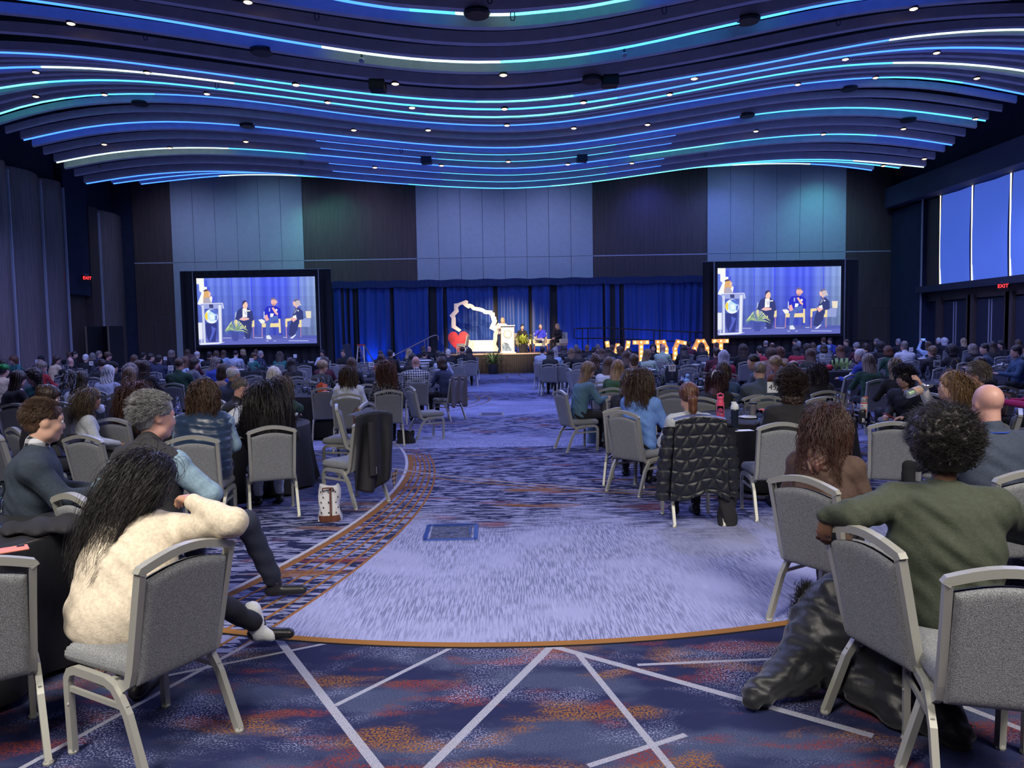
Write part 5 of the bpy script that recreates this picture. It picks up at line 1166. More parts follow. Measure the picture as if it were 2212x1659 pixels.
# ---------------------------------------------------------------- strand hair for the nearer heads
def strand_mesh(FR, neck, hs, style, n, seed, L, cols, r0=.0012, wave=.006, lam=.07, segs=9, lay=.16, part=0, grav=.5, bias=(0, 0, 0)):
    rg = np.random.default_rng(seed); c0 = np.array([0, -.016, .038]); e = np.array([.083, .102, .094])
    d = rg.normal(size=(n * 6, 3)); d /= np.linalg.norm(d, axis=1)[:, None]
    ok = ((style not in ('short', 'grey')) | (d[:, 2] > -.45 - .25 * (d[:, 1] < -.5))) & ((d[:, 1] < .30 + .25 * (style in ('short', 'grey'))) | (d[:, 2] > .55)) & (d[:, 2] > (-.62 if style != 'afro' else -.75)) & ~((d[:, 1] > -.25) & (d[:, 2] < -.05))
    if style == 'bald': ok &= (d[:, 2] < .35)
    d = d[ok][:n]; n = len(d)
    nC = max(20, n // 22); C = d[rg.choice(n, nC, replace=False)]; cl = np.argmax(d @ C.T, 1)
    D = np.concatenate([d, C]); cid = np.concatenate([cl, np.arange(nC)]); N = len(D)
    lr = rg.random(N) * lay + .02; lr[n:] = lay * .5; P = c0 + D * e * 1.0; Rm = np.array(FR[1]); H0 = np.array(FR[0]); gx = Rm.T @ np.array([0, 0, -1.0]); cen, RL, bk, shL, shR = neck; shL = Rm.T @ (shL - H0) / hs; shR = Rm.T @ (shR - H0) / hs; tc = Rm.T @ (np.array(cen) - H0) / hs; te = np.array([.19 * bk, .142 * bk, .275]) / hs; RQ = RL.T @ Rm
    sx = np.sign(D[:, 0] - part + 1e-6)[:, None]
    tie = np.array([0, -.122, -.005])
    if style in ('long', 'wavy', 'bob'): lt_ = np.clip(.30 + D[:, 1:2] * 2.2, .02, .8) + .5 * np.abs(D[:, :1]); v = np.concatenate([sx * lt_, np.where(D[:, 1:2] > -.1, -.5, -.05), np.full((N, 1), -.05)], 1)
    elif style == 'pony': v = tie - P
    elif style == 'afro': v = D * 1.0
    else: v = np.stack([D[:, 0] * .3 + .5 * np.sin(D[:, 2] * 4 + seed), -.6 - 0 * D[:, 0], -.25 + .5 * (D[:, 2] > .3)], 1)
    v = v + rg.normal(size=v.shape) * .12; v /= np.linalg.norm(v, axis=1)[:, None]
    Ls = L * (.75 + .35 * rg.random(N)); st = (Ls / segs)[:, None]; path = [P.copy()]; tied = np.zeros(N, bool)
    for i in range(segs):
        q = (P - c0) / e; nr = q / np.linalg.norm(q, axis=1)[:, None]
        if style == 'pony':
            nt_ = ~tied; v = np.where(nt_[:, None], tie - P, np.array([0, -.1, -1.0]) + rg.normal(size=v.shape) * .08)
            dist = np.linalg.norm(tie - P, axis=1); stp = np.where(nt_, np.minimum(dist, np.maximum(dist / max(1, 4 - i), .02)), (L * .9 / (segs - 3)))[:, None]; tied |= dist < .03
            v = v / np.maximum(1e-6, np.linalg.norm(v, axis=1))[:, None]; P = P + v * stp
        elif style == 'afro': v = D + rg.normal(size=v.shape) * .55; v /= np.linalg.norm(v, axis=1)[:, None]; P = P + v * st
        else:
            v = v * np.array([.66, .74, .74]) + np.array(bias) * .2 + gx * grav * ((.5 if style not in ('short', 'afro') else .25) + i / segs) + rg.normal(size=v.shape) * .05; v /= np.linalg.norm(v, axis=1)[:, None]; P = P + v * st
        q = (P - c0) / e; l = np.linalg.norm(q, axis=1); tgt = 1 + lr * (1 if style != 'pony' else .35); m = l < tgt
        if style == 'pony': m &= ~tied
        P = np.where(m[:, None], c0 + q / l[:, None] * tgt[:, None] * e, P)
        if style != 'afro' and style != 'short':
            q = ((P - tc) @ RQ.T) / te; l = np.linalg.norm(q, axis=1); tg = 1.0 + lr * .35; m = l < tg; P = np.where(m[:, None], tc + ((q / l[:, None] * tg[:, None] * te) @ RQ), P); P[:, 0] *= np.where(np.abs(P[:, 0]) > .125, .93, 1)
            sa = shR - shL; ts = np.clip(((P - shL) @ sa) / (sa @ sa), 0, 1)[:, None]; o_ = P - (shL + ts * sa); l = np.linalg.norm(o_, axis=1); rr_ = (.088 * bk + lr * .05 + .018 * (1 - 2 * np.abs(ts[:, 0] - .5))) / hs; m = l < rr_
            P = np.where(m[:, None], P + o_ / l[:, None] * (rr_ - l)[:, None], P)
            fm = (P[:, 1] > .055) & (P[:, 2] < .07); P[:, 1] = np.where(fm, .055, P[:, 1])
        path.append(P.copy())
    A = np.stack(path, 1)  # N,seg+1,3
    ld = A[n:][cid[:n]]; t = np.linspace(0, 1, segs + 1)[None, :, None]; cw = {'afro': .35, 'short': .35}.get(style, .55)
    X = A[:n] * (1 - cw * t) + (ld + (A[:n, :1] - ld[:, :1]) * .5) * cw * t
    ph = rg.random(nC) * 6.28; s_ = t[..., 0] * Ls[:n, None]; pc = ph[cid[:n]][:, None] + rg.normal(size=(n, 1)) * .4
    am = wave * (.3 + t[..., 0])
    X[..., 0] += am * np.sin(s_ / lam * 6.28 + pc); X[..., 1] += am * .8 * np.cos(s_ / lam * 6.28 + pc * 1.3)
    if style == 'afro': X[..., 2] += am * np.sin(s_ / lam * 6.28 + pc * 2 + 1)
    # three-sided tapering tubes
    T = np.gradient(X, axis=1); T /= np.maximum(1e-9, np.linalg.norm(T, axis=2))[..., None]; u = np.cross(T, np.array([.3, .5, .8])); u /= np.linalg.norm(u, axis=2)[..., None]; w_ = np.cross(T, u)
    rad = (r0 * (1 - .65 * t))[..., 0][..., None]; k3 = [u * math.cos(a) + w_ * math.sin(a) for a in (0, 2.094, 4.189)]
    V = np.stack([X + k * rad for k in k3], 2)  # n,seg+1,3,3
    nv = V.shape[1] * 3; base = np.arange(n)[:, None, None] * nv; i_ = np.arange(segs)[None, :, None] * 3; j = np.arange(3)[None, None, :]; j2 = (j + 1) % 3
    Q = np.stack([base + i_ + j, base + i_ + j2, base + i_ + 3 + j2, base + i_ + 3 + j], -1).reshape(-1, 4)
    me = bpy.data.meshes.new('strands'); me.vertices.add(n * nv); me.vertices.foreach_set('co', V.astype(np.float32).ravel()); me.loops.add(len(Q) * 4); me.loops.foreach_set('vertex_index', Q.astype(np.int32).ravel())
    me.polygons.add(len(Q)); me.polygons.foreach_set('loop_start', np.arange(0, len(Q) * 4, 4, dtype=np.int32)); me.polygons.foreach_set('use_smooth', np.ones(len(Q), bool)); me.update(calc_edges=True)
    c1, c2 = np.array(cols[0]), np.array(cols[1]); f = np.clip(rg.random(n) * .55 + .45 * rg.random(nC)[cid[:n]], 0, 1)[:, None] ** 1.6; f = f * (np.ones((1, segs + 1)) * .6 + .5 * t[0, :, 0][None]); f = np.clip(f, 0, 1)
    col = c1 + (c2 - c1) * f[..., None]; col = np.concatenate([col, np.ones(col.shape[:2] + (1,))], 2); col = np.repeat(col[:, :, None, :], 3, 2).reshape(-1, 4)
    at = me.color_attributes.new('col', 'FLOAT_COLOR', 'POINT'); at.data.foreach_set('color', col.astype(np.float32).ravel()); me.materials.append(mat('strand_hair', (.1, .1, .1), .38, attr='col')); return me
def add_strands(t, FR, style, n, seed, L, hcol, **k):
    h = [c for c in t.children if c.name.startswith('hair')][0]
    o = inst(strand_mesh(FR, k.pop('neck'), h.scale[0], style, n, seed, L, HC[hcol], **k), 'hair_strands', h); o['kind'] = 'stuff'; return o
def LOC(p, o, hd, s=1.0):
    a = -math.radians(hd - 90); x, y = p[0] - o[0], p[1] - o[1]; return va(x * math.cos(a) - y * math.sin(a), x * math.sin(a) + y * math.cos(a), p[2]) / s
def hero(label, px, py, d, hd, top, hair, hcol, skin='fair', bottom=None, st=None, s=None, seat=True, group='people seated near the camera', dx=0, dy=0, vestm=None, glasses=False, hs=1.0, shoe=None, **fk):
    """seat a figure so that the crown of the head is where the photograph has it"""
    T = W(px, py, d); fk.setdefault('hb', .013 if d < 6 else .017); fk.setdefault('ht', .012 if d < 6 else .015); fk.setdefault('hl', .018 if d < 6 else .022)
    o = fk.pop('origin', None); wl_, wr_ = fk.pop('WL', None), fk.pop('WR', None)
    fig0_top = None
    if wl_ or wr_ or o:
        oo = o; fk['armL'] = tuple(LOC(p, oo, hd) for p in wl_[:2]) + tuple(wl_[2:]) if wl_ else None; fk['armR'] = tuple(LOC(p, oo, hd) for p in wr_[:2]) + tuple(wr_[2:]) if wr_ else None
    fig = figure(**fk); tp = fig['top']; sc = s or max(.93, min(1.08, T.z / (tp[2] + .02)))
    if o: x, y = o
    else:
        a = math.radians(hd - 90); x = T.x - sc * (tp[0] * math.cos(a) - tp[1] * math.sin(a)); y = T.y - sc * (tp[0] * math.sin(a) + tp[1] * math.cos(a))
    t = person(label, x, y, hd, fig, hair, hcol, top, skin, bottom, group, sc, glasses, hs=hs, shoe=shoe)
    if fk.get('vest'): inst(fig['vest'], 'vest', t, mats=[vestm])
    if st and d > 6: kw_ = dict(st[4]); kw_['r0'] *= 1.35; kw_['segs'] = min(8, kw_.get('segs', 8)); st = (st[0], int(st[1] * .55), st[2], st[3], kw_)
    if st: add_strands(t, fig['head'], *st[:4], hcol, neck=fig['torso'], **(st[4] if len(st) > 4 else {}))
    if seat: chair(x + dx - .03 * math.cos(math.radians(hd)), y + dy - .03 * math.sin(math.radians(hd)), hd if seat is True else seat, ' '.join(('grey banquet chair under the ' + label).split(' ')[:16]), 'grey banquet chairs in use')
    return t, fig, (x, y), sc
NAVYF = fabric((.022, .034, .055)); BLACKT = fabric((.012, .012, .015)); CREAMF = fabric((.62, .54, .42)); LBLUE = fabric((.22, .33, .42)); WHITEF = fabric((.58, .62, .68)); OLIVE = fabric((.042, .052, .034)); BROWNF = fabric((.075, .043, .033))
PUFF = mat('navy_quilted_nylon', (.015, .035, .085), .35, sheen=.2); SLATEF = fabric((.045, .06, .10)); BLUEF = fabric((.13, .26, .62)); GREYSW = fabric((.42, .45, .48)); PUFFB = mat('black_quilted_nylon', (.012, .013, .018), .45)
# woman in the cream sweater, asleep on her arm over the chair back
oC = (-1.73, 3.24)
chair(-1.60, 3.17, 150.7, 'grey banquet chair in front, its back under the cream sleeve', 'near empty-backed chairs')
def wp(px, py, d): return W(px, py, d)
t, fig, _, _ = hero('person in a cream sweater slumped on one arm over a chair back', 330, 960, 3.45, 84, CREAMF, 'wavy', 'black', 'tan', BLKF, st=('wavy', 2800, 11, .58, dict(r0=.0015, wave=.011, lam=.17, lay=.10, segs=16, grav=.40, bias=(-.27, -.78, 0))), s=1.0, seat=False, sex='f', bulk=1.16,
     lean=31, hp=22, hy=-8, hr=14, slouch=.05, origin=oC, WL=(wp(215, 1290, 3.45), wp(300, 1300, 3.75)), WR=(wp(503, 1128, 3.16), wp(418, 1085, 3.36)), hs=.92, up=.44, wr=.003,
     legs=((-.10, .36, .53), (-.14, .30, .09), (.16, .38, .50), LOC((-1.44, 4.12, .13), oC, 84)), feet=(0, -78), fine_hands=True, hem=.07, curlR=.9, ht=.010, hb=.011)
a_ = LOC((-1.44, 4.12, .13), oC, 84); g = SDF(a_ - .16, a_ + .2, .01); g.cone(a_ + va(-.02, -.03, .10), a_ + va(0, 0, -.04), .050, .046, .02); g.cone(a_ + va(0, 0, -.04), a_ + va(.07, .0, -.055), .042, .035, .02); g.disp(lambda x, y, z: .0015 * np.sin(z * 300 + x * 120)); inst(g.mesh('sock', mat('white_sock', (.7, .72, .75), .8)), 'sock', t)
# grey-haired man in vest
oB = (-2.13, 4.32)
t, fig, _, _ = hero('person with tousled grey hair in a black vest and pale blue shirt', 325, 850, 4.4, 62, LBLUE, 'short', 'grey', 'pink', fabric((.02, .025, .045)), st=('short', 3000, 21, .05, dict(r0=.0012, wave=.008, lam=.04, lay=.20, grav=.05)), s=1.06, seat=False, sex='m', bulk=1.12, lean=6, hy=-22, hp=6, vest=True, vestm=fabric((.022, .022, .026)), collar=True,
     origin=oB, WL=(wp(225, 1080, 4.5), (-2.35, 4.75, .80)), WR=(wp(448, 1085, 4.3), (-1.93, 4.66, .70)), legs=((-.12, .40, .53), (-.15, .40, .09), LOC((-1.70, 4.62, .57), oB, 62), LOC((-1.62, 4.86, .11), oB, 62)), feet=(0, -50), fine_hands=False, wr=.004, hs=1.0)
me = text_mesh('H', .05); me.materials.append(WHITE_); inst(me, 'lettering', t, (-.06, -.152, .93), (PI / 2, 0, 0))
chair(-2.25, 4.32, 55, 'grey banquet chair under the grey-haired man in the vest', 'grey banquet chairs in use')
# man in navy jacket
t, fig, _, _ = hero('person with short brown hair in a navy knit jacket, profile right', 98, 855, 4.5, 28, NAVYF, 'short', 'brown', 'fair', fabric((.01, .014, .03)), st=('short', 3000, 31, .034, dict(r0=.0011, wave=.001, lam=.08, lay=.03, grav=.10)), sex='m', bulk=1.2, lean=4, hy=6, hp=8, collar=True, wr=.004, hs=1.0, s=1.04,
     armR=(va(.26, .14, .80), va(.12, .36, .80)), armL=(va(-.27, .08, .78), va(-.15, .34, .76)))
g = SDF(fig['neck'] - .12, fig['neck'] + .14, .008); g.cone(fig['neck'] + va(0, -.008, .0), fig['neck'] + va(0, .0, .045), .066, .064, .01); inst(g.mesh('shirt_collar', fabric((.5, .52, .58), 'plaid')), 'shirt_collar', t)
hero('person with shoulder-length highlighted brown hair in a navy quilted vest', 441, 823, 6.95, 97, LBLUE, 'bob', 'brown', st=('bob', 1900, 41, .25, dict(r0=.0022, wave=.009, lam=.11, lay=.26)), bottom=DENIM, sex='f', bulk=1.22, lean=10, hp=8, vest='puffer', vestm=PUFF, hs=1.12, shoe=WHITEF)
hero('person with very long dark hair in a black cardigan and pale jeans', 575, 823, 7.6, 112, BLACKT, 'verylong', 'black', st=('wavy', 2000, 51, .68, dict(r0=.0022, wave=.010, lam=.14, lay=.2, segs=11)), bottom=fabric((.50, .54, .56)), sex='f', bulk=1.2, lean=14, hp=12, hs=1.1, armL=(va(-.30, .16, .78), va(-.14, .40, .80)))
hero('person with long ash-brown hair in a dark green sweater leaning right', 612, 813, 9.4, 75, fabric((.022, .055, .042)), 'long', 'ashbrown', st=('long', 1300, 61, .42, dict(r0=.0028, wave=.006, lam=.16)), sex='f', bulk=1.2, lean=30, side=20, hp=22, armR=(va(.38, .30, .86), va(.24, .5, .78)))
hero('person with long auburn hair and a gold headband in black', 300, 826, 8.6, 78, BLACKT, 'verylong', 'auburn', st=('long', 1500, 71, .62, dict(r0=.0026, wave=.008, lam=.15, segs=10)), sex='f', bulk=1.3, lean=12, hp=10, hs=1.12)
hero('person with long dark-to-blonde wavy hair in a white tee, turned right', 198, 837, 8.0, 35, WHITEF, 'wavy', 'highlight', 'tan', st=('wavy', 1600, 81, .40, dict(r0=.0024, wave=.012, lam=.13)), sex='f', lean=8, hp=8)
hero('person with grey cropped hair and beard in a black jacket', 525, 814, 9.0, 28, BLACKT, 'buzz', 'greybrown', 'pink', st=('short', 900, 91, .03, dict(r0=.002, wave=.001, lay=.04)), sex='m', bulk=1.15, lean=16, hp=16, collar=True, glasses=True)
hero('person with long curly auburn hair in a black and white blouse', 834, 779, 12.2, 103, fabric((.62, .60, .58), 'floral'), 'curlylong', 'auburn', st=('wavy', 1500, 101, .44, dict(r0=.0034, wave=.016, lam=.06, lay=.42, segs=12)), sex='f', lean=6)
hero('person with long highlighted brown hair in a white sweater', 752, 791, 11.6, 98, WHITEF, 'wavy', 'brown', st=('long', 1200, 111, .36, dict(r0=.0032, wave=.008, lam=.12)), sex='f', lean=8, bulk=1.05)
# right side
hero('person with wavy brown hair in a bright blue shirt', 1389, 798, 8.25, 50, BLUEF, 'wavy', 'brown', st=('wavy', 2000, 121, .36, dict(r0=.0023, wave=.022, lam=.075, lay=.36, segs=12)), sex='f', bulk=1.12, lean=4, hp=6, hs=1.08, seat=42)
t, fig, oF, sF = hero('person with a low auburn ponytail in a pale grey sweater', 1487, 828, 6.95, 91, GREYSW, 'pony', 'auburn', st=('pony', 2300, 131, .26, dict(r0=.0018, wave=.006, lam=.06, segs=10, lay=.05)), sex='f', bulk=1.1, lean=3, hp=6, hs=1.12, shoe=BLK, legs=((-.12, .30, .50), (-.13, .10, .10), (.12, .30, .50), (.10, .14, .08)))
hero('person with curly dark brown hair in a black top before table 45', 1708, 808, 7.1, 85, BLACKT, 'curly', 'darkbrown', st=('afro', 2600, 141, .12, dict(r0=.0024, wave=.014, lam=.05, segs=8)), sex='f', bulk=1.25, lean=14, hp=10, hs=1.0, seat=False)
hero('person with auburn waves in a brown sweater, head bowed', 1795, 885, 4.62, 48, BROWNF, 'wavy', 'redbrown', st=('wavy', 3000, 151, .46, dict(r0=.0016, wave=.019, lam=.085, lay=.28, segs=12)), sex='f', bulk=1.15, lean=12, hp=20, hy=-4, wr=.004, hs=1.1, seat=32, dx=.03, dy=-.14, ht=.010)
oI = (1.90, 3.18)
t, fig, _, _ = hero('person with short black curls in an olive green blouse, arm over chair', 2035, 865, 3.55, 66, OLIVE, 'afro', 'black', 'brown', st=('afro', 3600, 161, .11, dict(r0=.0014, wave=.012, lam=.035, segs=9)), s=.99, seat=False, sex='f', bulk=1.30, lean=7, hp=16, hy=8, slouch=.04, origin=oI, wr=.005, ht=.010,
     WL=(wp(1838, 1108, 3.16), wp(1783, 1106, 3.22), va(-.1, .02, -1)), WR=((2.5, 3.4, .78), (2.35, 3.75, .75)), fine_hands=True, curlL=.5, hs=1.0, legs=((-.10, .40, .50), (-.16, .34, .09), (.10, .40, .50), (.14, .38, .09)))
GOLD = mat('silver_hoop', (.75, .72, .68), .2, 1)
for s_ in (-1, 1):
    e = MB().tube([(s_ * .084, .004, -.05), (s_ * .084, .004, -.075), (s_ * .088, .0, -.085)], .005, 6).build('earring', GOLD, t); e.matrix_local = hmat(fig['head'])
tb, fb, _, _ = hero('person with a bald head in a slate jacket and blue lanyard', 2132, 854, 4.65, 92, SLATEF, None, None, 'pink', sex='m', bulk=1.18, lean=5, hp=8, collar=True, hs=1, st=None, s=1.03)
MB().tube([(fb['neck'][0] + .076 * math.cos(a * PI / 8), fb['neck'][1] - .01 + .076 * math.sin(a * PI / 8), fb['neck'][2] + .012) for a in range(17)], 0, rect=(.006, .02)).build('lanyard', mat('blue_lanyard', (.03, .08, .5), .6), tb)
hero('person with straight honey hair in white, drinking from a bottle', 2060, 803, 6.6, 158, fabric((.60, .60, .60)), 'long', 'honey', st=('long', 1900, 171, .34, dict(r0=.0021, wave=.004, lam=.2)), sex='f', lean=4, hp=-6, hy=4, glasses=True, armR=(va(.20, .18, 1.04), va(.10, .27, 1.22)), fine_hands=True, seat=130, hs=1.08)
hero('person with swept grey hair and glasses in an olive jacket', 2108, 781, 7.7, 148, fabric((.05, .06, .05)), 'short', 'greybrown', 'pink', st=('short', 1700, 181, .055, dict(r0=.0022, wave=.004, lam=.1, lay=.14, grav=.5)), sex='m', bulk=1.1, lean=4, hp=4, collar=True, glasses=True, hs=1.06)
t69, f69, _, s69 = hero('person with thick black curls in a dark coat, looking down', 1948, 795, 9.3, 205, fabric((.010, .013, .022)), 'curly', 'black', st=('afro', 1600, 191, .12, dict(r0=.003, wave=.014, lam=.05, segs=8)), sex='f', bulk=1.2, lean=18, hp=20, hs=.95)
hero('person with straight dark shoulder-length hair in a black vest', 1762, 785, 10.6, 88, fabric((.3, .34, .42)), 'long', 'purpleblack', st=('long', 1200, 201, .30, dict(r0=.003, wave=.004, lam=.15)), sex='f', bulk=1.15, lean=10, hp=10, vest=True, vestm=BLACKT, hs=1.1)
hero('person with black-and-burgundy hair and a white claw clip', 1551, 801, 10.0, 60, BLACKT, 'halfup', 'burgundy', st=('wavy', 1300, 211, .40, dict(r0=.003, wave=.010, lam=.09)), sex='f', bulk=1.1, lean=26, hp=24, side=8)

t72, f72, _, s72 = hero('person with brown hair holding up a phone before the right doors', 2005, 737, 24, 85, fabric((.30, .42, .62)), 'wavy', 'brown', sex='f', hb=.016, ht=.016, armL=(va(-.22, .22, 1.10), va(-.09, .34, 1.34)), armR=(va(.24, .22, 1.10), va(.09, .34, 1.34)), group='seated audience')
def onperson(t, p): a = t.rotation_euler.z; s_ = t.scale[0]; return Vector((t.location.x + s_ * (p[0] * math.cos(a) - p[1] * math.sin(a)), t.location.y + s_ * (p[0] * math.sin(a) + p[1] * math.cos(a)), t.location.z + s_ * p[2]))
# ---------------------------------------------------------------- the seated audience
C_ = dict(k=(.012, .012, .016), navy=(.02, .03, .075), green=(.012, .05, .03), teal=(.03, .16, .15), red=(.32, .02, .025), white=(.55, .58, .66), cream=(.60, .48, .33), lblue=(.30, .42, .62), blue=(.03, .06, .34), dgreen=(.015, .06, .035), tan=(.30, .19, .14),
          grey=(.14, .15, .18), slate=(.06, .08, .12), rust=(.20, .075, .045), maroon=(.08, .015, .03), mint=(.34, .46, .38), velvet=(.03, .085, .03), olive=(.035, .042, .032), tealbl=(.08, .17, .24), crim=(.33, .015, .04), denim=(.035, .075, .15), brown=(.07, .04, .035), taupe=(.20, .17, .17), pale=(.42, .48, .62), pink=(.55, .03, .16), dkblue=(.02, .05, .12))
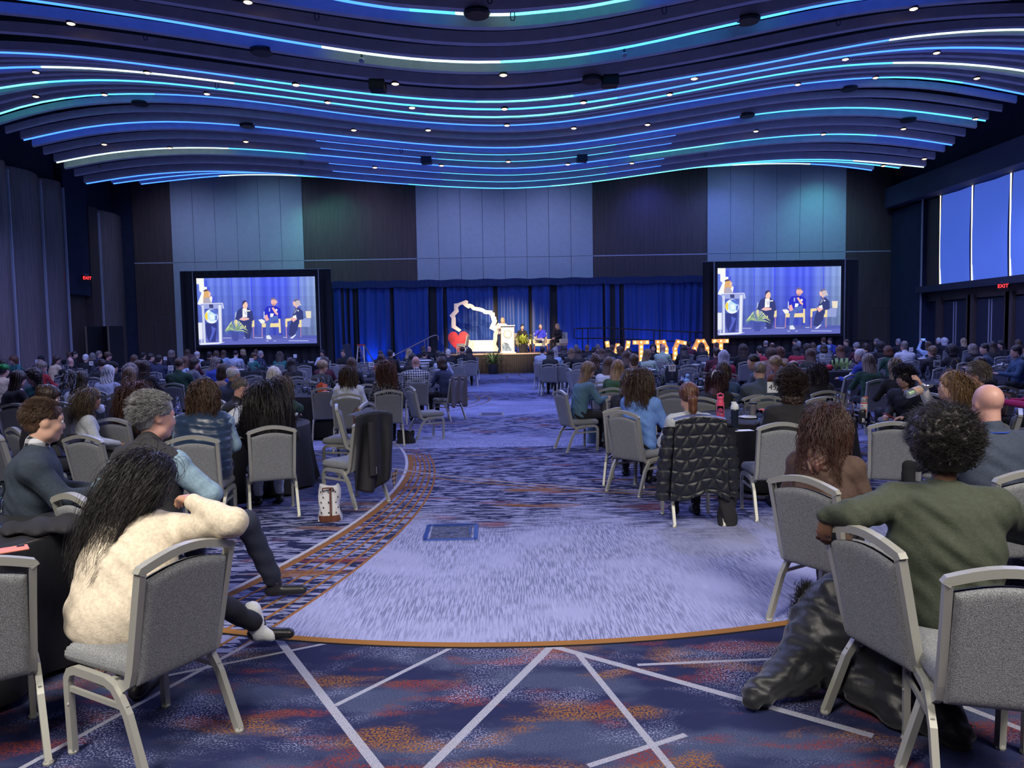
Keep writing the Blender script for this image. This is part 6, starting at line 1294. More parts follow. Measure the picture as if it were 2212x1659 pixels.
# px, py, depth, heading, head turn, hair, hair colour, top, sex, what it looks like, fabric, glasses
CR_ = '''
9 775 26.3 90 0 long darkbrown k f dark hair at the far left edge
27 769 25.2 250 0 curly auburn teal f auburn curls and teal top facing the camera
10 786 15.4 80 0 hatg green cream f green sequinned beret and cream jacket
42 800 12.6 60 0 verylong darkbrown k f very long straight dark hair and black top at left edge
66 796 14.2 250 0 curly darkbrown teal f dark curls facing back, beside the very long dark hair
92 780 17.2 80 -38 bob ashbrown red f ash-brown bob and red vest
87 768 26 255 0 hatk k k f black knit cap behind table card 9
124 768 23.6 60 -38 long darkbrown cream f dark hair and cream blouse turned right
151 771 21.6 95 0 none k k m shaved bald head in black beyond the scarf
149 759 29 90 0 short brown k m short brown hair behind the bald head at left
161 758 28 20 0 short black k m black hair in profile before the bowed wood wall
185 765 24.6 90 0 short white k f short white hair in black before the divider
200 762 26.5 85 0 bob greybrown k f grey-blonde bob before the divider
214 757 28 30 0 short greybrown navy m cropped grey hair in profile before the divider
234 760 25.6 40 0 bun brown k f brown bun and glasses before the divider
221 776 21.5 90 0 bun darkbrown k f dark red-brown bun beside table card 18
245 781 19.6 30 0 hatk k k m black cap in profile left of the white ponytail
235 789 15 88 0 wavy white pale f long white wavy half-tied hair and pale blue top
152 800 15.6 100 0 wavy darkbrown slate f dark brown hair bowed left of the patterned scarf
177 801 13.1 82 0 long darkbrown white f dark hair with a patterned scarf and white top
108 832 9.6 50 -38 bun darkbrown k f low dark bun behind the brown-haired man
283 786 17 88 0 curly greybrown k f short grey-brown curls in black
281 793 14.3 90 0 verylong lightbrown brown f very long light brown hair in dark brown
290 766 22 90 0 long brown k f brown hair left of the navy suits
300 777 19.4 40 0 short brown k m brown hair bowed beside the long light brown hair
309 760 27 80 0 short black k m black hair and black collar at the left front
326 763 26 40 0 short black navy m dark hair and navy suit bent to the right
313 778 14.8 84 0 long darkbrown k f dark hair in a black vest with pale sleeves
343 766 21.6 90 0 short black navy m short dark hair and navy suit with white collar
371 756 27 20 0 bob greybrown k f grey-brown bob and glasses, profile right, before the wood door
387 772 15.2 90 0 buzz brown green m balding brown hair in a dark green blazer
401 770 19.4 75 0 long auburn lblue f reddish hair and pale blue shirt right of card 27
405 754 29.5 85 0 long brown k f brown hair before the left screen edge
426 757 26.6 80 0 fringe white pale m white hair and pale shirt under the left screen
416 766 23 95 0 wavy burgundy maroon f dark reddish hair under the left screen
422 772 19.4 50 -38 bob darkbrown grey f dark bob and grey cardigan
452 759 24.6 95 0 short black k m short black hair in black under the left screen
467 757 28 90 0 long brown k f long brown hair under the left screen
483 756 30 90 0 long brown lblue f brown hair holding up a phone under the screen
467 772 18.6 70 -38 wavy greybrown blue f grey-blonde hair in royal blue
509 756 26.8 90 0 buzz black pale m dark cropped hair and striped white shirt
524 754 31 215 0 bob blonde k f blonde bob turned back to the left
486 786 13.7 35 0 bob darkbrown tan f dark brown bob and tan top, profile right
504 788 12.7 60 0 fringe white navy m white hair and navy sweater
550 761 24.4 60 -38 short brown teal f short brown hair in green reading a paper
563 757 27 50 0 short grey navy m grey hair and navy jacket under the screen
553 754 31 90 0 short brown k m brown hair at the front below the screen
605 760 25.6 95 0 curlylong darkbrown teal f long dark curls and teal top
628 773 21.4 120 0 long black k f black hair bent low beside empty chairs
592 792 12.6 92 0 bob platinum k f smooth platinum blonde bob
695 755 31 270 0 long black white f long black hair drinking, facing the camera
741 754 31 265 0 short darkbrown k m dark hair and glasses, facing the camera by the ladder
701 770 20 90 0 long darkbrown maroon f long dark hair behind the blonde updo
699 778 13.8 72 -38 updo blonde olive f blonde twisted updo and dark olive top
760 772 19 84 0 verylong brown k f long straight brown hair left of card 28
822 757 26.4 90 0 short darkbrown k f dark hair by the blue curtain
824 764 19 88 0 long darkbrown rust f dark brown hair with an orange shawl
843 755 26.8 80 0 short black k m short black hair and dark suit by the steps
885 754 28 60 0 wavy blonde k f long blonde hair below the steel handrail
891 763 23 90 0 long black k f black hair left of the bald plaid shirt
898 768 19 100 0 none k white m bald head and black-and-white plaid shirt
917 755 24 88 0 short black white f dark hair and a black-and-white striped sweater
914 747 30 90 0 short brown k m brown hair below the stage stairs
927 747 31.2 90 0 none k k m bald head at the foot of the stage stairs
947 757 26.8 90 0 short black k m black hair before the red heart
955 760 22.8 82 0 short black pale f black hair and pale blue collarless shirt
951 770 17 140 0 bob darkbrown navy f brown bob in a navy, green and white sweater
968 754 27 90 0 short platinum k f cropped white-blonde hair in dark pattern
964 750 30 90 0 short brown k m brown hair before the red heart's foot
999 749 29 95 0 updo brown k f brown updo before the outline sign
1013 752 27.5 100 0 wavy black k f black hair in a long black coat on the aisle
1172 748 30.4 75 0 short black pale m short dark hair and pale blue sweater on the aisle
1189 754 22.6 80 0 verylong black k f long black hair and long black dress on the aisle
1198 751 25.4 80 0 long grey lblue f long grey hair in blue near the stage
1201 747 29 90 0 short greybrown k m grey-brown hair under the blonde panelist
1217 747 31 90 0 long black k f black hair close to the stage's right end
1234 752 24 85 0 wavy lightbrown k f tousled blonde-brown waves in black
1244 744 28.4 90 0 short greybrown k f short grey-brown hair below the rail end
1249 752 26 90 0 long darkbrown k f dark hair beside name card 13
1268 744 30.5 90 0 short lightbrown k m light brown hair behind name card 13
1283 749 25.2 70 0 short black slate f smooth black hair in grey-blue
1291 743 30 90 0 short greybrown k f grey-brown short hair below the ramp rail
1299 752 26.4 90 0 long brown k f brown hair behind the white name card
1286 765 19.4 70 0 wavy brown k f highlighted brown hair below the white name card
1313 750 23.2 90 0 long darkbrown grey f long dark hair left of the W letter
1322 744 30 80 0 short brown k m brown hair before the W letter
1338 747 23.6 150 0 long brown navy f brown hair in a navy tee with a round white print
1354 757 20.6 85 0 long brown k f smooth brown hair left of the first T letter
1358 751 26 90 0 short darkbrown k m dark hair before the W letter's right leg
1369 763 16.6 92 0 short brown taupe m short brown hair and taupe jacket behind card 29
1411 742 26 255 0 wavy black k f black hair and glasses facing the camera in a black hood
1400 754 20.6 70 -38 wavy lightbrown mint f long light brown hair in a mint sweater
1273 781 12.9 20 0 long lightbrown tealbl f long straight blonde-brown hair in a teal-blue blazer
1316 771 14.4 70 0 long brown white f brown hair and white top beside the teal blazer
1335 777 12.1 72 0 long honey velvet f honey hair bent forward in dark green velvet
1362 797 9.7 70 0 wavy darkbrown k f dark brown hair just behind the wavy brown hair
1432 743 23.8 60 0 none k mint m bald head in a pale green sweater with arm out
1476 745 23.6 88 0 long black k f black hair in a black printed hoodie
1488 737 29 80 0 short black maroon m black hair and brown jacket before the C letter
1515 740 27.4 85 0 long brown k f brown hair before the O letter
1548 740 30 90 0 pony brown k f brown ponytail before the last T letter
1548 750 21 88 0 short darkbrown maroon m short dark hair in maroon
1563 756 15.4 82 0 verylong silver crim f long silver-violet hair in crimson
1604 744 21 90 0 curlylong darkbrown k f big dark hair in black right of the letters
1562 780 12 80 0 bob darkbrown denim f dark hair in a blue denim jacket
1627 764 15 150 38 short black slate m short black hair in slate, profile left
1641 778 11.6 88 0 buzz greybrown slate m shaved grey-brown hair in a slate suit above card 45
1654 734 28.4 90 0 fringe grey k m grey hair below the right screen's left corner
1640 747 22.6 95 0 short black crim f black hair and crimson top
1668 739 27 90 0 fringe brown k m balding head below the right screen
1663 752 19.6 100 0 curly brown tan f light brown curls behind the blonde ponytail
1672 769 13.3 120 38 pony blonde rust f blonde low ponytail in rust brown
1683 750 20.6 85 0 curly auburn tan f auburn curls in tan under the right screen
1718 731 30 150 0 short black k m dark hair in profile left under the right screen
1725 736 27 90 0 short grey k m grey hair under the right screen
1719 745 21.4 90 0 verylong black crim f long black hair over a red top
1742 743 24.4 95 0 curly darkbrown k f dark curls right of the long black hair over red
1755 740 27 90 0 long brown k f brown hair second row under the right screen
1749 753 17.6 88 0 long brown olive f straight brown hair in olive grey
1779 728 30.6 90 0 short brown lblue m brown hair and light blue shirt under the right screen
1793 729 31.5 200 0 short black blue m dark beard and blue shirt facing left
1779 743 24.6 85 0 bob darkbrown grey f dark bob behind card 30
1813 746 19.6 90 0 long auburn k f long auburn hair behind the cactus glasses
1828 732 28.6 190 0 short brown k m brown hair looking down, facing left under the screen's right corner
1849 740 24 100 0 bun grey maroon f grey bun and dark red jacket
1869 741 24.8 90 0 short darkbrown k f dark hair before the hidden wood door
1893 731 30 160 0 short greybrown grey f grey-brown hair in profile before the wood door
1901 738 22.6 90 0 curly black k f black hair in a dark hooded coat
1857 753 17.2 130 38 short white blue m white hair and royal blue jacket
1874 764 14.8 88 0 long ashbrown dgreen f ash-brown hair and green sweater
1916 747 19.4 110 0 bob auburn dgreen f copper bob in dark green
1712 776 14 92 0 fringe darkbrown k m dark fringe around a bald crown in navy
1933 773 13.4 90 0 wavy highlight k f blonde-streaked long hair in black
1940 731 29.6 95 0 short grey k m grey hair before the blue pier
1953 736 20.2 90 0 short greybrown white m grey-brown hair in a white sweater left of card 23
2027 729 30 90 0 short white k m white hair before the dark doors, left of the pair
2039 730 29 90 0 curly white k f white curls before the dark doors, right of the pair
2014 746 17.6 95 0 short lightbrown k m light brown hair with a white collar above card 38
2053 745 19.8 100 0 curly black k f black curls in a black sweater before the doors
2081 730 28 90 0 verylong blonde k f long ash-blonde hair before the door handles
2099 743 18.8 105 0 bob greybrown k f grey-brown bob with a striped collar
2126 741 19.6 140 38 short black slate m black hair and slate tee turned left
2142 738 25 90 0 long darkbrown k f dark brown hair before the second double doors
2161 735 26.4 190 0 long black k f black hair in profile facing left near the doors
2198 733 29 100 0 long brown tan f brown hair at the far right edge
2195 745 16.4 165 0 short black denim m balding dark hair and glasses in a blue denim shirt
2114 771 13.6 95 0 short darkbrown k f dark head bowed behind the grey-haired man
2235 770 9.4 150 0 long darkbrown pink f pink sweater reaching in at the right edge
'''
HAT = SDF((-.16, -.18, -.05), (.16, .14, .2), .008); HAT.ell((0, -.016, .055), (.093, .112, .092), .01); HAT.cone((0, 0, -.06), (0, 0, -.06), .115, .115, .01, (1, 1.2, 1), op='c'); HAT = HAT.mesh('cap', BLKF)
SEQ_ = mat('green_sequins', (.02, .22, .05), .25, .6, bump=1, bscale=90)
TXY = [(q[0], q[1]) for q in TG]; PXY = [(o.location.x, o.location.y) for o in COL.objects if o.get('category') == 'person']
for ln in CR_.strip().split('\n'):
    q = ln.split(' ', 9); px, py, d, hd, hy = float(q[0]), float(q[1]), float(q[2]), float(q[3]), int(q[4]); hair, hc, tc_, sex, desc = q[5], q[6], q[7], q[8], q[9]
    zt = 1.385 if sex == 'm' else 1.335; dw = max(.8 * d, min(d, (1.75 - zt) * FPX / (py - 725 + .017 * (px - 1106)))); bd_ = None
    for k in range(-8, 19):
        dd = dw * (1 + k * .0125)
        if dd > 32.2: continue
        Q = W(px, py, dd); c_ = abs(k) * .06
        for (tx, ty) in TXY: l = math.hypot(Q.x - tx, Q.y - ty); c_ += max(0, 1.22 - l) * 3
        for (ox, oy) in PXY: l = math.hypot(Q.x - ox, Q.y - oy); c_ += max(0, .52 - l) * 4
        if bd_ is None or c_ < bd_[0]: bd_ = (c_, dd)
    d = bd_[1]; T = W(px, py, d); best = None; PXY.append((T.x, T.y))
    for pi in (0, 1, 2):
        fg = ARCH[(sex, pi, hy if pi < 2 else 0)]; s = T.z / (fg['top'][2] + .02); e = abs(math.log(s)) + (.03 if pi == 2 else 0)
        if best is None or e < best[0]: best = (e, fg, s)
    fg, s = best[1], max(.93, min(1.10, best[2])); a = math.radians(hd - 90); tp = fg['top']
    x = T.x - s * (tp[0] * math.cos(a) - tp[1] * math.sin(a)); y = T.y - s * (tp[0] * math.sin(a) + tp[1] * math.cos(a))
    kind = 'plaid' if 'plaid' in desc else ('stripe' if 'striped sweater' in desc else 'plain'); fb = fabric(C_[tc_], kind)
    lab = 'person with ' + desc.replace(' f ', ' ')
    hh = None if hair == 'none' else ('short' if hair.startswith('hat') else hair)
    sk = R.choice(['fair', 'fair', 'tan', 'pink']) if hair != 'none' else 'pink'
    t = person(lab, x, y, hd, fg, hh, {'k': 'black', 'green': 'black'}.get(hc, hc), fb, sk, None, 'seated audience', s, 'glasses' in desc, eyes=d < 15, hs=1.07 if sex == 'f' else 1.02)
    if hair.startswith('hat'): put(HAT, 'beret' if hair == 'hatg' else 'cap', t, fg['head'], SEQ_ if hair == 'hatg' else BLKF)
    if 'scarf' in desc: put(MB().tube([(0, -.12, .10), (0, -.145, .0), (.01, -.17, -.12), (-.01, -.19, -.24)], [.012, .03, .03, .02], 6).mesh('hair_scarf', fabric((.55, .58, .66), 'floral'), True), 'hair_scarf', t, fg['head'])
    if 'claw' in desc: pass
    cl = desc.replace(' at the far left edge', ' at far left')
    w_ = ('grey banquet chair under the person with ' + cl).split(' ')
    chair(x - .03 * math.cos(math.radians(hd)), y - .03 * math.sin(math.radians(hd)), hd, ' '.join(w_[:16]), 'grey banquet chairs in use')
# empty chairs: crown position, depth, heading
EC = '''
-72 1196 2.85 128 at the near left edge with only its right stile and leg showing
30 855 10.4 92 at the left edge before the very long dark hair
30 928 7.4 50 partly hidden left of the brown-haired man
178 940 6.7 72 between the brown-haired man and the grey-haired man
158 848 11.6 84 under the patterned hair scarf, left of the wavy hair
268 842 12.6 92 left of the auburn hair with headband
311 817 15.6 92 beside the black vest, left of the green blazer
403 817 15.2 92 behind the dark green blazer, tall dark back
502 873 9.7 98 behind the bearded man's shoulder
545 806 17.6 92 left of the platinum bob
617 789 20.4 88 left one of two side by side, left of the aisle
643 789 20 82 right one of two side by side, left of the aisle
657 784 23.6 92 behind the two side by side chairs
668 812 15 84 left of the blonde updo
700 822 12.6 96 before the blonde updo
718 779 24.6 84 left one of the pair before the ladder
737 780 23.6 100 right one of the pair before the ladder
785 776 26 95 before the step ladder
790 790 21 95 left of card 28
792 821 13.4 95 left of the curly auburn hair
727 868 9.4 12 with the brown leather bag on its seat
792 873 9.6 168 across from the chair with the leather bag
885 829 12.6 28 empty, turned to the aisle beside the curly auburn hair
912 808 16.4 95 with its back to the camera beside the aisle
871 801 17.4 92 left of the white napkin chair near the bald plaid shirt
1022 769 29.8 92 at the aisle beside the stage skirt
1012 774 27.2 160 sideways at the left of the aisle near the stage
1002 779 25 165 second sideways chair at the left of the aisle
989 788 22.4 120 turned chair left of the aisle behind the color-block sweater
1178 784 22 70 left one of the pair on the right side of the aisle
1209 784 21.4 66 right one of the pair on the right side of the aisle
1222 779 24.2 60 behind the pair on the right of the aisle
1264 775 23 92 below name card 13
1228 794 18.4 12 seen in profile on the right of the aisle
1247 797 17.6 48 just right of the profile chair by the aisle
1345 885 9.9 70 blue-lit stile left of the blue shirt
1449 834 11.8 92 before table card 37's bottles
1457 862 10.2 55 small stile left of the claw clip
1474 769 24 92 before the black printed hoodie
1489 788 19.4 85 with two backs overlapping, front one
1486 799 17.4 90 with two backs overlapping, nearer one
1520 806 15.4 92 behind the tall clear bottle of table 37
1538 779 20.6 110 left of the silver-violet hair
1415 783 20.8 92 right of the mint sweater
1434 781 19 175 sideways left of card 37
1424 763 23.4 70 behind the pale green sweater
1690 914 6.7 88 tall empty back before table 45 and the black curls
1640 852 9.7 95 across table 45 behind the grey tumbler
1780 856 9.2 92 behind the black vest, right of card 45
1737 796 16.4 92 right of the bald crown in navy
1842 806 13.8 118 turned chair left of the green sweater
1853 800 15 115 behind the turned chair by the green sweater
1968 787 16.8 95 below the white sweater
2160 783 16.2 92 dark back left of the denim shirt
2145 842 9.6 92 behind the grey-haired man's neck
1935 907 6.6 66 broad back left of the black curls
1880 775 18 95 right of the royal blue jacket
2196 1262 2.5 74 nearest one, cut by the lower right corner
'''
for ln in EC.strip().split('\n'):
    px, py, d, hd, desc = ln.split(' ', 4); px, py, d, hd = float(px), float(py), float(d), float(hd)
    T = W(px, py, d); a = math.radians(hd - 90); chair(T.x - .30 * math.sin(a), T.y + .30 * math.cos(a), hd, ' '.join(('grey banquet chair ' + desc).split(' ')[:16]), 'other grey banquet chairs')
# the olive blouse's chair, seen from its left rear
chair(1.77, 3.13, 14, 'grey banquet chair under the olive blouse, its back toward the aisle', 'near chairs')
# chair of the black top is the empty back before it; people on the stage
fgs = {}
def panelist(label, px, top, hair, hc, i, hd, sex, **k):
    fg = figure(sex, 6, 0, k.pop('hy', 0), 5, 0, k.pop('armL', None), k.pop('armR', None), legs=k.pop('legs', None), collar=sex == 'm', hb=.014)
    return person(label, LP[i][0], LP[i][1] + .02, hd, fg, hair, hc, top, 'fair', k.get('bottom'), 'panelists on stage', 1.0, z=ZS, shoe=k.get('shoe')), fg
lapL, lapR = (va(-.24, .08, .78), va(-.05, .30, .68)), (va(.24, .08, .78), va(.06, .30, .68))
panelist('person in a black suit and white shirt with dark hair, seated beside the lectern', 0, BLACKT, 'pony', 'black', 0, 285, 'f', armL=lapL, armR=lapR)
t, fg = panelist('person in a royal blue shirt holding a microphone, ankle on knee', 0, fabric((.03, .04, .55)), 'buzz', 'greybrown', 1, 268, 'm', armL=lapL, armR=(va(.27, .10, .80), va(.06, .22, 1.02)), legs=((-.14, .38, .56), (-.12, .36, .09), (.24, .34, .62), (-.10, .40, .60)), bottom=fabric((.20, .21, .24)), shoe=WHITEF)
MB().tube([(.05, .26, 1.03), (.04, .19, 1.17)], [.014, .016], 8).ball((.038, .185, 1.18), .024, 6).build('microphone', BLK, t)
panelist('person with blonde hair in a long black dress, seated right on stage', 0, BLACKT, 'wavy', 'blonde', 2, 228, 'f', armL=lapL, armR=lapR)
pS = W(1086, 684, 35.9); fg = figure('f', 4, 0, -20, 8, 0, (va(-.22, .10, 1.17), va(-.10, .32, 1.20)), (va(.22, .10, 1.17), va(.10, .32, 1.20)), stand=True, hb=.014)
person('person with long golden hair in a white top standing at the lectern', pS.x - .02, 35.95, 275, fg, 'long', 'blonde', fabric((.55, .50, .50)), 'fair', BLKF, 'panelists on stage', .98, z=ZS)
p = so(372, 985, 35.4); chair(p.x, 35.4, 170, 'grey banquet chair on stage before the red heart', 'near chairs', ZS)
# ---------------------------------------------------------------- things on tables, chairs and floor
def at(px, py, z=.753): return F(px, py, z)
def vessel(name, prof, m, px, py, label, cat='bottle', z=.753, n=18, y=None, group=None):
    p = at(px, py, z); t = thing(name, label, cat, (p.x, p.y, z), 0, group); MB().lathe(prof, n=n, cap=False).build('body', m, t, smooth=True); return t
PINK = mat('pink_enamel', (.85, .10, .20), .3); NAVYE = mat('navy_enamel', (.02, .03, .05), .25, .4); LIDW = mat('white_lid', (.7, .72, .76), .35); GRYE = mat('grey_enamel', (.13, .12, .13), .35); SAGE = mat('pale_sage_enamel', (.30, .40, .44), .4)
t = vessel('water_flask', [(.001, 0), (.042, .002), (.044, .02), (.044, .19), (.036, .215), (.034, .225), (.001, .225)], PINK, 1556, 906, 'bright pink flask with a loop lid on table 45')
MB().lathe([(.036, .222), (.038, .25), (.034, .262), (.001, .262)], n=16, cap=False).tube([(-.03, 0, .25), (-.034, 0, .285), (0, 0, .30), (.034, 0, .285), (.03, 0, .25)], .008, 6).build('lid', PINK, t)
t = vessel('travel_tumbler', [(.001, 0), (.032, .002), (.034, .02), (.038, .20), (.039, .22), (.001, .22)], NAVYE, 1587, 930, 'dark navy tumbler with a white flip lid on table 45', 'tumbler')
MB().lathe([(.040, .218), (.041, .24), (.036, .262), (.02, .275), (.001, .277)], n=16, cap=False).box((-.01, 0, .282), (.045, .03, .02)).build('lid', LIDW, t)
p = at(1556, 909); item(M_GOB, 'water_goblet', p.x, p.y, 'clear goblet in front of the pink flask', 'glass')
p = at(1576, 903); item(M_GOB, 'water_goblet', p.x + .03, p.y, 'clear goblet between the pink flask and the navy tumbler', 'glass')
p = at(1601, 897); item(M_GOB, 'water_goblet', p.x, p.y, 'clear goblet left of the grey mug', 'glass')
p = at(1640, 920); item(M_GOB, 'water_goblet', p.x, p.y, 'clear goblet at the elbow of the black top', 'glass')
t = vessel('travel_mug', [(.001, 0), (.034, .002), (.037, .02), (.044, .13), (.045, .15), (.001, .15)], GRYE, 1626, 900, 'matte grey travel mug with a black lid', 'mug')
MB().lathe([(.046, .148), (.047, .165), (.001, .168)], n=16, cap=False).build('lid', BLK, t); MB().tube([(-.04, 0, .13), (-.085, 0, .125), (-.088, 0, .06), (-.045, 0, .05)], .007, 6).build('handle', GRYE, t)
p = at(1618, 903); item(M_PLA, 'plate', p.x, p.y, 'white plate under the grey mug', 'plate', s=.9)
t = thing('pastry_bag', 'small red patterned treat packet beside the grey mug', 'packet', tuple(at(1646, 893))); MB().ball((0, 0, .03), .05, 8, sc=(1.1, .8, .6)).build('bag', mat('red_packet', (.55, .12, .10), .4, var=.5, scale=40), t, smooth=True)
t = thing('napkin', 'black napkin bunched beside the navy tumbler', 'napkin', tuple(at(1536, 922))); MB().grid(lambda u, v: (.2 * u - .1, .16 * v - .08, .012 + .012 * math.sin(u * 11 + v * 5)), 10, 8).build('cloth', BLKF, t, smooth=True)
for px, py, lab in ((1655, 918, 'dark napkin under the right goblet'),): 
    t = thing('napkin', lab, 'napkin', tuple(at(px, py))); MB().grid(lambda u, v: (.22 * u - .1, .16 * v - .08, .01 + .01 * math.sin(u * 9 + v * 7)), 10, 8).build('cloth', BLKF, t, smooth=True)
t = thing('paper', 'white leaflet under the navy tumbler', 'paper', tuple(at(1600, 930))); MB().box((0, 0, .001), (.24, .12, .002), rz=.1).build('sheet', WHITE_, t)
p = at(1792, 893); item(M_GOB, 'water_goblet', p.x, p.y, 'clear goblet left of the tall swing-top bottle', 'glass', s=1.1)
p = at(1833, 905); item(M_BOT, 'water_bottle', p.x, p.y, 'tall clear swing-top bottle beside the black sports bottle', 'bottle', s=1.15)
p = at(1822, 900); item(M_BOT, 'water_bottle', p.x, p.y + .15, 'short clear bottle just behind the tall swing-top one', 'bottle', s=.92)
p = at(1843, 899); item(M_GOB, 'water_goblet', p.x, p.y, 'clear goblet right of the tall swing-top bottle', 'glass')
t = vessel('sports_bottle', [(.001, 0), (.036, .002), (.037, .16), (.030, .185), (.001, .185)], mat('white_bottle', (.7, .7, .7), .35), 1866, 903, 'white bottle with a grey and orange-red lid')
MB().lathe([(.037, .165), (.038, .175), (.037, .178)], n=16, cap=False).build('band', mat('red_band', (.6, .05, .04), .4), t); MB().lathe([(.033, .182), (.034, .21), (.026, .232), (.001, .236)], n=16, cap=False).build('lid', mat('grey_lid', (.28, .27, .28), .4), t); MB().box((.012, 0, .232), (.05, .024, .018)).build('carry_loop', mat('orange_loop', (.8, .16, .05), .4), t)
MB().prism([(-.014, 0), (.014, 0), (.010, .018), (.004, .03), (-.004, .03), (-.010, .018)], (0, -.0375, .075), (1, 0, 0), (0, 0, 1), .001).build('badge', mat('red_band', (.6, .05, .04)), t)
t = vessel('sports_bottle', [(.001, 0), (.036, .002), (.038, .01), (.038, .06), (.034, .08), (.037, .10), (.036, .14), (.022, .16), (.001, .162)], BLK, 1862, 916, 'black squeeze bottle with a white B and a red nozzle')
MB().lathe([(.026, .155), (.024, .172), (.012, .18), (.010, .19), (.001, .191)], n=12, cap=False).build('cap', mat('grey_lid', (.28, .27, .28)), t); me = text_mesh('B', .055); me.materials.append(WHITE_); inst(me, 'lettering', t, (-.005, -.039, .045), (PI / 2, 0, 0)); MB().ball((0, 0, .193), .009, 6).build('nozzle', mat('red_band', (.6, .05, .04)), t)
t = thing('pen', 'pair of shiny pens beside the black squeeze bottle', 'pen', tuple(at(1893, 915))); MB().tube([(-.03, 0, .006), (.12, -.005, .006)], .005, 6).tube([(-.02, -.04, .006), (.12, -.035, .006)], .004, 6).build('barrel', METAL, t)
for px in (1868, 1885):
    t = thing('case', 'small round dark tin near the black squeeze bottle, %s' % ('left' if px == 1868 else 'right'), 'tin', tuple(at(px, 918))); MB().ball((0, 0, .02), .03, 8, sc=(1, 1, .6)).build('tin', BLK, t, smooth=True)
# cards already stand; things near L1
t = vessel('travel_tumbler', [(.001, 0), (.036, .002), (.042, .10), (.052, .20), (.053, .255), (.001, .255)], SAGE, 533, 936, 'large pale grey-green tumbler with a coral straw topper', 'tumbler')
MB().tube([(.01, 0, .25), (.012, 0, .315)], .009, 8).tube([(.01, 0, .29), (-.022, 0, .30), (-.03, 0, .27), (-.01, 0, .258)], .006, 6).build('straw_topper', mat('coral_silicone', (.9, .20, .16), .4), t)
t = thing('bowl', 'large white bowl held on its side by the quilted vest', 'bowl', tuple(at(510, 925) + Vector((0, .12, .05)))); b_ = inst(M_BOW, 'bowl_shell', t, scale=1.35); b_.rotation_euler = (.5, -.55, 0)
for px, py, lab in ((512, 938, 'crumpled white napkin below the pale tumbler'), (526, 948, 'second white napkin at the table edge by the pale tumbler')):
    t = thing('napkin', lab, 'napkin', tuple(at(px, py))); MB().grid(lambda u, v: (.2 * u - .1, .14 * v - .07, .015 + .018 * math.sin(u * 9 + px) * math.sin(v * 7)), 10, 8).build('cloth', WHITE_, t, smooth=True)
p = at(386, 912); item(M_BOT, 'water_bottle', p.x, p.y, 'swing-top bottle with a blue clip left of the quilted vest', 'bottle', s=1.1)
p = at(376, 905); item(M_GOB, 'water_goblet', p.x, p.y, 'clear goblet right of the grey-haired man', 'glass')
# table with the orange bag
t = thing('treat_bag', 'bright orange paper gift bag on the table left of the aisle', 'bag', tuple(at(696, 852))); MB().add([(-.06, -.04, 0), (.06, -.04, 0), (.06, .04, 0), (-.06, .04, 0), (-.09, -.05, .16), (.02, -.05, .20), (.09, .05, .17), (-.03, .05, .22)], [(0, 1, 5, 4), (1, 2, 6, 5), (2, 3, 7, 6), (3, 0, 4, 7)]).build('bag', mat('orange_paper', (.85, .16, .06), .5), t)
t = thing('treat_bag', 'orange and white cellophane packet before the orange gift bag', 'bag', tuple(at(704, 853))); MB().ball((.02, -.08, .04), .06, 8, sc=(1.5, .9, .6)).build('packet', mat('coral_packet', (.8, .28, .2), .3, var=.6, scale=40), t, smooth=True)
p = at(688, 851); item(M_BOT, 'water_bottle', p.x, p.y, 'large clear swing-top bottle left of the orange gift bag', 'bottle', s=1.1)
t = vessel('drink_bottle', [(.001, 0), (.036, .002), (.038, .12), (.016, .18), (.014, .23), (.001, .23)], mat('white_label', (.7, .72, .75), .4), 729, 852, 'white-labelled bottle beside the white sweater')
MB().lathe([(.016, .20), (.018, .235), (.001, .238)], n=12, cap=False).build('cap', BLK, t)
# table 37
t = vessel('water_flask', [(.001, 0), (.04, .002), (.042, .15), (.03, .19), (.022, .20), (.022, .23), (.001, .23)], mat('green_flask', (.04, .09, .05), .4), 1433, 832, 'dark green flask left of table card 37')
t = vessel('jar', [(.001, 0), (.04, .002), (.045, .03), (.042, .09), (.001, .09)], mat('amber_jar', (.35, .07, .02), .2), 1472, 834, 'amber jar with a white cloth top on table 37', 'jar'); MB().ball((0, 0, .11), .05, 8, sc=(1, 1, .6)).build('cloth_top', WHITE_, t, smooth=True)
t = thing('gift_tissue', 'light blue tissue bundle right of the amber jar', 'tissue', tuple(at(1484, 834))); MB().ball((0, 0, .07), .07, 7, sc=(.9, .7, 1.1)).ball((.01, 0, .19), .04, 6).build('tissue', mat('blue_tissue', (.30, .55, .85), .6, bump=.5, bscale=30), t, smooth=True)
p = at(1513, 834); item(M_BOT, 'water_bottle', p.x, p.y, 'tall clear bottle right of the blue tissue', 'bottle', s=1.2)
# cactus glasses at table 30
CG = mat('cactus_green_glass', (.25, .38, .12), .3)
for px in (1807, 1818, 1829):
    p = at(px, 800); t = thing('cactus_glass', 'green cactus-shaped glass on table 30, %s of three' % {1807: 'left', 1818: 'middle', 1829: 'right'}[px], 'glass', (p.x, p.y, .753)); q = .9
    MB().tube([(0, 0, 0), (0, 0, .30)], .035, 8).tube([(-.02, 0, .10), (-.10, 0, .13), (-.11, 0, .26)], .022, 8).tube([(.02, 0, .14), (.09, 0, .16), (.10, 0, .24)], .022, 8).build('body', CG, t, smooth=True)
t = thing('gift_bag', 'crimson tissue bundle on table 30', 'tissue', (8.0, 18.35, .753)); MB().ball((0, 0, .07), .09, 7, sc=(1.2, .8, .9)).build('tissue', mat('crimson_tissue', (.5, .02, .04), .5), t, smooth=True)
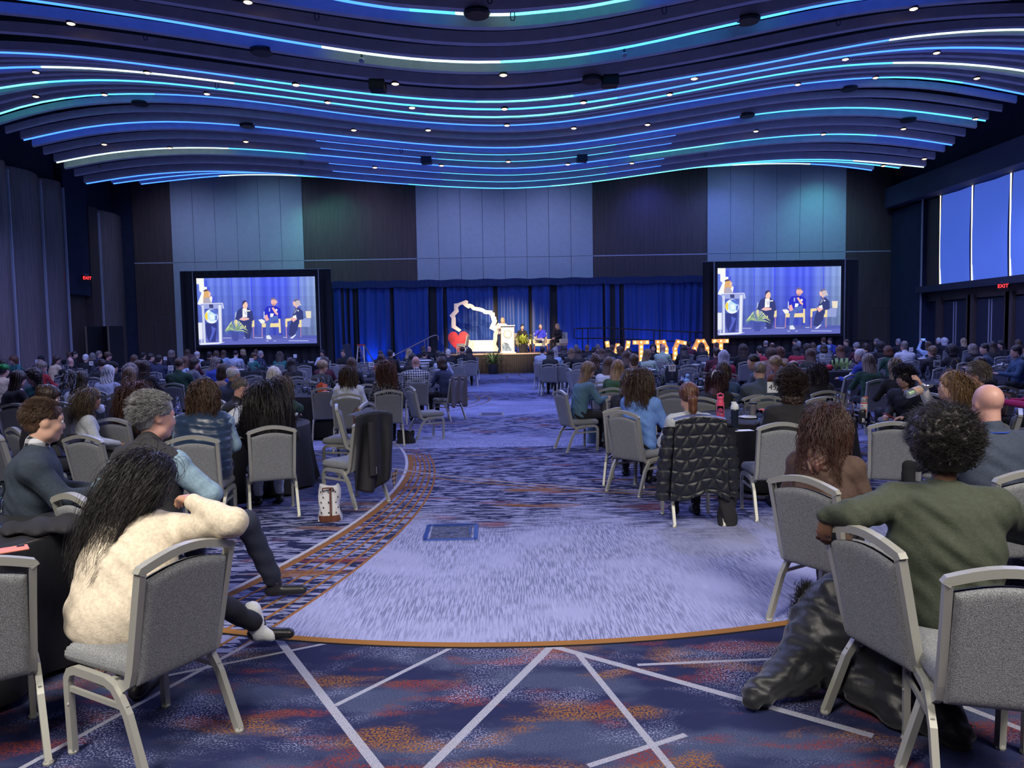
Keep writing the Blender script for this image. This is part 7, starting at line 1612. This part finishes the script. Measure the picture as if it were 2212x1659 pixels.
# near left table
t = thing('phone', 'phone in a coral case on the near left black tablecloth', 'phone', tuple(at(22, 1190))); MB().box((0, 0, .006), (.09, .15, .010), rz=-.9).build('case', mat('coral_case', (.85, .25, .20), .4), t, bevel=.004); MB().box((.02, .045, .013), (.03, .03, .004), rz=-.9).build('camera', BLK, t)
t = thing('notebook', 'spiral notebook with a blue printed cover on the near left table', 'notebook', tuple(at(14, 1143))); MB().box((0, 0, .008), (.2, .15, .014), rz=.15).build('cover', mat('navy_cover', (.012, .02, .06), .4), t); 
MB().box((0, .02, .0155), (.07, .018, .001), rz=.15).box((.004, -.004, .0155), (.09, .014, .001), rz=.15).build('print', mat('blue_print', (.05, .25, .9), .5), t); MB().tube([(-.1, -.085, .012), (.09, -.058, .012)], .005, 6).build('spiral', METAL, t)
g = SDF((-.3, -.22, -.02), (.3, .22, .12), .012); g.ell((0, 0, .02), (.24, .15, .035), .02); g.ell((.1, .02, .035), (.14, .11, .035), .03); g.disp(lambda x, y, z: .006 * np.sin(x * 40 + y * 22)); o = inst(g.mesh('folded_jacket', BLKF), 'folded_jacket', None, at(95, 1150) + Vector((-.02, .05, 0))); tag(o, 'black jacket folded on the edge of the near left table', 'jacket')
p = at(4, 1110); item(M_GOB, 'water_goblet', p.x, p.y, 'clear goblet at the left edge of the near left table', 'glass', s=1.15)
# floor box
c = [F(905, 1172), F(1030, 1170), F(1037, 1131), F(928, 1132)]; cx, cy = sum(p.x for p in c) / 4, sum(p.y for p in c) / 4; fw, fd = .44, .50
t = thing('floor_box', 'square metal-framed floor outlet hatch in the carpeted aisle', 'floor hatch', (cx, cy, 0), .03); m_ = MB()
for s_ in (-1, 1): m_.box((s_ * fw / 2, 0, .006), (.035, fd, .012)); m_.box((0, s_ * fd / 2, .006), (fw, .035, .012))
CHR = mat('polished_frame', (.35, .45, .75), .22, 1); m_.build('frame', CHR, t); MB().box((0, 0, .004), (fw - .08, fd - .08, .008)).build('carpet_lid', mat('lid_carpet', (.05, .06, .13), .9, var=.6, scale=30), t); MB().box((0, fd * .36, .012), (fw - .12, .012, .008)).box((fw * .38, .02, .012), (.012, fd * .5, .008)).box((0, -.04, .012), (.12, .012, .006)).build('lid_trim', CHR, t)
p = F(1062, 895); t = thing('floor_box', 'far metal floor outlet hatch in the middle of the aisle', 'floor hatch', (p.x, p.y, 0)); MB().box((0, .25, .005), (.5, .04, .01)).box((0, -.25, .005), (.5, .04, .01)).box((-.25, 0, .005), (.04, .5, .01)).box((.25, 0, .005), (.04, .5, .01)).build('frame', METAL, t); MB().box((0, 0, .003), (.44, .44, .006)).build('lid', mat('lid_carpet', (.05, .06, .13)), t)
# bags
def tote(px, py, w_, h_, m, label, name='handbag', d_=.16, rz=0, z=0, hh=.18, hm=None, base=None):
    p = F(px, py, z); t = thing(name, label, 'bag', (p.x, p.y, z), rz)
    MB().grid(lambda u, v: ((w_ / 2 * (1 - .1 * v)) * math.copysign(abs(math.cos(2 * PI * u)) ** .6, math.cos(2 * PI * u)) + .012 * math.sin(v * 9 + u * 20), d_ / 2 * (1 - .2 * v) * math.copysign(abs(math.sin(2 * PI * u)) ** .7, math.sin(2 * PI * u)), h_ * v + .015 * math.sin(u * 19) * v), 32, 8).build('body', m, t, smooth=True)
    MB().lathe([(.001, .02), (1, .02), (1, 0)], n=20, cap=False).mesh
    MB().tube([(-w_ * .25, -d_ * .45, h_ * .9), (-w_ * .22, -d_ * .6, h_ + hh * .6), (0, -d_ * .55, h_ + hh), (w_ * .22, -d_ * .6, h_ + hh * .6), (w_ * .25, -d_ * .45, h_ * .9)], .008, 6).build('strap', hm or m, t)
    if base: MB().grid(lambda u, v: ((w_ / 2 + .003) * math.copysign(abs(math.cos(2 * PI * u)) ** .6, math.cos(2 * PI * u)), (d_ / 2 + .003) * math.copysign(abs(math.sin(2 * PI * u)) ** .7, math.sin(2 * PI * u)), .06 * v), 32, 2).build('base_panel', base, t, smooth=True)
    return t
BRL = mat('brown_leather', (.13, .045, .025), .4, var=.2, scale=12); CANV = mat('white_canvas', (.62, .62, .66), .8)
t = tote(714, 1122, .21, .33, CANV, 'white canvas bucket bag with small bee prints and a brown leather base', 'bucket_bag', .2, .1, 0, .0, BRL, BRL)
bee = MB().ball((0, 0, 0), .006, 5, sc=(1, .3, 1.6)).mesh('bee_print', BLK)
for i in range(5):
    for j in range(3): inst(bee, 'bee_print', t, (-.07 + .07 * j + .02 * (i % 2), -.098 - .003 * j, .09 + .05 * i))
MB().tube([(.02, -.105, .0), (.02, -.11, .20), (.02, -.09, .33)], .009, 6).build('leather_stripe', BRL, t)
t = tote(745, 962, .24, .24, BRL, 'brown leather tote standing on a chair seat with pink tissue inside', 'leather_tote', .16, -.5, .47, .16)
_T = W(727, 868, 9.4); t.location = (_T.x + .30, _T.y + .05, .472)
MB().ball((0, 0, .24), .07, 7, sc=(1.2, .8, .7)).build('tissue', mat('pink_tissue', (.75, .10, .22), .5, bump=.6, bscale=30), t, smooth=True)
tote(877, 957, .30, .20, BLKF, 'black bag on the floor between chairs at the aisle', 'tote_bag', .18, -.1, 0, .03)
tote(1291, 957, .34, .32, mat('teal_grey_canvas', (.16, .25, .30), .8, bump=.3, bscale=14), 'grey-teal canvas tote hanging between chair legs right of the aisle', 'tote_bag', .14, -.1, 0, .04, BLKF)
tote(1571, 1133, .16, .26, BLKF, 'black bag on the floor right of the quilted jacket', 'tote_bag', .14, .2, 0, .02)
tote(925, 905, .40, .17, mat('tan_suede', (.14, .085, .055), .7, var=.3, scale=8), 'tan slouchy bag under a chair left of the aisle', 'slouch_bag', .25, 0, 0, .02)
t = thing('paper_bag', 'flattened cream paper bag under table 45', 'bag', tuple(F(1583, 1052))); MB().box((0, .1, .06), (.22, .18, .02), M=Matrix.Rotation(.5, 3, 'X')).build('paper', mat('cream_paper', (.5, .42, .25), .6), t)
# draped garments
def drape(o, hd, fn, nu, nv, m, name, label, cat='jacket', extra=None):
    t = thing(name, label, cat, (o[0], o[1], 0), math.radians(hd - 90)); MB().grid(fn, nu, nv).build('back_panel', m, t, smooth=True); sm = t.children[0].modifiers.new('thick', 'SOLIDIFY'); sm.thickness = .008
    if extra: extra(t)
    return t
def quilt(a, b_):
    def ln(t_): q = t_ - math.floor(t_); return min(q, 1 - q)
    s_ = .105; d = min(ln(b_ / s_), ln((a * .866 + b_ * .5) / s_), ln((a * .866 - b_ * .5) / s_)); return .020 * min(1, (d * 4.5)) ** .5
def qfn(u, v):
    x = (-.23 + .46 * u) * (1 + .16 * v); z = .968 + .035 * math.sin(PI * u) - .72 * v; y = -.345 + .22 * max(0, .9 - z) * .3 - .02
    y -= quilt(x, z) + .010 * math.sin(x * 22 + z * 9) * v; z -= .03 * math.sin(u * 7) * v
    return (x, y, z)
def qsl(t):
    for s_ in (-1, 1):
        m_ = MB(); n = 18
        def sl(u, v):
            a = 2 * PI * u; z = .90 - .66 * v; cx_ = s_ * (.235 + .075 * math.sin(v * 1.6)); r = .070 * (1 - .15 * v)
            q = quilt(a * .07, z); return (cx_ + (r + q) * math.cos(a), -.30 + .05 * v + (r * .75 + q) * math.sin(a), z)
        m_.grid(sl, 28, 44); m_.build('sleeve', PUFFB, t, smooth=True)
    MB().grid(lambda u, v: (-.235 + .47 * u, -.365 + .14 * v, .972 + .035 * math.sin(PI * u) + .012 * math.sin(v * PI)), 20, 5).build('collar', PUFFB, t, smooth=True)
q = bpy.data.objects[[o.name for o in COL.objects if o.get('label', '').startswith('person with a low auburn ponytail')][0]]
drape((q.location.x, q.location.y), 91, qfn, 60, 80, PUFFB, 'quilted_jacket', 'black triangle-quilted jacket hung over the ponytail woman\'s chair', extra=qsl)
# black blazer over the aisle chair
T = W(800, 893, 7.65); hdj = 142; aa = math.radians(hdj - 90); oj = (T.x - .30 * math.sin(aa), T.y + .30 * math.cos(aa))
chair(oj[0], oj[1], hdj, 'grey banquet chair at the aisle carrying the black blazer', 'near chairs')
SUIT = mat('black_suiting', (.016, .016, .020), .6, bump=.15, bscale=120); LIN = fabric((.50, .34, .26), 'plaid')
def bfn(u, v):
    x = (-.235 + .50 * u) * (1 + .10 * v); z = .955 + .03 * math.sin(PI * u) - (.72 + .16 * math.sin(u * PI) * 1.0 - .10 * u) * v
    return (x, -.335 - .035 * math.sin(u * 15 + v * 2) * min(1, v * 2) + .05 * max(0, .9 - z), z)
def bx_(t):
    def sl(u, v):
        a = 2 * PI * u; z = .90 - .56 * v; return (-.05 + .03 * v + .075 * math.cos(a), -.40 + .03 * v + .038 * math.sin(a), z)
    MB().grid(sl, 16, 14).build('sleeve', SUIT, t, smooth=True)
    for k in range(4): MB().ball((-.045, -.442 + .025 * .9, .42 - .018 * k), .006, 5).build('button', METAL, t)
    MB().add([(.20, -.375, .30), (.32, -.35, .36), (.30, -.34, .22), (.24, -.36, .14)], [(0, 1, 2, 3)]).build('checked_lining', LIN, t)
    MB().grid(lambda u, v: (-.23 + .46 * u, -.345 + .16 * v, .962 + .03 * math.sin(PI * u) + .012 * math.sin(v * PI)), 16, 4).build('collar', SUIT, t, smooth=True)
drape(oj, hdj, bfn, 44, 30, SUIT, 'blazer', 'black blazer with a checked lining hung over the aisle chair', extra=bx_)
# grey coat on the chair of the navy, green and white sweater
q = bpy.data.objects[[o.name for o in COL.objects if 'navy, green and white' in o.get('label', '')][0]]
drape((q.location.x, q.location.y), 140, lambda u, v: (-.22 + .46 * u, -.34 - .03 * math.sin(u * 14), .93 + .03 * math.sin(PI * u) - .62 * v - .05 * math.sin(u * 9) * v), 24, 14, fabric((.13, .12, .14)), 'grey_coat', 'grey coat over the chair of the color-block sweater', 'coat')
# puffer coat fallen to the floor with a fur hood
g = SDF((.85, 2.75, -.02), (2.25, 4.2, .72), .014)
hz = W(1762, 1345, 3.75); k_ = .05
g.ell((hz.x + .04, hz.y, hz.z), (.13, .12, .17), k_); g.ell((1.62, 3.60, .28), (.16, .20, .26), k_); g.chain([(1.55, 3.62, .30), (1.38, 3.45, .14), (1.12, 3.32, .07)], [.14, .11, .06], k_); g.chain([(1.68, 3.5, .34), (1.80, 3.22, .14), (1.86, 3.0, .05)], [.15, .16, .07], k_); g.chain([(1.55, 3.5, .15), (1.70, 3.1, .05)], [.12, .05], k_); g.cone((0, 0, -1.0), (3, 3, -1.0), 1.0, 1.0, .01, op='c')
g.disp(lambda x, y, z: .010 * np.sin(z * 30 + 4 * np.sin(x * 13 + y * 9) + 3 * np.sin(y * 17)) * np.sin(x * 12 + 3 * np.sin(z * 14)) + .006 * np.sin(x * 52 + 3 * np.sin(z * 30) + y * 44) * np.sin(z * 47 + y * 20))
t = thing('puffer_coat', 'black puffer coat with a fur-trimmed hood slumped to the floor behind the chair', 'coat'); inst(g.mesh('coat_shell', mat('black_puffer', (.006, .007, .011), .5, sheen=.2, bump=.3, bscale=25)), 'coat_shell', t)
rg = np.random.default_rng(5); vs = []; fs = []; c0 = np.array([hz.x - .07, hz.y - .03, hz.z])
for i in range(2600):
    a = rg.uniform(1.2, 5.4); p = c0 + np.array([.10 * math.cos(a) * .6, -.04 + rg.normal() * .025, .20 * math.sin(a)]) + rg.normal(size=3) * .012; d = np.array([math.cos(a) * .8, -.5, math.sin(a)]) + rg.normal(size=3) * .5; d /= np.linalg.norm(d); e = p + d * rg.uniform(.03, .06); s_ = np.cross(d, [.3, .9, .1]) * .0016; k = len(vs); vs += [tuple(p + s_), tuple(p - s_), tuple(e)]; fs.append((k, k + 1, k + 2))
o = MB().add(vs, fs).build('fur_trim', mat('black_fur', (.02, .018, .018), .6), t); o['kind'] = 'stuff'
t = thing('bag', 'green and white printed shopping bag on the floor behind the puffer coat', 'bag', tuple(F(2000, 1560))); MB().grid(lambda u, v: (.25 * u - .1, .22 * v - .1, .02 + .03 * math.sin(u * 9 + v * 5)), 10, 8).build('plastic', mat('mint_plastic', (.12, .42, .32), .3, col2=(.55, .6, .6), scale=6), t, smooth=True)
# flask held by the honey-haired woman, phones and papers held up
q = bpy.data.objects[[o.name for o in COL.objects if 'drinking from a bottle' in o.get('label', '')][0]]
a, b9 = W(2004, 836, 6.42), W(1962, 851, 6.36); d = (b9 - a); l = d.length; t = thing('juice_bottle', 'clear bottle of pale green drink tipped to the honey-haired woman\'s mouth', 'bottle', a); t.rotation_euler = d.to_track_quat('-Z', 'Y').to_euler()
MB().lathe([(.012, .05), (.013, .01), (.036, -.05), (.038, -l * 1.05), (.030, -l * 1.1), (.001, -l * 1.1)], n=16, cap=False).build('body', WATER, t, smooth=True); MB().lathe([(.001, -l * .45), (.034, -l * .45), (.034, -l * 1.06), (.001, -l * 1.06)], n=14, cap=False).build('drink', mat('pale_green_drink', (.42, .62, .30), .3), t, smooth=True); MB().lathe([(.0385, -l * .40), (.0385, -l * .78)], n=14, cap=False).build('label', mat('printed_label', (.25, .35, .45), .5, col2=(.7, .35, .15), scale=30), t, smooth=True)
t = thing('phone', 'raised phone with a bright blue screen before the right doors', 'phone', onperson(t72, (0, .40, 1.42))); MB().box((0, 0, 0), (.17, .012, .09)).build('case', BLK, t); MB().box((0, -.008, 0), (.16, .004, .078)).build('screen', emis('phone_screen', (.08, .25, 1.0), 1.6), t); MB().ball((.005, -.011, .0), .02, 6, sc=(1.4, .2, 1)).build('figure_on_screen', emis('phone_glow', (.8, .9, 1), 1.4), t)
p = W(1918, 900, 8.9); t = thing('phone', 'phone with a red case held low by the dark-coated person', 'phone', onperson(t69, (0, .44, .70))); MB().box((0, 0, 0), (.16, .08, .01), M=Matrix.Rotation(.5, 3, 'Y')).build('case', mat('red_case', (.35, .05, .05), .4), t)
for s_, (px, py) in enumerate(((1574, 803),)):
    p = W(px, py, 9.86)
q = [o for o in COL.objects if 'white claw clip' in o.get('label', '') and o.type == 'EMPTY'][0]; h = [c for c in q.children if c.name.startswith('hair')][0]
o = MB().tube([(-.02, -.13, .11), (-.035, -.15, .05), (-.05, -.15, -.02)], [.006, .012, .005], 6).tube([(.0, -.14, .11), (.005, -.155, .07)], .006, 6).build('claw_clip', WHITE_, q); o.matrix_local = h.matrix_local.copy()
q = [o for o in COL.objects if 'gold headband' in o.get('label', '') and o.type == 'EMPTY'][0]; h = [c for c in q.children if c.name.startswith('hair')][0]
o = MB().tube([(.105 * math.cos(a * PI / 12), .03 - .0 * a, .045 + .112 * math.sin(a * PI / 12)) for a in range(13)], .005, 6).build('headband', mat('gold', (.8, .5, .2), .25, 1), q); o.matrix_local = h.matrix_local.copy()
q = [o for o in COL.objects if 'bald head in a slate jacket and blue lanyard' in o.get('label', '') and o.type == 'EMPTY'][0]

# ---------------------------------------------------------------- tell look-alikes apart by their place in a row
ORD = ordn[1:]
by = {}
for o in COL.objects:
    if o.get('label') and not o.parent and o.get('category'): by.setdefault(o['label'], []).append(o)
def scrx(o): v = Vector(o.location) - CAM; return v.dot(CR) / max(.1, v.dot(_f))
for lab, os_ in by.items():
    if len(os_) < 2: continue
    os_.sort(key=scrx)
    for k, o in enumerate(os_):
        o['label'] = lab + ', ' + ('leftmost' if k == 0 else 'rightmost' if k == len(os_) - 1 else ordn[k] + ' from left')
